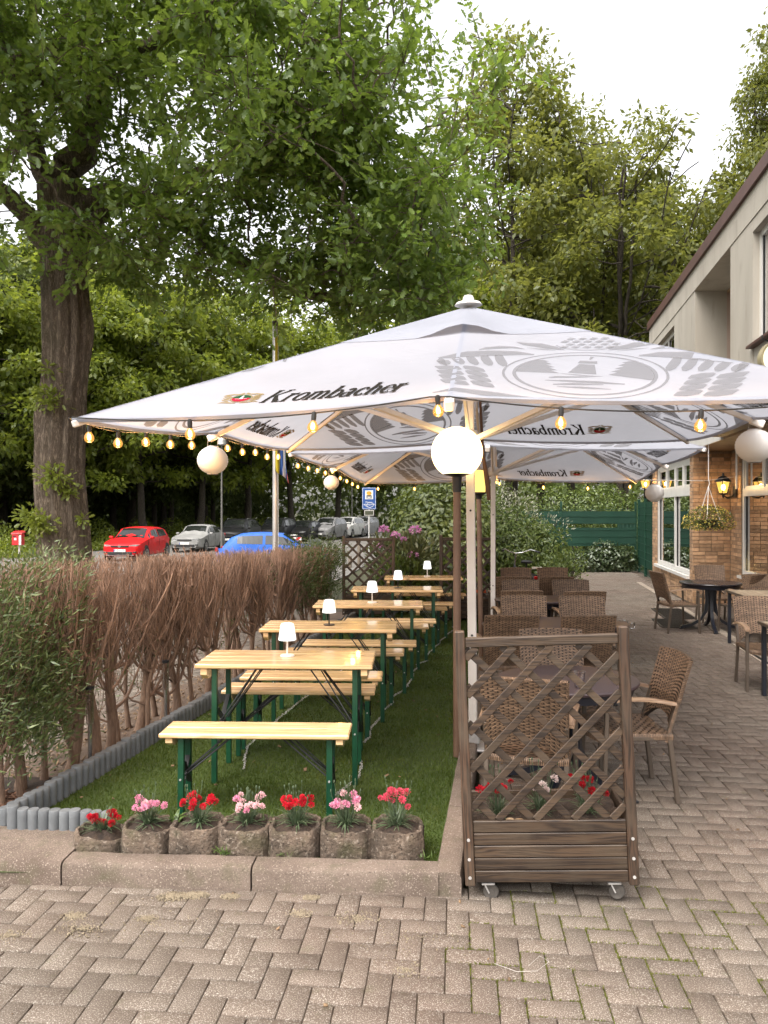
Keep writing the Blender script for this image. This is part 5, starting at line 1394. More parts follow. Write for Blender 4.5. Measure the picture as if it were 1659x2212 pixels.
burl = .05 * np.exp(-((zz[:, None] - 4.15) ** 2) / .06) * np.exp(-((np.angle(np.exp(1j * (th_[None] - 5.6)))) ** 2) / .25) + .07 * np.exp(-((zz[:, None] - 4.9) ** 2) / .2) * np.exp(-((np.angle(np.exp(1j * (th_[None] - .3)))) ** 2) / .4) + .06 * np.exp(-((zz[:, None] - 3.4) ** 2) / .12) * np.exp(-((np.angle(np.exp(1j * (th_[None] - 3.5)))) ** 2) / .4)
flare = .10 * np.exp(-np.maximum(zz[:, None], 0) * 2.5) * (.5 + .5 * np.sin(th_[None] * 5 + 1))
RR = rr[:, None] + ridge + burl + flare
Vt = np.stack([cx0[:, None] + RR * np.cos(th_)[None], RR * np.sin(th_)[None], np.repeat(zz[:, None], NS, 1)], -1).reshape(-1, 3)
i0 = (np.arange(NRg - 1) * NS)[:, None] + np.arange(NS)[None]; i1 = (np.arange(NRg - 1) * NS)[:, None] + ((np.arange(NS) + 1) % NS)[None]
link('trunk', smooth_mesh('trunk', Vt, [np.stack([i0, i1, i1 + NS, i0 + NS], -1).reshape(-1, 4)], M['oakbark']), None, oak)
LM = []
def lm(pts, r0, r1, n=14, seed=0, sides=12): P, R_ = limb(pts, r0, r1, n, sides, .035, seed); LM.append((P, R_)); return P
o3 = lambda *a: np.array(a, float)
lm([(.12, -.05, 6.75), (.75, -.10, 7.15), (1.6, -.2, 6.95), (2.5, -.3, 6.35), (3.4, -.35, 5.75), (4.1, -.2, 5.45), (4.9, -.1, 5.35)], .24, .05, 18, 1)
lm([(.10, .0, 6.0), (.45, -.1, 6.55), (1.0, -.2, 7.0), (1.6, -.2, 7.05)], .16, .10, 10, 2)
lm([(-.05, 0, 7.0), (.15, -.05, 7.7), (.50, -.1, 8.3), (.62, -.2, 9.2), (.50, -.2, 10.2), (.2, -.3, 11.5)], .33, .10, 16, 3)
lm([(.58, -.15, 9.1), (1.2, -.4, 9.35), (2.1, -.9, 9.45), (3.2, -1.4, 9.9), (4.3, -1.8, 9.8)], .16, .04, 14, 4)
lm([(-.22, 0, 6.3), (-.75, -.3, 7.0), (-1.4, -.8, 7.4), (-2.3, -1.4, 7.8)], .20, .09, 10, 5)
lm([(.50, -.1, 8.5), (-.3, -.6, 9.0), (-1.0, -1.6, 9.1), (-1.8, -2.4, 9.6)], .17, .05, 12, 6)
lm([(-.1, .0, 7.1), (-.55, -.05, 8.2), (-.8, -.2, 9.6), (-1.2, -.3, 11)], .20, .07, 12, 7)
lm([(1.6, -.2, 6.95), (2.6, -.9, 7.2), (3.8, -1.3, 7.3), (4.9, -1.6, 7.0), (5.8, -1.5, 6.5)], .11, .03, 14, 8)
lm([(3.4, -.35, 5.75), (4.4, .2, 5.6), (5.6, .3, 5.2), (6.4, .2, 4.7)], .06, .02, 10, 9)
lm([(.5, -.2, 10.2), (1.6, -1.0, 10.8), (2.8, -2.0, 11.2), (4.5, -2.5, 11)], .10, .03, 10, 10)
# crown clumps inside a few volumes, each tied to the nearest limb with a thin branch
def sample_ell(c, r, n):
    d = rng.normal(size=(n, 3)); d /= np.linalg.norm(d, axis=1, keepdims=True); return np.array(c) + d * (rng.random(n) ** (1 / 2.3))[:, None] * np.array(r)
CL = np.concatenate([sample_ell((1.3, -1.2, 9.6), (4.3, 4.2, 3.7), 190), sample_ell((4.55, -1.6, 7.2), (2.75, 2.9, 2.55), 120), sample_ell((-1.6, -3.0, 9.3), (3.2, 2.4, 3.0), 70), sample_ell((5.6, -1.3, 5.7), (1.75, 1.8, 1.25), 34), sample_ell((1.2, -5.4, 9.0), (3.4, 1.4, 1.6), 40)])
# keep the fork and the sky gaps near it open
def keep(p):
    X, Yv, Z = p[0] + OX, p[1] + OY, p[2]; sx = 829.5 + 1640 * X / Yv; sy = 1102 - 1640 * (Z - 1.81) / Yv
    return not (60 < sx < 560 and 190 < sy < 640 and rng.random() < .62 + .33 * (sy > 430)) and Yv > 4.5
CL = np.array([p for p in CL if keep(p)])
_al = []
for P, R_ in LM:
    for q in P[5::2]: _al.append(q + rng.normal(0, .30, 3) + np.array([0, -.25, .1]))
CL = np.concatenate([CL, np.array(_al), sample_ell((2.3, -.9, 6.1), (2.7, 1.6, .9), 30), sample_ell((-2.4, -1.2, 6.3), (1.7, 1.6, 1.2), 10)])
allP = np.concatenate([P for P, _ in LM]); BR = []; BRr = []; leafP = []; leafD = []
CL = CL[np.argsort([np.linalg.norm(allP - c, axis=1).min() for c in CL])]
for c in CL:
    d = np.linalg.norm(allP - c, axis=1) + .5 * np.maximum(0, allP[:, 2] - c[2]); j = np.argmin(d); p0 = allP[j]; Lc = np.linalg.norm(c - p0)
    f_ = np.linspace(0, 1, 9)[:, None]; q = p0 + (c - p0) * f_; q[:, 2] += .22 * Lc * np.sin(f_[:, 0] * PI) ** 1.2; sd_ = np.cross(c - p0, rng.normal(size=3)); sd_ /= np.linalg.norm(sd_) + 1e-6
    q += sd_ * (.14 * Lc * np.sin(f_ * PI * rng.uniform(.9, 1.7))) ; q[1:-1] += rng.normal(0, .03 * min(1.5, Lc), (7, 3)); BR.append(q); BRr.append((.009 + .011 * min(2.0, Lc)) * (1 - .75 * f_[:, 0])); allP = np.concatenate([allP, q[3:]])
    for s_ in range(7):
        az = rng.normal(size=3); az[2] = az[2] * .6 - .05; az /= np.linalg.norm(az); L_ = rng.uniform(.35, .95); q2 = c + rng.normal(0, .12, 3); f2 = np.linspace(0, 1, 9)[:, None]
        tw = q2 + az * L_ * f2; tw[:, 2] -= .16 * f2[:, 0] ** 2 * L_; BR.append(tw); BRr.append(.008 * (1 - .7 * f2[:, 0]))
        m_ = 26; u = rng.random(m_) ** .7; pp = q2 + az * L_ * u[:, None]; pp[:, 2] -= .16 * u ** 2 * L_; leafP.append(pp + rng.normal(0, .075, (m_, 3))); leafD.append(np.repeat(az[None], m_, 0))
Lb = [tubes_np(P[None], R_[None], 12) for P, R_ in LM]; link('limbs', smooth_mesh('limbs', *[(a, [b]) for a, b in [merge_np(Lb)]][0], M['oakbark']), None, oak)
V, F = tubes_np(np.array(BR), np.array(BRr), 5); link('branches', smooth_mesh('branches', V, [F], M['oakbark']), None, oak, 'stuff')
def leaf_frames(D, n, spread=.75, flat=.9):
    y = D + rng.normal(0, spread, (n, 3)); y[:, 2] -= .15; y /= np.linalg.norm(y, axis=1, keepdims=True)
    z = np.array([0, 0, 1.0]) + rng.normal(0, flat * .6, (n, 3)); z -= y * np.sum(z * y, 1, keepdims=True); z /= np.linalg.norm(z, axis=1, keepdims=True); x = np.cross(y, z)
    return np.stack([x, y, z], -1)
LP = np.concatenate(leafP); LD = np.concatenate(leafD); n = len(LP)
V, F = cloud(LP, leaf_frames(LD, n), rng.uniform(.09, .165, n), OAK_T, OAK_F); link('crown', npmesh('crown', V, F), M['oakleaf'], oak, 'stuff')
# tufts of fresh leaves on the trunk
TP = []; TD = []
for (x, y, z, r, m_) in ((.0, -.44, 3.62, .34, 150), (-.12, -.45, 3.75, .2, 60), (.05, -.42, 2.35, .36, 210), (-.15, -.46, 1.60, .30, 170), (-.42, -.35, 1.72, .28, 110), (.42, -.25, 1.66, .14, 34), (-.40, -.2, 1.35, .14, 26), (-.1, -.4, 4.15, .2, 40), (.28, -.35, 2.15, .18, 50), (-.4, -.2, 2.55, .12, 16)):
    d = rng.normal(size=(m_, 3)); d[:, 1] -= 1.1; d /= np.linalg.norm(d, axis=1, keepdims=True); TP.append(np.array([x, y, z]) + d * (rng.random(m_)[:, None] ** .6) * np.array([r, r * .7, r * .75])); TD.append(d)
TP = np.concatenate(TP); TD = np.concatenate(TD); V, F = cloud(TP, leaf_frames(TD, len(TP), .6), rng.uniform(.07, .12, len(TP)), OAK_T, OAK_F); link('leaf_tufts', npmesh('leaf_tufts', V, F), M['oakfresh'], oak, 'stuff')

# generic woodland trees: trunk with forking limbs, crown of leaf sprays
def tree_proto(name, label, Ht, Rc, zc0, r0, nclump, nleaf, lsize, mat, barkm, seed, narrow=1.0, wisp=.0, spread=.22, group=None, trunks=1, cl_r=(.55, 1.1), lean=.0):
    global rng
    keep_rng = rng; rng = np.random.default_rng(seed)
    root = thing(name, label, 'tree', (0, 0, 0), 0, group); L = []; LMp = []
    for tr in range(trunks):
        a_ = rng.random() * 6.28; ln = (0 if trunks == 1 else .55) * rng.uniform(.6, 1.2); top = np.array([math.cos(a_) * ln * Rc * .7 + lean, math.sin(a_) * ln * Rc * .7, Ht * rng.uniform(.74, .86)])
        b0 = np.array([math.cos(a_), math.sin(a_), 0]) * (.12 if trunks > 1 else 0)
        P, R_ = limb([b0, b0 + (top - b0) * np.array([.12, .12, .33]) + rng.normal(0, .15, 3), b0 + (top - b0) * np.array([.45, .45, .66]) + rng.normal(0, .25, 3), top], r0 / trunks ** .5, r0 * .12, 16, 9, .05, seed + tr); L.append(tubes_np(P[None], R_[None], 9)); LMp.append(P)
        for k in range(9):
            j = rng.integers(5, 14); p0 = P[j]; az = rng.random() * 2 * PI; f_ = (p0[2] - zc0 * .7) / Ht; le = Rc * rng.uniform(.5, 1.0) * (1 - .45 * max(0, f_)); e = p0 + np.array([math.cos(az) * le, math.sin(az) * le, le * rng.uniform(.5, 1.3)]); e[2] = min(e[2], Ht * .80)
            Q, Rq = limb([p0, p0 + (e - p0) * np.array([.5, .5, .35]) + rng.normal(0, .15, 3), e], R_[j] * .5, .02, 9, 6, .05, seed + 50 + k); L.append(tubes_np(Q[None], Rq[None], 6)); LMp.append(Q)
    # clumps
    d = rng.normal(size=(nclump, 3)); d /= np.linalg.norm(d, axis=1, keepdims=True); rad = rng.random(nclump) ** .42
    C = np.array([lean * .6, 0, (zc0 + Ht) / 2]) + d * rad[:, None] * np.array([Rc * narrow, Rc * narrow, (Ht - zc0) / 2]); hf = (C[:, 2] - zc0) / (Ht - zc0); C[:, :2] *= (1.12 - .62 * np.clip(hf, 0, 1) ** 1.6)[:, None]
    AP = np.concatenate(LMp); BRs = []; BRq = []
    for c in C:
        dd = np.linalg.norm(AP - c, axis=1) + .6 * np.maximum(0, AP[:, 2] - c[2] + .3); p0 = AP[np.argmin(dd)]; f_ = np.linspace(0, 1, 5)[:, None]; q = p0 + (c - p0) * f_; q[1:-1] += rng.normal(0, .08, (3, 3)); BRs.append(q); BRq.append((.014 + .011 * min(2, dd.min())) * (1 - .7 * f_[:, 0]))
    L.append(tubes_np(np.array(BRs), np.array(BRq), 4))
    V, F = merge_np(L); link('trunk', smooth_mesh('trunk', V, [F], M[barkm]), None, root)
    cr = rng.uniform(*cl_r, nclump); ci = rng.integers(0, nclump, nleaf); off = np.clip(rng.normal(size=(nleaf, 3)), -1.7, 1.7) * np.array([1, 1, .62]) * .48 * cr[ci][:, None]; P = C[ci] + off; P[:, 2] -= wisp * np.abs(rng.normal(size=nleaf)) * .5
    Rm = leaf_frames(off / (np.linalg.norm(off, axis=1, keepdims=True) + 1e-6) + np.array([0, 0, -.3 - wisp]), nleaf, .8, 1.1)
    V, F = cloud(P, Rm, rng.uniform(lsize * .7, lsize * 1.3, nleaf), LEAF_T, LEAF_F); link('crown', npmesh('crown', V, F), M[mat], root, 'stuff')
    rng = keep_rng; return root
ZG = -.43
# tall trees at the right, rising over the parasol
ta = tree_proto('tall_tree', 'tallest tree behind the parasol, its ragged top against the sky', 21.8, 4.6, 5.0, .26, 115, 18000, .25, 'backleaf', 'darkbark', 31, .95, .1, cl_r=(.6, 1.25))
ta.location = (5.1, 31.0, ZG)
tbp = tree_proto('tall_tree', 'multi-stemmed tree rising behind the house corner with bare fanning branches below', 19.0, 6.0, 4.6, .30, 150, 22000, .24, 'backleaf', 'darkbark', 47, 1.0, .15, trunks=4, cl_r=(.5, 1.1))
tbp.location = (9.6, 30.5, ZG)
tcp = tree_proto('birch_tree', 'slim wispy tree at the right edge above the house roof', 20.0, 2.9, 5.0, .17, 110, 22000, .18, 'backleaf', 'darkbark', 63, .95, .9, cl_r=(.4, .85))
tcp.location = (14.4, 29.0, ZG)
tdp = tree_proto('woodland_tree', 'bright leafy woodland tree behind the red hatchback', 15.0, 4.6, 3.0, .24, 130, 17000, .30, 'midleaf', 'darkbark', 77, 1.0, .1, cl_r=(.6, 1.2))
tdp.location = (-17.6, 44.0, ZG); tdp.scale = (1.1,) * 3
far_g = 'dark trees of the shaded wood'
spec = [ # proto, x, y, rot, scale, label
 (ta, 8.6, 34.5, 1.3, .95, 'rounded tree behind the tallest tree, right of its top'),
 (ta, 1.6, 36.0, 2.6, .88, 'darker tree between the oak crown and the tallest tree'),
 (tbp, 14.8, 37.0, 2.0, 1.0, 'broad tree far behind the house roof at the right'),
 (tbp, 6.8, 40.0, .7, .90, 'dense low tree behind the parasol top'),
 (tcp, 15.2, 27.0, 1.9, 1.15, 'tall wispy tree at the right picture edge, cut by the frame'),
 (tcp, 11.8, 33.5, 3.1, .86, 'thin wispy tree between the house roof and the multi-stemmed tree'),
 (tdp, 9.5, 46.0, 1.7, 1.35, 'woodland tree filling the gap under the multi-stemmed tree'),
 (tdp, 15.5, 44.0, .9, 1.3, 'woodland tree behind the house corner at the right'),
 (tdp, 2.6, 30.5, 3.7, .80, 'bushy woodland tree right behind the parasol left of its finial'),
 (tdp, -22.5, 40.0, 2.4, 1.15, 'leafy woodland tree at the left picture edge behind the oak'),
 (tdp, -15.4, 49.0, 1.1, 1.25, 'leafy woodland tree behind the silver sedan, right of the oak trunk'),
 (tdp, -13.4, 55.0, 4.5, 1.3, 'leafy woodland tree rising behind the black estate car'),
 (tdp, -11.0, 61.5, 5.2, 1.35, 'leafy woodland tree rising behind the flagpole'),
 (tdp, -8.2, 69.0, .4, 1.45, 'leafy woodland tree behind the second black car and the barrier board'),
 (tdp, -5.0, 79.0, 2.9, 1.5, 'leafy woodland tree behind the end of the parking row'),
 (tdp, -20.5, 50.0, 3.5, 1.45, 'tall woodland tree showing through the oak fork'),
 (tdp, -1.2, 60.0 + 24, 1.9, 1.3, 'leafy woodland tree closing the street behind the blue sign'),
]
for (pr, x, y, rz, sc, lab) in spec: dup(pr, (x, y, ZG), rz, lab, sc)
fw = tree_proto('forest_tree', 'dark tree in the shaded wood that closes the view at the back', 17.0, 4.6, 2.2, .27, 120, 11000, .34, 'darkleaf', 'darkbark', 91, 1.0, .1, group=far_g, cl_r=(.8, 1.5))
fpos = []
for k in range(30):
    yv = 44 + 6.0 * (k % 5) + random.uniform(-2, 2); xl_ = -17.5 + .31 * (yv - 34.5) - 2.5
    xv = [-22.5, -19, -15, -11, -7.5, -3][k // 5] + random.uniform(-1.8, 1.8) + (yv - 44) * -.1
    if xv > xl_ and xv < 3: xv = xl_ - random.uniform(7, 15)
    if xl_ < xv < xl_ + 8 and yv < 76: yv = 78 + random.uniform(0, 8)
    fpos.append((min(xv, xl_ - 6.5) if xv < xl_ + 3 else xv, yv))
fpos += [(-30, 44), (-28, 41), (-27, 48), (-32, 50), (-25, 52), (-23.8, 56), (-21.5, 60), (-19.2, 66), (-17, 72), (-14.5, 80), (-2, 82), (4, 80), (3, 56)]
for i, (x, y) in enumerate(fpos):
    s_ = random.uniform(.85, 1.25)
    if i == 0: fw.location = (x, y, ZG); fw.scale = (s_,) * 3
    else: dup(fw, (x, y, ZG), random.random() * 6.28, None, (s_, s_, s_ * random.uniform(.9, 1.15)))
# far wood closing the view, and undergrowth along the verge
def leaf_mass(name, n, fn, size, mat, T=LEAF_T, Fl=LEAF_F, label=None, up=(0, 0, .6)):
    P = fn(n); D = rng.normal(size=(n, 3)) + np.array(up); V, F = cloud(P, leaf_frames(D, n, .7, 1.2), rng.uniform(size * .6, size * 1.4, n), T, Fl)
    o = link(name, npmesh(name, V, F), M[mat], None, 'stuff'); return o
def wood(n):
    a = rng.uniform(-.72, .72, n); rr_ = rng.uniform(86, 104, n); h = np.where(a > .05, 8, 16) * rng.random(n) ** 1.1 * (.8 + .2 * np.sin(a * 30)); return np.stack([rr_ * np.sin(a), rr_ * np.cos(a), ZG + h], -1)
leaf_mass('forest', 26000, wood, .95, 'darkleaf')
def backing(n):
    y = rng.uniform(36, 92, n); x = (-17.5 + .31 * (y - 34.5)) - 11 - rng.random(n) * 9 - .08 * (92 - y); h = 11 * rng.random(n) ** 1.25 * (.75 + .25 * np.sin(y * .8)); return np.stack([x, y, ZG + h], -1)
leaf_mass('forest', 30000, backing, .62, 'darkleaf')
def verge(n):
    y = rng.uniform(34.5, 76, n); x = (-17.5 + .31 * (y - 34.5)) - .3 - rng.random(n) ** 1.4 * 6.5; h = (.25 + .9 * np.clip((-17.5 + .31 * (y - 34.5) - x) / 4, 0, 1)) * (1 + .5 * np.sin(x * 1.9 + y)) * rng.random(n); return np.stack([x, y, TZ(x, y) + h], -1)
leaf_mass('undergrowth', 26000, verge, .16, 'midleaf')
def verge2(n):
    x = rng.uniform(-40, -16.2, n); y = 34.6 + rng.random(n) ** 1.3 * 6 - .1 * (x + 17); h = (.2 + 1.0 * np.clip((y - 34.5) / 5, 0, 1)) * (1 + .5 * np.sin(x * 2.3)) * rng.random(n); return np.stack([x, y, TZ(x, y) + h], -1)
leaf_mass('undergrowth', 9000, verge2, .16, 'midleaf')
def under3(n):
    y = rng.uniform(24.5, 44, n); x = rng.uniform(1.5, 16, n); h = rng.random(n) * (1.6 + 1.2 * np.sin(x * .9) * np.sin(y * .7)); return np.stack([x, y, ZG + h], -1)
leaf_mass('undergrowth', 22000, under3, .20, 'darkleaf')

# ---- shrubs at the end of the terrace
def shrub(name, label, loc, blobs, nleaf, ls, mat, T=LONG_T, Fl=LONG_F, up=.5, outw=1.0, stems=5, seed=1):
    global rng
    kr = rng; rng = np.random.default_rng(seed); root = thing(name, label, 'shrub', loc)
    B = np.array(blobs, float); wgt = B[:, 3] * B[:, 4] * B[:, 5]; bi = rng.choice(len(B), nleaf, p=wgt / wgt.sum()); d = rng.normal(size=(nleaf, 3)); d /= np.linalg.norm(d, axis=1, keepdims=True)
    rad = 1 - (.38 if name != 'cherry_laurel' else .16) * rng.random(nleaf) ** 1.6; bump = 1 + .10 * np.sin(d[:, 0] * 9 + bi) * np.sin(d[:, 2] * 8 + 2 * bi) + .05 * rng.normal(size=nleaf)
    P = B[bi, :3] + d * (rad * bump)[:, None] * B[bi, 3:6]; P[:, 2] = np.abs(P[:, 2])
    Rm = leaf_frames(d * outw + np.array([0, 0, up]), nleaf, .5, 1.0)
    if T is LEAF_T or name in ('shrub', 'evergreen_shrub'):
        z = d + .42 * rng.normal(size=(nleaf, 3)) + np.array([0, 0, .35]); z /= np.linalg.norm(z, axis=1, keepdims=True); y = np.array([0, 0, -.25]) + rng.normal(0, .8, (nleaf, 3)); y -= z * np.sum(y * z, 1, keepdims=True); y /= np.linalg.norm(y, axis=1, keepdims=True); Rm = np.stack([np.cross(y, z), y, z], -1)
    V, F = cloud(P, Rm, rng.uniform(ls * .7, ls * 1.25, nleaf), T, Fl); link('foliage', npmesh('foliage', V, F), M[mat], root, 'stuff')
    st = MB()
    for k in range(stems):
        b = B[k % len(B)]; a = rng.random() * 6.28; st.tube([(b[0] * .4 + .1 * math.cos(a), b[1] * .4 + .1 * math.sin(a), 0), (b[0] * .7 + .1 * math.cos(a), b[1] * .7, b[2] * .6), (b[0] + b[3] * .4 * math.cos(a), b[1] + b[4] * .4 * math.sin(a), b[2] + b[5] * .4)], [.03, .022, .01], 6)
    st.build('stems', M['darkbark'], root, 60); rng = kr; return root
M['laurel'] = leafmat('cherry_laurel_leaf', (.075, .115, .018), (.235, .28, .045), .25, .12, (.30, .38, .04))
M['laurel2'] = leafmat('laurel_shaded_leaf', (.055, .090, .014), (.13, .165, .030), .25, .08)
M['privet'] = leafmat('fine_green_leaf', (.060, .10, .020), (.15, .195, .036), .3, .05)
M['rhodo'] = leafmat('rhododendron_leaf', (.075, .10, .032), (.17, .19, .075), .2, .08)
M['variegated'] = leafmat('variegated_leaf', (.10, .13, .06), (.55, .53, .42), .25, .06)
M['ivy'] = leafmat('ivy_leaf', (.030, .055, .018), (.070, .095, .035), .2, .08)
shrub('cherry_laurel', 'large rounded cherry laurel with bright green leaves behind the lamp poles', (1.0, 15.6, 0), [(0, 0, 1.25, .92, .8, 1.15), (.55, .1, 1.15, .7, .7, 1.15), (-.35, -.1, .9, .6, .6, .9), (.15, 0, 1.9, .55, .5, .55)], 8200, .12, 'laurel', T=LEAF_T, Fl=LEAF_F, seed=3)
shrub('shrub', 'fine leaved green shrub sloping down behind the bicycle', (2.75, 16.6, 0), [(0, 0, .9, .9, .8, .95), (.6, .0, .75, .8, .7, .85), (-.5, 0, 1.2, .6, .6, 1.0), (1.0, -.1, .5, .5, .5, .5)], 12500, .095, 'privet', seed=4, up=.8)
shrub('variegated_shrub', 'white variegated shrub behind the green fine leaved shrub', (3.0, 18.4, 0), [(-.55, 0, 1.9, .7, .6, .75), (.2, 0, 1.6, .6, .6, .7), (1.1, -.2, 1.35, .42, .4, .35), (-.9, 0, 1.5, .5, .5, .9)], 2200, .075, 'variegated', seed=5, up=.8)
shrub('evergreen_shrub', 'dark evergreen shrub in front of the green screen fence', (3.7, 20.6, 0), [(-.8, 0, 1.7, .8, .7, 1.2), (0, .3, 1.2, .8, .6, 1.1)], 3800, .12, 'darkleaf', seed=6)
rh = shrub('rhododendron', 'rhododendron with a few pink flower heads, between the lattice planters', (.36, 13.4, 0), [(0, 0, .75, .55, .5, .62), (-.35, .1, .95, .35, .35, .42), (.25, -.1, 1.05, .38, .35, .35), (.1, 0, .4, .6, .5, .4)], 3600, .115, 'rhodo', seed=7, up=.9)
M['rhodoflower'] = leafmat('rhododendron_flower', (.62, .22, .55), (.75, .42, .66), .35, .03)
for (dx, dy, dz_, s_) in ((-.36, -.2, 1.46, .075), (.18, -.25, 1.45, .085), (-.16, -.2, 1.36, .07), (.14, -.36, 1.02, .075), (-.42, -.2, 1.18, .055), (-.02, -.28, 1.30, .05)):
    d = rng.normal(size=(70, 3)); d[:, 2] = np.abs(d[:, 2]) * .9 - .2; d /= np.linalg.norm(d, axis=1, keepdims=True); V, F = cloud(d * s_ * .75, leaf_frames(d, 70, .4, 1.2), np.full(70, s_ * .75), LEAF_T, LEAF_F); V[:, 0] *= 1.0
    o = link('flower', npmesh('flower', V, F), M['rhodoflower'], rh); o.location = (dx, dy, dz_)
shrub('feathery_shrub', 'feathery grey green plant in front of the rhododendron', (.30, 12.9, 0), [(0, 0, .55, .42, .25, .50), (-.2, 0, .4, .3, .25, .4)], 2200, .085, 'privet', seed=8, up=1.2)
shrub('ivy_patch', 'ivy growing at the foot of the green screen fence', (6.0, 22.25, 0), [(0, 0, .25, 1.2, .25, .38), (-.9, 0, .2, .6, .25, .3), (.9, 0, .35, .6, .25, .45), (.5, .1, .6, .5, .2, .35)], 3600, .10, 'ivy', T=LEAF_T, Fl=LEAF_F, seed=9)
shrub('shrub', 'green bush hanging over the fence corner by the house', (6.9, 24.5, 0), [(0, 0, 1.7, 1.3, .8, 1.0), (-1.2, .3, 1.8, 1.0, .8, .9), (.8, 0, 1.4, .8, .7, 1.0)], 6500, .11, 'privet', seed=10)
shrub('low_shrub', 'low leafy shrub beside the bicycle wheel', (3.55, 15.4, 0), [(0, 0, .45, .5, .4, .45), (.3, .2, .7, .35, .3, .3)], 900, .07, 'privet', seed=12, up=.9)
for k, (x, y, c_, lab) in enumerate(((-.50, 12.22, 'yellow', 'yellow bedding flowers in the far left lattice planter'), (.0, 12.25, 'orange', 'orange red bedding flowers in the far left lattice planter'), (1.5, 12.1, 'orange', 'orange bedding flowers in the far right lattice planter'))):
    carnation(lab, x, y, .38, c_, 14, .16, 0, .14, 90 + k, 40, 'bedding flowers in the far planters')
# tufts at the shrub border
gr = MB()
for i in range(420):
    x = random.uniform(2.6, 3.9) ; y = 13.6 + random.uniform(-.2, .5) + (x - 2.6) * .8; blade(gr, (x, y, 0), random.random() * 6.28, random.uniform(.12, .34), .006, random.uniform(.9, 1.5), random.uniform(.1, .6), 3)
gr.build('grass', M['weed'], None, None, 'stuff')
# ================================================================== HOUSE
house = thing('house', 'cream and brick restaurant house with white windows along the paved walkway', 'house', (0, 0, 0))
t = NT('cream_render'); gp = t.n('NewGeometry'); pos = gp.outputs['Position']; mp = t.n('Mapping'); mp.inputs['Scale'].default_value = (1.6, 1.6, .35); t.l(pos, mp.inputs['Vector'])
c = t.mix(t.ramp(t.noise(mp.outputs[0], 1.4, 6), .40, .72), (.42, .39, .335), (.35, .32, .27)); c = t.mix(t.math('MULTIPLY', t.ramp(t.noise(mp.outputs[0], 3.6, 5), .60, .78), .6), c, (.22, .19, .15))
M['cream'] = t.pbr(c, .85, bump=t.noise(pos, 60, 4), bstr=.25)
M['whitepvc'] = plain('white_window_frame', (.70, .69, .66), (.62, .61, .58), .35, 3)
M['roofmetal'] = plain('rust_brown_roof_edge', (.105, .048, .040), (.075, .036, .030), .5, 2.5, .05, 30)
M['mortar'] = plain('mortar', (.30, .24, .18), (.20, .16, .12), .95, 30, .5, 90)
M['brick'] = plain('orange_tan_brick', (.44, .285, .165), (.30, .18, .105), .85, 14, .5, 60, rnd=.75, lo=.3, hi=.75)
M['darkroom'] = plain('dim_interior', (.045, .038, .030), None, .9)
M['winglass'] = glassmat('window_glass', (.50, .55, .50), .16)
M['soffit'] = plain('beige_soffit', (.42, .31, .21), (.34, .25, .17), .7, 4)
M['gasket'] = plain('black_gasket', (.02, .02, .02), None, .6)
M['curtain'] = plain('pale_net_curtain', (.55, .52, .47), (.42, .39, .35), .9, 20, stretch=(1, 1, .05))
def hx(name, mat, Y0, Y1, Xa, Xb, z0, z1, parent=house, k=.1763):
    return MB().hexa(Y0, Y1, Xa, Xb, z0, z1, k).build(name, M[mat] if isinstance(mat, str) else mat, parent)
bricks = []
def brick_face(Y0, Y1, X0, z0, z1, ret=None, phase=0):
    """bricks on the long facade plane (X = X0 + k Y) or, with ret=(Xa,Xb), on a wall facing us at Y0"""
    ch, bl, g = .0725, .24, .011
    n = int((z1 - z0) / ch)
    for r in range(n):
        z = z0 + r * ch; a, b = (ret if ret else (Y0, Y1)); s = a - (bl * .5 if (r + phase) % 2 else 0)
        if random.random() < .25: s -= .12
        while s < b - .005:
            e = s + bl - (0.12 if random.random() < .12 else 0); p, q = max(s, a), min(e - g, b)
            if q - p > .03: bricks.append((p, q, z + g / 2, z + ch - g / 2, X0 if not ret else Y0, bool(ret)))
            s = e
# lower storey: far bay (X0 3.37) and recessed near bay (X0 4.09)
hx('wall', 'mortar', 14.62, 14.90, 3.385, 3.7, -.1, 2.95); hx('wall', 'mortar', 18.42, 19.0, 3.385, 3.7, -.1, 2.95); hx('wall', 'mortar', 14.902, 18.418, 3.385, 3.7, -.1, .52); hx('wall', 'mortar', 14.902, 18.418, 3.386, 3.7, 2.84, 2.95)
MB().hexa(14.615, 14.80, 3.702, 4.30, -.1, 2.95).build('wall', M['mortar'], house)
hx('wall', 'mortar', 13.92, 14.613, 4.105, 4.4, -.1, 2.95); hx('wall', 'mortar', 6.0, 13.918, 4.105, 4.4, -.1, .62)
brick_face(14.61, 14.89, 3.37, 0, 2.92); brick_face(18.43, 19.0, 3.37, 0, 2.92); brick_face(14.89, 18.43, 3.37, 0, .50)
brick_face(14.60, 0, 0, 0, 2.92, ret=(3.37 + .1763 * 14.6, 4.09 + .1763 * 14.6)); brick_face(13.93, 14.59, 4.09, 0, 2.92)
brick_face(10.2, 13.93, 4.09, 0, .60, phase=1)
bricks.sort(key=lambda b: (0 if b[5] else 1, b[0]))
def brick_geo(b):
    p, q, z0, z1, c_, ret = b; d_ = .02; o_ = random.uniform(-.002, .002)
    if ret: return [(x, y, z) for y in (c_ + o_, c_ + .03) for x in (p, q) for z in (z0, z1)]
    return [(c_ + .1763 * y + x, y, z) for y in (p, q) for x in (o_, .028) for z in (z0, z1)]
BF = [(0, 1, 3, 2), (4, 6, 7, 5), (0, 4, 5, 1), (2, 3, 7, 6), (0, 2, 6, 4), (1, 5, 7, 3)]
ret_b = [b for b in bricks if b[5]]; oth = [b for b in bricks if not b[5]]
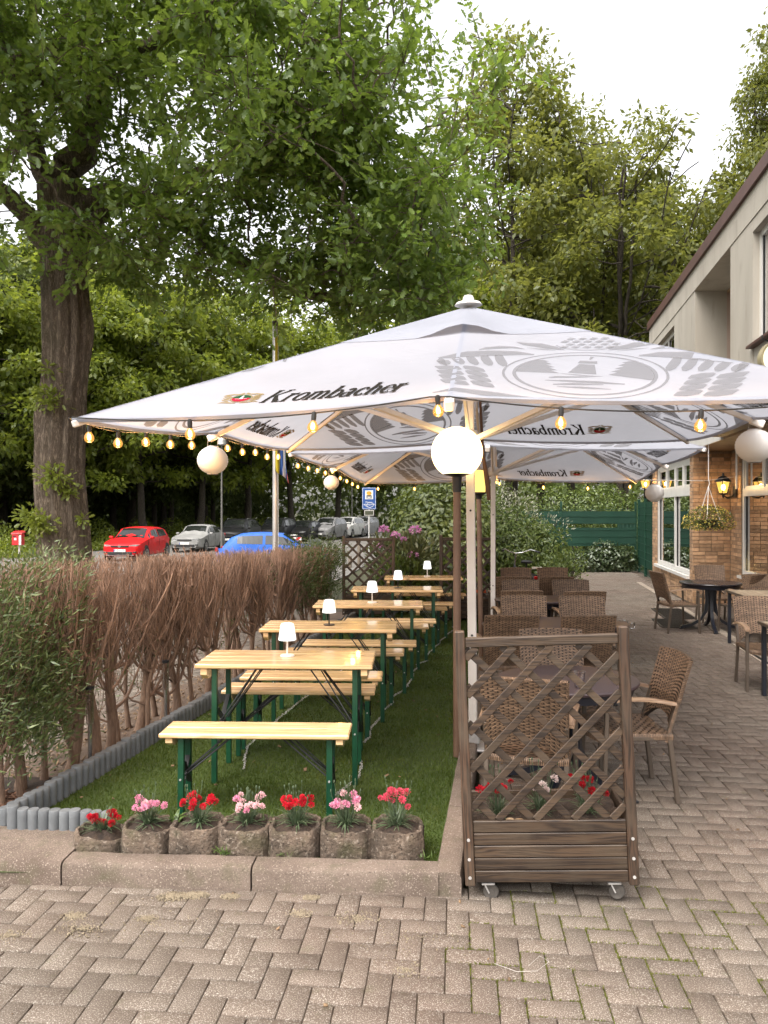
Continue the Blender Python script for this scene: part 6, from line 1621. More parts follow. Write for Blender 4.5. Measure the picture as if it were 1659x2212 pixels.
oth.sort(key=lambda b: b[0]); ind = ret_b + [b for b in oth if b[4] == 4.09 and b[0] > 13.5] + [b for b in oth if b[0] > 14.5 and b[0] < 15] ; ind = ind[:300]; rest = [b for b in bricks if b not in ind]
for b in ind: MB().add(brick_geo(b), BF).build('brick', M['brick'], house)
mb = MB()
for b in rest: mb.add(brick_geo(b), BF)
mb.build('brickwork', M['brick'], house, None, 'stuff')
# windows on the long facade
def window(Y0, Y1, X0, z0, z1, mull, trans, fr=.075, depth=.09, room=True, tilt=None, sub=()):
    """white frame with mullions at Y in mull and a transom band; every pane its own piece"""
    w_ = MB()
    w_.hexa(Y0, Y0 + fr, X0, X0 + depth, z0, z1); w_.hexa(Y1 - fr, Y1, X0, X0 + depth, z0, z1); w_.hexa(Y0 + fr, Y1 - fr, X0, X0 + depth, z0, z0 + fr); w_.hexa(Y0 + fr, Y1 - fr, X0, X0 + depth, z1 - fr, z1)
    zr = [z0 + fr] + ([trans[0], trans[1]] if trans else []) + [z1 - fr]
    if trans: w_.hexa(Y0 + fr, Y1 - fr, X0 - .012, X0 + depth, trans[0], trans[1])
    for y in mull: w_.hexa(y - fr * .5, y + fr * .5, X0 - .004, X0 + depth, zr[0], zr[1] if trans else zr[-1])
    for y in list(mull) + list(sub):
        if trans: w_.hexa(y - fr * .5, y + fr * .5, X0 - .004, X0 + depth, zr[2], zr[3])
    win = w_.build('window', M['whitepvc'], house)
    ed = [Y0 + fr] + list(mull) + [Y1 - fr]
    for a, b in zip(ed[:-1], ed[1:]):
        a2 = a + (fr * .5 if a in mull else 0); b2 = b - (fr * .5 if b in mull else 0)
        hx('pane', 'winglass', a2, b2, X0 + .050, X0 + .056, zr[0], zr[1] if trans else zr[-1], win)
        gk = MB()
        for (p, q, r, s) in ((a2, a2 + .022, zr[0], zr[1]), (b2 - .022, b2, zr[0], zr[1])): gk.hexa(p, q, X0 + .035, X0 + .049, r, s)
        gk.build('gasket', M['gasket'], win)
    if trans:
        ed = sorted([Y0 + fr] + list(mull) + list(sub) + [Y1 - fr])
        for a, b in zip(ed[:-1], ed[1:]):
            a2 = a + fr * .5; b2 = b - fr * .5; fi = MB(); f_ = .045
            fi.hexa(a2, a2 + f_, X0 + .01, X0 + .05, zr[2], zr[3]); fi.hexa(b2 - f_, b2, X0 + .01, X0 + .05, zr[2], zr[3]); fi.hexa(a2 + f_, b2 - f_, X0 + .01, X0 + .05, zr[2], zr[2] + f_); fi.hexa(a2 + f_, b2 - f_, X0 + .01, X0 + .05, zr[3] - f_, zr[3])
            fi.build('sash', M['whitepvc'], win); hx('pane', 'winglass', a2 + f_, b2 - f_, X0 + .030, X0 + .036, zr[2] + f_, zr[3] - f_, win)
    return win
window(14.90, 18.42, 3.40, .52, 2.84, (16.45,), (2.10, 2.28), .085, sub=(15.65, 17.4))
window(6.2, 13.92, 4.12, .62, 2.90, (11.6, 9.2), (2.06, 2.20), .085, sub=(12.75, 10.4))
sl_ = MB(); sl_.hexa(14.88, 18.44, 3.30, 3.40, .46, .52); sl_.build('sill', M['whitepvc'], house); MB().hexa(6.2, 13.94, 4.02, 4.12, .57, .62).build('sill', M['whitepvc'], house)
# dim rooms behind the panes
rm = MB()
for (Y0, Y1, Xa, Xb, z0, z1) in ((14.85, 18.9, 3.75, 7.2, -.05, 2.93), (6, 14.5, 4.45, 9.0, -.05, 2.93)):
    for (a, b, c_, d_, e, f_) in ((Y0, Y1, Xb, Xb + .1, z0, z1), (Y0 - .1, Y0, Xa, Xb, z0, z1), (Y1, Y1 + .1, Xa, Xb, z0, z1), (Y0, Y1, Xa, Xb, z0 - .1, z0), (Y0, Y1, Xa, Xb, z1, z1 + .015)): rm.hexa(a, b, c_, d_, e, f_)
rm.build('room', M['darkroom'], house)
M['warmlamp'] = glow('lit_interior_lamp', (1.0, .55, .14), 2.5)
def interior_lamp(label, x, y, z, kind_):
    root = thing('interior_lamp', label, 'lamp', (x, y, z)); mb = MB()
    if kind_ == 'pendant':
        mb.lathe([(.04, .10), (.13, .06), (.17, -.02), (.16, -.06)], 16, cap=False); mb.build('shade', M['warmlamp'], root, 50); cb = MB(); cb.tube([(0, 0, .1), (0, 0, 2.93 - z)], .008, 6); cb.build('cable', M['cable'], root)
    else:
        mb.lathe([(.14, -.02), (.10, .24)], 16, cap=False); mb.build('shade', glow('lit_orange_shade', (1.0, .30, .03), .6), root, 50); cb = MB(); cb.lathe([(.07, -.30), (.02, -.26), (.02, -.02)], 10); cb.build('base', M['blackplastic'], root)
    ld = bpy.data.lights.new('lamp_light', 'POINT'); ld.energy = 26; ld.color = (1, .58, .22); ld.shadow_soft_size = .1; lo = bpy.data.objects.new('lamp_light', ld); COL.objects.link(lo); lo.parent = root; lo.location = (0, 0, -.22)
interior_lamp('lit pendant lamp seen through the near restaurant window', 7.05, 14.15, 2.40, 'pendant')
interior_lamp('lit orange lamp low behind the near restaurant window', 6.72, 13.65, 1.02, 'table')
# soffit, fascia, upper storey
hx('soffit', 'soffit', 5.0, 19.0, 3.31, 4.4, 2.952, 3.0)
hx('fascia', 'whitepvc', 12.2, 19.06, 3.262, 3.30, 2.94, 3.40); hx('fascia', 'cream', 5, 19.04, 3.302, 3.9, 3.001, 3.72)
hx('fascia', 'gasket', 15.0, 18.6, 3.32, 3.39, 2.88, 2.951)
aw = MB(); aw.hexa(6.5, 12.15, 3.05, 3.30, 2.98, 3.22); aw.build('awning_box', plain('dark_awning_box', (.05, .042, .036), (.03, .026, .022), .5), house)
XU = 3.30
hx('wall', 'cream', 5, 19.0, XU + .02, 4.3, 3.721, 4.10)
for (a, b) in ((14.17, 16.04), (10.69, 11.80)): hx('column', 'cream', a, b, XU, 3.9, 3.5, 5.90)
hx('column', 'cream', 18.3, 19.0, XU, 3.9, 3.5, 5.90)
hx('beam', 'cream', 4.0, 19.02, XU - .012, 4.5, 5.901, 6.31)
hx('roof_edge', 'roofmetal', 4.0, 19.08, XU - .06, XU + .30, 6.311, 6.50); hx('roof', 'roofmetal', 4.0, 19.05, XU + .302, 11, 6.311, 6.49)
hx('wall', 'cream', 4.0, 19.0, 4.60, 11, 2.96, 6.31)
# balcony recess between the columns, door at its back
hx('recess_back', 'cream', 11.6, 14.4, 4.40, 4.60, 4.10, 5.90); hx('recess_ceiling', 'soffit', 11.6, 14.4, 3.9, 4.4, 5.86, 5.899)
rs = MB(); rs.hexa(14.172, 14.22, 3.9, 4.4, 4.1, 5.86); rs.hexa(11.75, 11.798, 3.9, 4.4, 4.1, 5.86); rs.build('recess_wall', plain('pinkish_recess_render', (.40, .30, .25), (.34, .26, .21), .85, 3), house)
dr = MB(); dr.hexa(13.62, 13.70, 4.36, 4.40, 4.1, 5.72); dr.hexa(12.5, 12.58, 4.36, 4.40, 4.1, 5.72); dr.hexa(12.58, 13.62, 4.36, 4.40, 5.64, 5.72); dr.hexa(13.30, 13.62, 4.375, 4.40, 4.1, 5.64); d_ = dr.build('balcony_door', M['whitepvc'], house); hx('pane', 'gasket', 12.58, 13.30, 4.385, 4.395, 4.1, 5.64, d_)
# upper windows
def upper_window(Y0, Y1):
    hx('reveal', 'cream', Y0 + .001, Y1 - .001, 3.52, 4.3, 4.1, 5.90); w_ = MB(); X = 3.40
    w_.hexa(Y0, Y0 + .09, X, X + .1, 4.12, 5.72); w_.hexa(Y1 - .09, Y1, X, X + .1, 4.12, 5.72); w_.hexa(Y0 + .09, Y1 - .09, X, X + .1, 4.12, 4.21); w_.hexa(Y0 + .09, Y1 - .09, X, X + .1, 5.63, 5.72); m_ = (Y0 + Y1) / 2; w_.hexa(m_ - .05, m_ + .05, X, X + .1, 4.21, 5.63)
    win = w_.build('window', M['whitepvc'], house)
    for a, b in ((Y0 + .09, m_ - .05), (m_ + .05, Y1 - .09)):
        hx('pane', 'winglass', a, b, X + .03, X + .036, 4.21, 5.63, win); hx('curtain', 'curtain', a, b, X + .085, X + .09, 4.21, 5.63, win)
        gk = MB(); gk.hexa(b - .03, b, X + .018, X + .029, 4.21, 5.63); gk.hexa(a, a + .03, X + .018, X + .029, 4.21, 5.63); gk.build('gasket', M['gasket'], win)
    hx('sill', 'roofmetal', Y0 - .05, Y1 + .05, 3.22, 3.40, 4.085, 4.119); hx('lintel', 'cream', Y0, Y1, 3.302, 3.9, 5.72, 5.90)
upper_window(6.6, 10.69); upper_window(16.04, 18.3)
pipe = MB(); px_ = 4.02 + .1763 * 13.96; pipe.tube([(px_, 13.96, 2.95), (px_, 13.96, 2.2)], .018, 8); pipe.build('conduit', M['whitepvc'], house, 40)
ant = MB(); ant.tube([(3.30 + .1763 * 9.95, 9.95, 4.02), (3.20 + .1763 * 9.95, 9.95, 4.05), (3.20 + .1763 * 9.95, 9.95, 4.10)], .012, 6); ant.build('bracket', M['blacksteel'], house, 40)
# round lit sign at the frame edge
sg = thing('round_sign', 'round lit sign on the house wall at the right picture edge', 'sign', (4.66, 9.0, 3.60)); Rm = Matrix.Rotation(PI / 2, 4, 'X')
mb = MB(); mb.lathe([(0, -.045), (.19, -.045), (.19, .045), (0, .045)], 32, cap=False, M=Rm); mb.build('panel', glow('lit_sign_face', (1.0, .88, .62), .5), sg, 40)
mb = MB(); mb.lathe([(.192, -.05), (.215, -.05), (.215, .05), (.192, .05)], 32, cap=False, M=Rm); mb.build('rim', plain('brass_rim', (.35, .30, .18), None, .45, metal=.3), sg, 40)
mb = MB(); mb.tube([(.21, 0, 0), (.42, 0, 0)], .016, 6); mb.build('arm', M['blacksteel'], sg)

# wall lanterns
M['lampglass'] = glow('lit_lantern_glass', (1.0, .55, .10), 3.2); M['lampcore'] = glow('lit_lantern_bulb', (1.0, .70, .25), 12)
def wall_lantern(label, p, back, s):
    root = thing('wall_lantern', label, 'lamp', p, 0, 'black lanterns on the brick walls'); root.scale = (s,) * 3; n = 6
    mb = MB(); mb.lathe([(.0, .20), (.012, .20), (.018, .175), (.02, .16), (.07, .135), (.118, .085), (.122, .075), (.108, .07)], n, cap=False); mb.build('roof', M['blacksteel'], root)
    mb = MB(); mb.lathe([(.0, -.16), (.012, -.15), (.02, -.115), (.055, -.10), (.066, -.09), (.06, -.085), (0, -.085)], n, cap=False); mb.build('base', M['blacksteel'], root)
    mb = MB()
    for j in range(n): a = 2 * PI * j / n; mb.tube([(.062 * math.cos(a), .062 * math.sin(a), -.09), (.108 * math.cos(a), .108 * math.sin(a), .075)], .006, 5)
    mb.build('cage', M['blacksteel'], root)
    t_ = NT('lantern_pane'); e = t_.n('Emission'); e.inputs[0].default_value = (1.0, .52, .09, 1); e.inputs[1].default_value = .55; tr = t_.n('BsdfTransparent'); m_ = t_.n('MixShader'); m_.inputs[0].default_value = .55; t_.l(tr.outputs[0], m_.inputs[1]); t_.l(e.outputs[0], m_.inputs[2]); t_.l(m_.outputs[0], t_.out.inputs[0])
    mb = MB(); mb.lathe([(.060, -.088), (.104, .072)], n, cap=False); mb.build('glass', t_.m, root)
    mb = MB(); mb.lathe([(0, -.05), (.02, -.04), (.03, -.005), (.02, .03), (0, .04)], 10, cap=False); mb.build('bulb', M['lampcore'], root, 60)
    b = Vector(back) / s; mb = MB(); mb.tube([(0, 0, -.12), Vector((b.x * .35, b.y * .35, -.155)), Vector((b.x * .75, b.y * .75, -.14)), Vector((b.x, b.y, -.08))], [.012, .013, .013, .016], 8); mb.build('arm', M['blacksteel'], root, 60)
    bp = MB(); bp.box((b.x, b.y, -.07), (.035, .07, .17), None, .006); bp.build('wall_plate', M['blacksteel'], root)
    ld = bpy.data.lights.new('lantern_light', 'POINT'); ld.energy = 15; ld.color = (1, .60, .24); ld.shadow_soft_size = .05; lo = bpy.data.objects.new('lantern_light', ld); COL.objects.link(lo); lo.parent = root; lo.location = (0, 0, -.0)
wall_lantern('lit black lantern on the brick wall by the flower basket', (6.30, 14.10, 2.24), (.24, .05, 0), 1.30)
wall_lantern('black lantern at the far brick corner next to the green gate', (6.50, 18.88, 2.46), (.17, .05, 0), 1.18)
# hanging flower basket
hbk = thing('hanging_basket', 'hanging basket of small yellow flowers before the brick wall', 'flowers', (5.62, 13.15, 1.62))
mb = MB(); mb.lathe([(0, -.12), (.12, -.10), (.20, .0), (.21, .02), (.18, .02)], 20, cap=False); mb.build('pot', plain('dark_pot', (.05, .035, .025), None, .7), hbk, 50)
mb = MB()
for a in (0, 2.1, 4.2): mb.tube([(.2 * math.cos(a), .2 * math.sin(a), .02), (0, 0, .60)], .007, 5)
mb.tube([(0, 0, .58), (.02, 0, .66), (.0, 0, .72), (0, 0, 1.33)], .007, 5); mb.build('hanger', M['whitemetal'], hbk)
d = rng.normal(size=(1900, 3)); d /= np.linalg.norm(d, axis=1, keepdims=True); P = d * (1 - .5 * rng.random((1900, 1)) ** 1.5) * np.array([.42, .38, .20]); P[:, 2] -= .10 * (P[:, 0] ** 2) / .16; P[:, 2] += .06
V, F = cloud(P, leaf_frames(d, 1900, .6, 1.1), rng.uniform(.025, .05, 1900), LEAF_T, LEAF_F); link('foliage', npmesh('foliage', V, F), leafmat('basket_leaf', (.08, .10, .02), (.17, .19, .04), .3, .05), hbk, 'stuff')
d = rng.normal(size=(230, 3)); d[:, 1] -= .3; d /= np.linalg.norm(d, axis=1, keepdims=True); P = d * np.array([.44, .40, .22]); P[:, 2] -= .10 * (P[:, 0] ** 2) / .16; P[:, 2] += .065
V, F = cloud(np.repeat(P, 4, 0), leaf_frames(np.repeat(d, 4, 0) * .2, 920, .9, .8), np.full(920, .024), LEAF_T, LEAF_F); link('flowers', npmesh('flowers', V, F), PET['yellow'], hbk, 'stuff')
# drain grates by the wall
M['gratemetal'] = plain('dark_grate_steel', (.045, .042, .038), (.03, .028, .026), .5, 10, 0, 60, .6)
M['palecon'] = plain('pale_concrete_edge', (.32, .275, .22), (.24, .20, .16), .9, 6, .4, 90)
for i, (x, y, L, lab) in enumerate(((5.05, 13.25, 1.3, 'dark steel floor grate behind the sideways armchair'), (4.62, 12.1, .9, 'dark steel floor grate under the round black table'), (4.72, 8.9, 2.6, 'long dark steel floor grate beside the edge armchair'))):
    root = thing('floor_grate', lab, 'grate', (x, y, .004), R(-10)); mb = MB(); wv = .5
    for sgn in (-1, 1): mb.box((sgn * wv / 2, 0, .004), (.03, L, .012)); mb.box((0, sgn * L / 2, .004), (wv, .03, .0121))
    mb.build('frame', M['palecon'] if i == 2 else M['gratemetal'], root); n = int(L / .034); mb = MB()
    for k in range(n): mb.box((0, -L / 2 + .017 + k * .034, .004), (wv - .03, .010, .010))
    mb.build('bars', M['gratemetal'], root, None, 'stuff'); mb = MB(); mb.box((0, 0, -.003), (wv, L, .004)); mb.build('pit', M['gasket'], root)
cs = MB()
yy = 6.0
edge = thing('edge_strip', None, None); edge['kind'] = 'structure'
while yy < 18.5:
    if not (10.2 < yy < 11.0):
        o = MB().hexa(yy, yy + .98, 2.96, 3.08, -.03, .012).build('edge_slab', M['palecon'], edge)
    yy += 1.0

# ================================================================== GREEN SCREEN FENCE AND GATE
M['greenmesh'] = plain('green_fence_wire', (.008, .050, .028), None, .5)
def screen(name):
    t = NT(name); gp = t.n('NewGeometry'); v = gp.outputs['Position']; c = t.mix(t.ramp(t.noise(v, 1.4, 5), .3, .7), (.008, .058, .034), (.005, .038, .023)); 
    wv = t.n('TexWave'); wv.inputs['Scale'].default_value = 28; t.l(v, wv.inputs['Vector']); c = t.mix(t.math('MULTIPLY', wv.outputs['Fac'], .25), c, (.004, .030, .018))
    return t.pbr(c, .7)
M['screen'] = screen('green_privacy_screen')
fence = thing('screen_fence', 'green wire mesh fence with privacy screen across the end of the walkway', 'fence', (0, 0, 0))
fx0, fx1, fy = 3.6, 7.50, 22.6
def wires(mb, p0, p1, z0, z1, dv=.10, dh=.20, r=.0035):
    p0, p1 = Vector(p0), Vector(p1); L = (p1 - p0).length; n = int(L / dv)
    for k in range(n + 1): q = p0 + (p1 - p0) * (k / n); mb.tube([(q.x, q.y, z0), (q.x, q.y, z1)], r, 3, False)
    z = z0
    while z <= z1 + .001: mb.tube([(p0.x, p0.y, z), (p1.x, p1.y, z)], r * 1.7, 3, False); z += dh
mb = MB(); wires(mb, (fx0, fy, 0), (fx1, fy, 0), .02, 2.0, .10, .20); mb.build('wire_mesh', M['greenmesh'], fence, None, 'stuff')
for x in (fx0, 5.28, fx1): pb = MB(); pb.box((x, fy + .03, 1.02), (.06, .05, 2.1), None, .004); pb.build('post', M['greenmesh'], fence)
for (xa, xb, z0, z1) in ((fx0, fx1, 1.40, 1.78), (fx0, 4.4, 1.29, 1.398), (5.05, 5.45, 1.29, 1.398), (6.95, fx1, 1.29, 1.398), (fx0, fx1, .74, 1.288)):
    n = 16; sc = MB()
    for k in range(n + 1):
        x = xa + (xb - xa) * k / n; y = fy + .014 + .006 * math.sin(k * 1.9)
        for z in (z0, z1): sc.v += [(x, y, z), (x, y + .006, z)]
    for k in range(n): b = k * 4; sc.f += [[b, b + 4, b + 6, b + 2], [b + 1, b + 3, b + 7, b + 5]]
    sc.build('screen_strip', M['screen'], fence)
gate = thing('screen_gate', 'tall green mesh gate between the screen fence and the brick corner', 'gate', (0, 0, 0))
ga, gb = (7.46, 22.3), (6.80, 19.12)
mb = MB(); wires(mb, (*ga, 0), (*gb, 0), .05, 2.05, .10, .205); mb.build('wire_mesh', M['greenmesh'], gate, None, 'stuff')
for q in (0, .45, .46, 1.0): p = (ga[0] + (gb[0] - ga[0]) * q, ga[1] + (gb[1] - ga[1]) * q); pb = MB(); pb.box((p[0] + .03, p[1], 1.05), (.07, .07, 2.15), None, .005); pb.build('post', M['greenmesh'], gate)
sc = MB(); ux_, uy_ = .035, -.007; sc.v = [(ga[0] + ux_, ga[1], .25), (gb[0] + ux_, gb[1], .25), (gb[0] + ux_, gb[1], 2.03), (ga[0] + ux_, ga[1], 2.03), (ga[0] + ux_ + .008, ga[1], .25), (gb[0] + ux_ + .008, gb[1], .25), (gb[0] + ux_ + .008, gb[1], 2.03), (ga[0] + ux_ + .008, ga[1], 2.03)]; sc.f = [[0, 1, 2, 3], [7, 6, 5, 4], [0, 4, 5, 1], [2, 6, 7, 3]]; sc.build('screen_strip', M['screen'], gate)
# guy lines from the parasol to the house
gy = MB(); a = P2(1, 1.9, 0, 0); gy.tube([a, (5.9, 14.0, 2.35), (6.42, 13.95, 2.42)], .006, 5); tag(gy.build('guy_line', M['whitemetal'], None, 60), 'thin white line running from the second parasol to the brick wall', 'cord')
# ================================================================== STREET THINGS
def text_mesh(s_, size, ext=0.0, bold=0.0):
    cu = bpy.data.curves.new('txt', 'FONT'); cu.body = s_; cu.size = size; cu.extrude = ext; cu.offset = bold; cu.align_x = 'CENTER'; cu.align_y = 'CENTER'
    o = bpy.data.objects.new('txt', cu); COL.objects.link(o); dg = bpy.context.evaluated_depsgraph_get(); me = bpy.data.meshes.new_from_object(o.evaluated_get(dg)); bpy.data.objects.remove(o); bpy.data.curves.remove(cu); return me
def paint(name, c, c2=None): return plain(name, c, c2, .42, 3, 0, 60, .0, .18, .08)
M['carglass'] = plain('car_glass', (.012, .014, .014), None, .10, 2, 0, 60, 0, .45, .0)
M['tyre'] = plain('tyre_rubber', (.014, .014, .014), None, .8)
M['rim'] = plain('alloy_rim', (.42, .42, .42), (.3, .3, .3), .3, 8, metal=.8)
M['trim'] = plain('black_car_trim', (.012, .012, .012), None, .5)
M['headlight'] = plain('headlight_glass', (.62, .64, .64), (.30, .31, .31), .1, 30, metal=.4)
M['taillight'] = plain('tail_light', (.35, .012, .012), None, .25)
M['plate'] = plain('white_plate', (.75, .75, .72), None, .5)
M['platetext'] = plain('plate_black', (.01, .01, .012), None, .5)
def lerp(x, pts):
    for (a, b), (c, d) in zip(pts[:-1], pts[1:]):
        if x <= c: f_ = (x - a) / (c - a) if c > a else 0; f_ = max(0, min(1, f_)); f_ = f_ * f_ * (3 - 2 * f_) * .4 + f_ * .6; return b + (d - b) * f_
    return pts[-1][1]
def car(label, loc, heading, L, Wd, top, belt, pm_, kind_='hatch', cabin=(.9, 1.6, 3.5, 4.0), plate=None, emblem=False, group='cars parked along the far side of the street', rails=False, wheels=(.78, 3.35), wr=.31):
    """front at x=0, rear at x=L in car space; +x backwards, y to the side"""
    root = thing('parked_car', label, 'car', loc, heading, group); ox = L / 2
    hood0, roof0, roof1, tail = cabin
    ST = sorted(set([0, .03, .10, .25, .5, .8, 1.05, hood0, hood0 + (roof0 - hood0) * .5, roof0, (roof0 + roof1) / 2, roof0 + .3, roof1 - .35, roof1, roof1 + (tail - roof1) * .5, tail, L - .30, L - .12, L - .03, L]))
    V = []; k = 13
    for x in ST:
        e = min(x, L - x); wf = 1 - .22 * max(0, 1 - e / .55) ** 2.2; hw = Wd / 2 * wf
        tz = lerp(x, top); bz = min(lerp(x, belt), tz - .03); zb = .20 + .10 * max(0, 1 - e / .5) ** 2
        cab = hood0 < x < tail; rr_ = .70 if cab else .80
        half = [(hw * .86, zb), (hw * .985, zb + .06), (hw, .52), (hw * .965, bz), (hw * (rr_ + (.06 if cab else .1)), tz - .05), (hw * rr_ * .82, tz - .008), (0, tz + .012)]
        V += [(x - ox, -y, z) for y, z in half] + [(x - ox, y, z) for y, z in half[-2::-1]]
    F = []
    for i in range(len(ST) - 1):
        for j in range(k - 1): F.append([i * k + j, i * k + j + 1, (i + 1) * k + j + 1, (i + 1) * k + j])
        F.append([i * k + k - 1, i * k, (i + 1) * k, (i + 1) * k + k - 1])
    F.append(list(range(k))[::-1]); F.append([(len(ST) - 1) * k + j for j in range(k)])
    body = MB().add(V, F).build('body', pm_, root, 38)
    def sec(x):
        e = min(x, L - x); wf = 1 - .22 * max(0, 1 - e / .55) ** 2.2; hw = Wd / 2 * wf; tz = lerp(x, top); return hw, tz, min(lerp(x, belt), tz - .03)
    def side_glass(x0, x1, s_, t0=.10, t1=.86, cut0=0.0, cut1=0.0):
        mb = MB(); n = 5
        for i in range(n + 1):
            x = x0 + (x1 - x0) * i / n; hw, tz, bz = sec(x); a = (hw * .965, bz); b = (hw * .76, tz - .05); tt = t1
            mb.v += [(x - ox, s_ * (a[0] + (b[0] - a[0]) * t0 + .007), a[1] + (b[1] - a[1]) * t0), (x - ox, s_ * (a[0] + (b[0] - a[0]) * tt + .007), a[1] + (b[1] - a[1]) * tt)]
        mb.f = [[2 * i, 2 * i + 2, 2 * i + 3, 2 * i + 1] if s_ < 0 else [2 * i, 2 * i + 1, 2 * i + 3, 2 * i + 2] for i in range(n)]; return mb.build('side_window', M['carglass'], root)
    mid = roof0 + (roof1 - roof0) * .42
    for s_ in (-1, 1):
        side_glass(hood0 + (roof0 - hood0) * .38, mid - .05, s_); side_glass(mid + .05, roof1 + (tail - roof1) * (.12 if kind_ != 'sedan' else .30), s_)
        side = MB(); 
        for xs_ in (mid, mid - (mid - hood0) * .98): hw, tz, bz = sec(xs_); side.box((xs_ - ox, s_ * hw * .992, .62), (.008, .012, .56))
        side.build('door_gap', M['trim'], root)
        for xs_ in (mid - .22, mid + .55): hw, tz, bz = sec(xs_); hd = MB(); hd.box((xs_ - ox, s_ * (hw * .985 + .008), .80), (.17, .025, .028), None, .006); hd.build('door_handle', pm_, root)
        hw, tz, bz = sec(hood0 + .35); mr = MB(); mr.box((hood0 + .32 - ox, s_ * (hw * .95 + .10), bz + .06), (.13, .17, .12), None, .03); mr.build('mirror', pm_, root)
        for wx in wheels:
            hw, _, _ = sec(wx); ar = MB(); Rm = Matrix.Rotation(PI / 2, 4, 'X'); ar.lathe([(0, -.02), (wr + .055, -.02), (wr + .055, .02), (0, .02)], 24, (wx - ox, s_ * (hw * .985 - .012), wr + .01), False, Rm); ar.build('wheel_arch', M['trim'], root)
            wh = MB(); wh.lathe([(wr * .62, -.10), (wr * .96, -.10), (wr, -.07), (wr, .07), (wr * .96, .10), (wr * .62, .10)], 26, (wx - ox, s_ * (hw - .075), wr), False, Rm); wheel = wh.build('wheel', M['tyre'], root, 40)
            rm_ = MB(); yv = s_ * (hw + .022)
            rm_.lathe([(0, -.005), (.05, -.005), (.05, .006), (0, .006)], 12, (wx - ox, yv - s_ * .006, wr), False, Rm); rm_.lathe([(wr * .56, -.012), (wr * .66, -.012), (wr * .66, .012), (wr * .56, .012)], 24, (wx - ox, yv - s_ * .008, wr), False, Rm)
            for q in range(5): a = q * 2 * PI / 5 + .3; rm_.bar((wx - ox, yv - s_ * .006, wr), (wx - ox + wr * .58 * math.cos(a), yv - s_ * .004, wr + wr * .58 * math.sin(a)), .05, .014, 0, (0, 1, 0))
            rm_.build('rim', M['rim'], wheel)
    def band(x0, x1, wf0, wf1, name):
        mb = MB(); n = 4
        for i in range(n + 1):
            x = x0 + (x1 - x0) * i / n; hw, tz, bz = sec(x); f_ = wf0 + (wf1 - wf0) * i / n; x2 = x0 + (x1 - x0) * min(1, i / n + .02); 
            mb.v += [(x - ox, -hw * f_, tz - .018 + .012), (x - ox, -hw * f_ * .5, tz + .016), (x - ox, hw * f_ * .5, tz + .016), (x - ox, hw * f_, tz - .018 + .012)]
        for i in range(n):
            for j in range(3): mb.f.append([i * 4 + j, i * 4 + 4 + j, i * 4 + 5 + j, i * 4 + 1 + j])
        return mb.build(name, M['carglass'], root)
    band(hood0 + .06, roof0 - .04, .74, .62, 'windscreen')
    if kind_ == 'sedan': band(roof1 + .04, tail - .05, .60, .70, 'rear_window')
    else: band(roof1 + .03, tail - .02, .58, .70, 'rear_window')
    # front: lamps, grille, bumper opening, plate
    for s_ in (-1, 1):
        hl_ = MB(); hl_.v = [(.045 - ox, s_ * Wd * .22, .62), (.12 - ox, s_ * Wd * .405, .655), (.33 - ox, s_ * Wd * .468, .72), (.10 - ox, s_ * Wd * .40, .735), (.02 - ox, s_ * Wd * .25, .705)]; hl_.v += [(x + .06, y * .98, z) for x, y, z in hl_.v]
        hl_.f = [[0, 1, 2, 3, 4] if s_ < 0 else [4, 3, 2, 1, 0]] + [[i, 5 + i, 5 + (i + 1) % 5, (i + 1) % 5] for i in range(5)]
        for q in range(10): hl_.v[q] = (hl_.v[q][0] - .045, hl_.v[q][1], hl_.v[q][2])
        hl_.build('headlight', M['headlight'], root)
        tl_ = MB(); tl_.box((L - .05 - ox, s_ * Wd * .38, .80), (.10, .22, .16), None, .02); tl_.build('tail_light', M['taillight'], root)
        fg = MB(); fg.box((.03 - ox, s_ * Wd * .36, .40), (.08, .16, .09), None, .02); fg.build('fog_light', M['trim'], root)
    gr_ = MB(); gr_.box((-.008 - ox, 0, .655), (.05, Wd * .44, .075), None, .012); gr_.build('grille', M['trim'], root)
    gr_ = MB(); gr_.box((-.018 - ox + .01, 0, .36), (.05, Wd * .62, .13), None, .02); gr_.build('bumper_grille', M['trim'], root)
    gr_ = MB(); gr_.box((-.014 - ox + .01, 0, .278), (.05, Wd * .70, .02), None, .006); gr_.build('bumper_strip', M['rim'], root)
    pl_ = MB(); pl_.box((-.030 - ox, 0, .475), (.012, .52, .115), None, .003); pt_ = pl_.build('number_plate', M['plate'], root)
    if plate:
        me = text_mesh(plate, .115); me.materials.append(M['platetext']); to = link('lettering', me, None, pt_); to.location = (-.0375 - ox, .012, .475); to.rotation_euler = (PI / 2, 0, -PI / 2); to.scale = (.86, 1, 1)
        bl = MB(); bl.box((-.0365 - ox, .24, .475), (.002, .04, .11)); bl.build('plate_band', plain('plate_blue', (.01, .03, .25)), pt_)
    if emblem:
        em = MB(); Rm = Matrix.Rotation(PI / 2, 4, 'Y'); em.lathe([(.050, -.006), (.062, -.006), (.062, .006), (.050, .006)], 20, (-.042 - ox, 0, .665), False, Rm)
        for (a, b) in (((-.035, .042), (0, -.0)), ((.035, .042), (0, 0)), ((-.048, .012), (-.022, -.042)), ((-.022, -.042), (0, -.005)), ((.048, .012), (.022, -.042)), ((.022, -.042), (0, -.005))): em.bar((-.042 - ox, a[0], .665 + a[1]), (-.042 - ox, b[0], .665 + b[1]), .010, .008, 0, (1, 0, 0))
        em.build('emblem', M['chrome'], root)
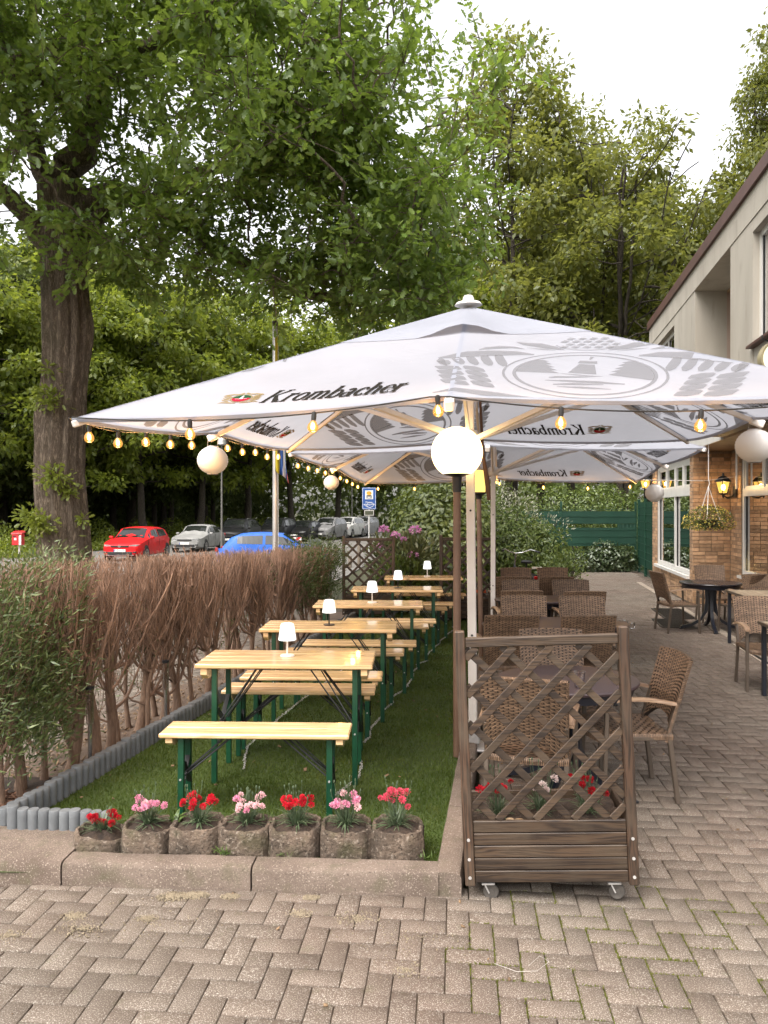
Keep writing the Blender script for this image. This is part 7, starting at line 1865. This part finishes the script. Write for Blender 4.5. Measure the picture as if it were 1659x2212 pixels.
    if rails:
        for s_ in (-1, 1): rl = MB(); zt_ = lerp((roof0 + roof1) / 2, top) + .03; rl.tube([(roof0 + .15 - ox, s_ * Wd * .34, zt_ - .045), (roof0 + .3 - ox, s_ * Wd * .34, zt_), (roof1 - .2 - ox, s_ * Wd * .34, zt_), (roof1 - ox, s_ * Wd * .34, zt_ - .05)], .016, 6); rl.build('roof_rail', M['chrome'], root, 60)
    return root
def hd(fx, fy): return math.atan2(-fy, -fx)      # car front looks along (fx,fy)
def gz(x, y): return float(TZ(np.array([x]), np.array([y]))[0]) + .04
HT = [(0, .66), (.12, .76), (.85, .93), (1.05, .99), (1.75, 1.40), (2.3, 1.45), (3.2, 1.42), (3.62, 1.33), (3.98, .98), (4.05, .80)]
HB = [(0, .58), (.3, .80), (1.1, .93), (2.4, .96), (3.6, 1.0), (4.05, .70)]
ST_ = [(0, .64), (.15, .74), (1.1, .90), (1.25, .93), (1.95, 1.36), (2.5, 1.42), (3.1, 1.38), (3.75, 1.05), (3.95, 1.0), (4.42, .97), (4.5, .75)]
SB = [(0, .56), (.3, .76), (1.2, .88), (2.4, .92), (3.7, .95), (4.5, .70)]
UT = [(0, .78), (.12, .92), (.95, 1.08), (1.1, 1.12), (1.8, 1.60), (2.4, 1.67), (3.6, 1.62), (4.15, 1.50), (4.48, 1.08), (4.55, .85)]
UB = [(0, .66), (.3, .92), (1.1, 1.05), (2.4, 1.10), (4.0, 1.14), (4.55, .80)]
c_red, c_sil, c_blk, c_blue, c_gry, c_wht = paint('red_car_paint', (.62, .012, .015)), paint('silver_car_paint', (.27, .27, .26)), paint('black_car_paint', (.012, .012, .013)), paint('blue_car_paint', (.035, .13, .50)), paint('grey_car_paint', (.22, .22, .22)), paint('white_car_paint', (.50, .50, .48))
car('red hatchback parked by the oak, front toward the camera', (-11.15, 34.4, gz(-11.1, 34.0)), hd(-.06, -1), 4.05, 1.75, HT, HB, c_red, cabin=(1.0, 1.75, 3.3, 3.95), plate='PI·ZH 579', emblem=True)
car('silver sedan parked behind the red hatchback', (-10.1, 41.5, gz(-10, 41)), hd(-.10, -1), 4.5, 1.74, ST_, SB, c_sil, 'sedan', (1.2, 1.95, 3.05, 3.85), plate=' ', wheels=(.85, 3.45))
car('black estate car with bright roof rails behind the silver sedan', (-9.0, 47.0, gz(-9, 47)), hd(-.12, -1), 4.55, 1.84, UT, UB, c_blk, 'hatch', (1.0, 1.8, 3.9, 4.45), rails=True, wheels=(.9, 3.6), wr=.34)
car('second black car in the row, beyond the estate', (-7.4, 52.5, gz(-7.4, 52)), hd(-.2, -1), 4.3, 1.8, UT, UB, c_blk, 'hatch', (1.0, 1.8, 3.7, 4.2), rails=True, wheels=(.85, 3.4), wr=.33)
car('third black car in the row, partly behind the striped barrier board', (-5.75, 54.5, gz(-5.7, 54)), hd(-.25, -1), 4.05, 1.75, HT, HB, c_blk, cabin=(1.0, 1.75, 3.3, 3.95))
car('grey compact people carrier parked after the black cars', (-4.15, 57.0, gz(-4.1, 57)), hd(-.28, -1), 4.3, 1.78, UT, UB, c_gry, 'hatch', (1.0, 1.8, 3.7, 4.2), wheels=(.85, 3.4), wr=.33)
car('white compact crossover parked near the end of the row', (-2.95, 61.0, gz(-2.9, 61)), hd(-.3, -1), 4.25, 1.82, UT, UB, c_wht, 'hatch', (1.0, 1.8, 3.65, 4.15), wheels=(.85, 3.4), wr=.34)
car('last grey car in the row, near the blue sign', (-1.75, 65.5, gz(-1.7, 65)), hd(-.3, -1), 4.3, 1.75, UT, UB, c_gry, 'hatch', (1.0, 1.8, 3.7, 4.2), wheels=(.85, 3.4))
car('blue hatchback seen from its side, just behind the hedge', (-4.3, 29.6, gz(-4.3, 29.6) - .10), hd(1, .05), 4.26, 1.79, HT, HB, c_blue, cabin=(1.0, 1.75, 3.35, 4.02), group='cars on the street', wheels=(.8, 3.4))

# flagpole with a limp flag
fp = thing('flagpole', 'white metal flagpole rising between hedge and parasol', 'flagpole', (-1.865, 13.0, 0))
mb = MB(); mb.tube([(0, 0, -.1), (0, 0, 2.4), (0, 0, 4.96)], [.050, .046, .040], 16); mb.build('pole', plain('brushed_aluminium', (.62, .60, .58), (.5, .48, .46), .32, 3, metal=.7), fp, 60)
mb = MB(); mb.lathe([(0, 4.955), (.050, 4.955), (.052, 5.02), (.04, 5.045), (0, 5.05)], 16, cap=False); mb.build('cap', M['chairframe'], fp, 40)
rp_ = MB(); rp_.tube([(.06, -.04, 4.8), (.055, -.045, 3.2), (.06, -.04, 1.0)], .005, 5); rp_.build('rope', M['whitemetal'], fp, 60)
t = NT('limp_flag'); uv = t.n('UVMap') if False else None
tc = t.n('TexCoord'); sp = t.n('SeparateXYZ'); t.l(tc.outputs['Generated'], sp.inputs[0]); cr = t.n('ValToRGB'); cr.color_ramp.interpolation = 'CONSTANT'
els = cr.color_ramp.elements; els[0].position = 0; els[0].color = (.62, .50, .03, 1); els[1].position = .36; els[1].color = (.03, .10, .36, 1)
for p_, c_ in ((.62, (.70, .70, .68)), (.78, (.05, .10, .30)), (.9, (.55, .12, .10))): e_ = els.new(p_); e_.color = (*c_, 1)
t.l(t.math('ADD', sp.outputs[0], t.math('MULTIPLY', t.noise(tc.outputs['Object'], 2, 2), .12)), cr.inputs[0]); M['flag'] = t.pbr(cr.outputs[0], .8)
flag = thing('flag', 'limp flag with yellow, blue, white and red folds hanging on the flagpole', 'flag', (-1.83, 12.93, 0)); mb = MB(); ns, nz = 26, 22
for j in range(nz + 1):
    f_ = j / nz; z = 4.75 - 2.25 * f_
    for i in range(ns + 1):
        u = i / ns; wd_ = .06 + .20 * f_ ** 1.2 - .04 * math.sin(f_ * 9)
        mb.v.append((-.02 + u * wd_, .045 * math.sin(u * 15 + f_ * 2.2) * (.4 + .6 * f_) - .03, z - .28 * u * (1 - .2 * f_) * f_ - .02 * math.sin(u * 8)))
for j in range(nz):
    for i in range(ns): q = j * (ns + 1) + i; mb.f.append([q, q + 1, q + ns + 2, q + ns + 1])
fm = mb.build('cloth', M['flag'], flag, 80); sm_ = fm.modifiers.new('thick', 'SOLIDIFY'); sm_.thickness = .002

# street lamps (only the poles show below the canopies)
def street_lamp(label, x, y, Ht):
    root = thing('street_lamp', label, 'street lamp', (x, y, gz(x, y)), 0, 'grey street lamps by the wood'); mb = MB(); mb.tube([(0, 0, 0), (0, 0, 1.0), (0, 0, 1.02), (0, 0, Ht)], [.075, .075, .055, .04], 10); mb.build('pole', plain('weathered_lamp_pole', (.13, .125, .115), (.09, .087, .08), .6, 5), root, 40)
    mb = MB(); mb.lathe([(0, Ht), (.10, Ht + .01), (.22, Ht + .06), (.20, Ht + .32), (.06, Ht + .42), (0, Ht + .43)], 14, cap=False); mb.build('lamp_head', M['galv'], root, 40)
street_lamp('grey street lamp pole behind the silver sedan, under the near paper lantern', -8.55, 40.0, 5.6)
street_lamp('thin grey street lamp pole farther back, left of the blue sign', -2.7, 64.0, 6.2)

# blue water protection sign
sgn = thing('road_sign', 'blue road sign with a tanker pictogram above the far lattice planter', 'sign', (-.56, 28.5, gz(-.56, 28.5))); z0 = 1.95
mb = MB(); mb.tube([(0, 0.03, 0), (0, .03, 3.05)], .03, 10); mb.build('post', M['galv'], sgn, 40)
mb = MB(); mb.box((0, 0, 2.63), (.52, .02, .82), None, .004); mb.build('panel', plain('sign_blue', (.010, .075, .29), (.012, .06, .22), .4, 4), sgn)
bd = MB()
for (c_, s_) in (((0, -.0125, 3.02), (.48, .004, .012)), ((0, -.0125, 2.24), (.48, .004, .012)), ((-.24, -.0125, 2.63), (.012, .004, .768)), ((.24, -.0125, 2.63), (.012, .004, .768))): bd.box(c_, s_)
bd.build('border', M['plate'], sgn)
mb = MB(); mb.box((0, -.013, 2.77), (.30, .004, .33)); mb.build('pictogram_field', M['plate'], sgn)
mb = MB(); mb.prism([(.10 * math.cos(a), 2.83 + .075 * math.sin(a)) for a in [i * PI / 8 for i in range(16)]], -.019, -.0155); mb.build('pictogram_tank', plain('sign_orange', (.62, .33, .03)), sgn)
mb = MB(); mb.box((0, -.017, 2.735), (.19, .004, .035)); mb.box((-.075, -.0172, 2.69), (.035, .004, .055)); mb.box((.075, -.0172, 2.69), (.035, .004, .055)); mb.box((0, -.0174, 2.70), (.06, .004, .02)); mb.box((0, -.0176, 2.645), (.22, .004, .016)); mb.build('pictogram_truck', M['platetext'], sgn)
for (s_, z) in (('Wasser-', 2.49), ('schutzgebiet', 2.41)): me = text_mesh(s_, .085); me.materials.append(M['plate']); o = link('lettering', me, None, sgn); o.location = (0, -.0125, z); o.rotation_euler = (PI / 2, 0, 0)
mb = MB(); mb.tube([(-.20, -.014, 2.42), (-.10, -.014, 2.33), (.02, -.014, 2.29), (.14, -.014, 2.33), (.18, -.014, 2.42), (.08, -.014, 2.48), (-.04, -.014, 2.47), (-.10, -.014, 2.38), (-.02, -.014, 2.30)], .008, 5); mb.build('graffiti', M['plate'], sgn, 60)
mb = MB(); mb.box((0, 0, 2.09), (.36, .016, .20), None, .003); mb.build('lower_panel', M['galv'], sgn); mb = MB(); mb.box((0, -.0105, 2.09), (.31, .004, .15)); mb.build('lower_face', plain('dull_green_face', (.05, .055, .03)), sgn)
# red and white barrier board, grey cabinet, wooden bollards
bb = thing('barrier_board', 'red and white diagonally striped barrier board by the black cars', 'sign', (-3.65, 31.8, gz(-3.65, 31.8))); wv, hv, zb = .38, .60, .10
t = NT('barrier_stripes'); tc = t.n('TexCoord'); sp = t.n('SeparateXYZ'); t.l(tc.outputs['Object'], sp.inputs[0]); f_ = t.math('FRACT', t.math('MULTIPLY', t.math('ADD', t.math('MULTIPLY', sp.outputs[0], -.95), sp.outputs[2]), 3.4)); t.pbr(t.mix(t.math('GREATER_THAN', f_, .5), (.60, .03, .03), (.75, .72, .68)), .4); M['stripe'] = t.m
mb = MB(); mb.box((0, 0, zb + .65), (wv, .03, .62), None, .004); mb.build('panel', M['stripe'], bb); mb = MB(); mb.tube([(0, .03, 0), (0, .03, .95)], .025, 8); mb.build('post', M['galv'], bb, 40)
cb = thing('utility_cabinet', 'dark grey utility cabinet right of the striped barrier board', 'cabinet', (-3.05, 33.5, gz(-3.05, 33.5))); mb = MB(); mb.box((0, 0, .45), (.55, .35, .9), None, .02); mb.build('body', plain('grey_cabinet', (.07, .08, .075)), cb); mb = MB(); mb.box((.02, -.18, .45), (.03, .012, .8)); mb.build('door_strip', M['galv'], cb)
M['bollardwood'] = woodmat('grey_wooden_bollard', (.20, .16, .12), (.12, .10, .075), .8, 2, 8, 0, .3, None, False)
for (x, y, h_, lab) in ((-2.55, 30.2, .62, 'wooden bollard right of the utility cabinet'), (-1.9, 30.6, .70, 'second wooden bollard, in front of the grey people carrier'), (-1.02, 31.0, .82, 'tallest wooden bollard, in front of the white crossover'), (-1.3, 29.0, .45, 'short pale wooden bollard above the green hedge end')):
    mb = MB(); mb.lathe([(.07, -.1), (.07, h_ - .03), (.055, h_), (0, h_ + .005)], 12, (x, y, gz(x, y)), False); tag(mb.build('bollard', M['bollardwood'], None, 40), lab, 'bollard', 'wooden bollards along the street')
# red dog waste bin
rb = thing('litter_bin', 'red litter bin on a pale post in the verge left of the oak', 'bin', (-15.9, 33.0, gz(-15.9, 33))); mb = MB(); mb.box((0, 0, .92), (.42, .32, .48), None, .02); mb.build('body', plain('red_bin', (.55, .015, .02), (.45, .012, .015), .4), rb)
mb = MB(); mb.add([(-.24, -.19, 1.16), (.24, -.19, 1.16), (.24, .19, 1.22), (-.24, .19, 1.22), (-.22, -.17, 1.22), (.22, -.17, 1.22), (.22, .17, 1.30), (-.22, .17, 1.30)], BF_ if False else [(3, 2, 1, 0), (4, 5, 6, 7), (0, 1, 5, 4), (1, 2, 6, 5), (2, 3, 7, 6), (3, 0, 4, 7)]); mb.build('lid', plain('red_bin_lid', (.62, .03, .03), None, .35), rb)
mb = MB(); mb.box((.16, -.17, .90), (.10, .02, .42), None, .004); mb.box((0, .1, .33), (.06, .06, .70)); mb.build('post', M['whitemetal'], rb); mb = MB(); mb.box((-.05, -.163, .95), (.10, .006, .10)); mb.build('sticker', M['plate'], rb); mb = MB(); mb.box((-.10, -.1635, 1.06), (.14, .006, .05)); mb.build('slot', M['trim'], rb)
# steel stake lights along the hedge
M['steel'] = plain('stainless_tube', (.55, .53, .50), (.4, .38, .36), .25, 8, metal=.9)
for (x, y, h_, lab) in ((-1.985, 5.12, .56, 'stainless solar stake light between the left hedge trunks'), (-1.79, 6.22, .52, 'second stainless solar stake light along the hedge'), (-1.66, 7.2, .50, 'third stainless solar stake light along the hedge, behind the first table')):
    root = thing('stake_light', lab, 'lamp', (x, y, .04), 0, 'solar stake lights along the hedge'); mb = MB(); mb.tube([(0, 0, 0), (0, 0, h_ * .58)], .014, 12); mb.build('tube', M['steel'], root, 40); mb = MB(); mb.lathe([(.022, h_ * .58), (.024, h_ * .60), (.024, h_), (.021, h_)], 16, cap=False)
    for q in range(8): mb.tube([(.0235 * math.cos(q * PI / 4), .0235 * math.sin(q * PI / 4), h_ * .6), (.0235 * math.cos(q * PI / 4), .0235 * math.sin(q * PI / 4), h_ * .8)], .002, 4)
    mb.build('lens', M['clear'], root, 40); mb = MB(); mb.lathe([(0, h_), (.028, h_), (.028, h_ + .02), (0, h_ + .025)], 16, cap=False); mb.build('cap', M['blackplastic'], root, 40)

# bicycle seen from behind
bk = thing('bicycle', 'bicycle parked against the green shrubs behind the farthest armchairs', 'bicycle', (2.36, 13.2, 0), R(8)); bk.rotation_euler = (0, R(3), R(8))
Rm = Matrix.Rotation(PI / 2, 4, 'Y')
for yv, nm in ((-.52, 'wheel'), (.55, 'wheel')):
    mb = MB(); mb.lathe([(.315, -.018), (.345, -.018), (.352, 0), (.345, .018), (.315, .018), (.308, 0)], 36, (0, yv, .35), False, Rm); wh = mb.build(nm, M['tyre'], bk, 50); mb = MB()
    for q in range(18): a = q * PI / 9; mb.tube([(.02 * (-1) ** q, yv, .35), (0, yv + .31 * math.cos(a), .35 + .31 * math.sin(a))], .0012, 3)
    mb.tube([(-.06, yv, .35), (.06, yv, .35)], .014, 8); mb.build('spokes', M['chrome'], wh)
fr = MB(); fr.tube([(0, .10, .32), (0, -.20, .82)], .016, 8); fr.tube([(0, .10, .32), (0, .44, .86)], .018, 8); fr.tube([(0, -.14, .72), (0, .42, .80)], .016, 8); fr.tube([(.05, -.52, .35), (.02, -.16, .74)], .009, 6); fr.tube([(-.05, -.52, .35), (-.02, -.16, .74)], .009, 6); fr.tube([(.05, -.52, .35), (.03, .10, .32)], .009, 6); fr.tube([(-.05, -.52, .35), (-.03, .10, .32)], .009, 6); fr.tube([(.05, .55, .35), (.05, .45, .70), (0, .43, .80)], .011, 6); fr.tube([(-.05, .55, .35), (-.05, .45, .70), (0, .43, .80)], .011, 6); fr.build('frame', M['blacksteel'], bk, 60)
mb = MB(); mb.tube([(0, .42, .82), (0, .38, 1.04)], .014, 8); mb.tube([(-.30, .18, 1.10), (-.24, .28, 1.12), (-.12, .37, 1.06), (0, .38, 1.04), (.12, .37, 1.06), (.24, .28, 1.12), (.30, .18, 1.10)], .011, 8); mb.build('handlebar', M['chrome'], bk, 60)
for s_ in (-1, 1): mb = MB(); mb.tube([(s_ * .30, .18, 1.10), (s_ * .335, .07, 1.085)], .017, 8); mb.build('grip', M['trim'], bk, 50)
mb = MB(); mb.lathe([(0, .0), (.09, .0), (.10, .03), (.06, .055), (0, .06)], 14, (0, -.22, .90), False); mb.tube([(0, -.20, .8), (0, -.22, .90)], .013, 8); mb.build('saddle', M['trim'], bk, 60)
mb = MB()
for x in (-.06, 0, .06): mb.tube([(x, -.75, .74), (x, -.20, .74)], .006, 5)
mb.tube([(-.07, -.75, .74), (.07, -.75, .74)], .006, 5); mb.tube([(.06, -.52, .35), (.06, -.6, .74)], .005, 5); mb.tube([(-.06, -.52, .35), (-.06, -.6, .74)], .005, 5); mb.build('rack', M['blacksteel'], bk, 60)
mb = MB(); mb.box((0, -.77, .86), (.18, .02, .04), None, .005); mb.build('reflector', M['plate'], bk); mb = MB(); mb.box((0, -.77, .70), (.09, .03, .055), None, .01); mb.build('rear_light', plain('red_reflector', (.6, .02, .02), None, .3), bk)
mb = MB(); n = 18
for i in range(n + 1):
    a = -.2 + 2.3 * i / n
    for x in (-.03, 0, .03): mb.v.append((x, -.52 - .375 * math.cos(a), .35 + (.375 + (.008 if x == 0 else 0)) * math.sin(a)))
for i in range(n):
    for j in (0, 1): q = i * 3 + j; mb.f.append([q, q + 1, q + 4, q + 3])
mb.build('mudguard', M['trim'], bk, 60)
mb = MB(); mb.tube([(.1, .1, .32), (-.1, .1, .32)], .012, 8); mb.box((.13, .22, .30), (.09, .06, .02), None, .004); mb.box((-.13, -.02, .34), (.09, .06, .02), None, .004); mb.build('pedals', M['blacksteel'], bk)
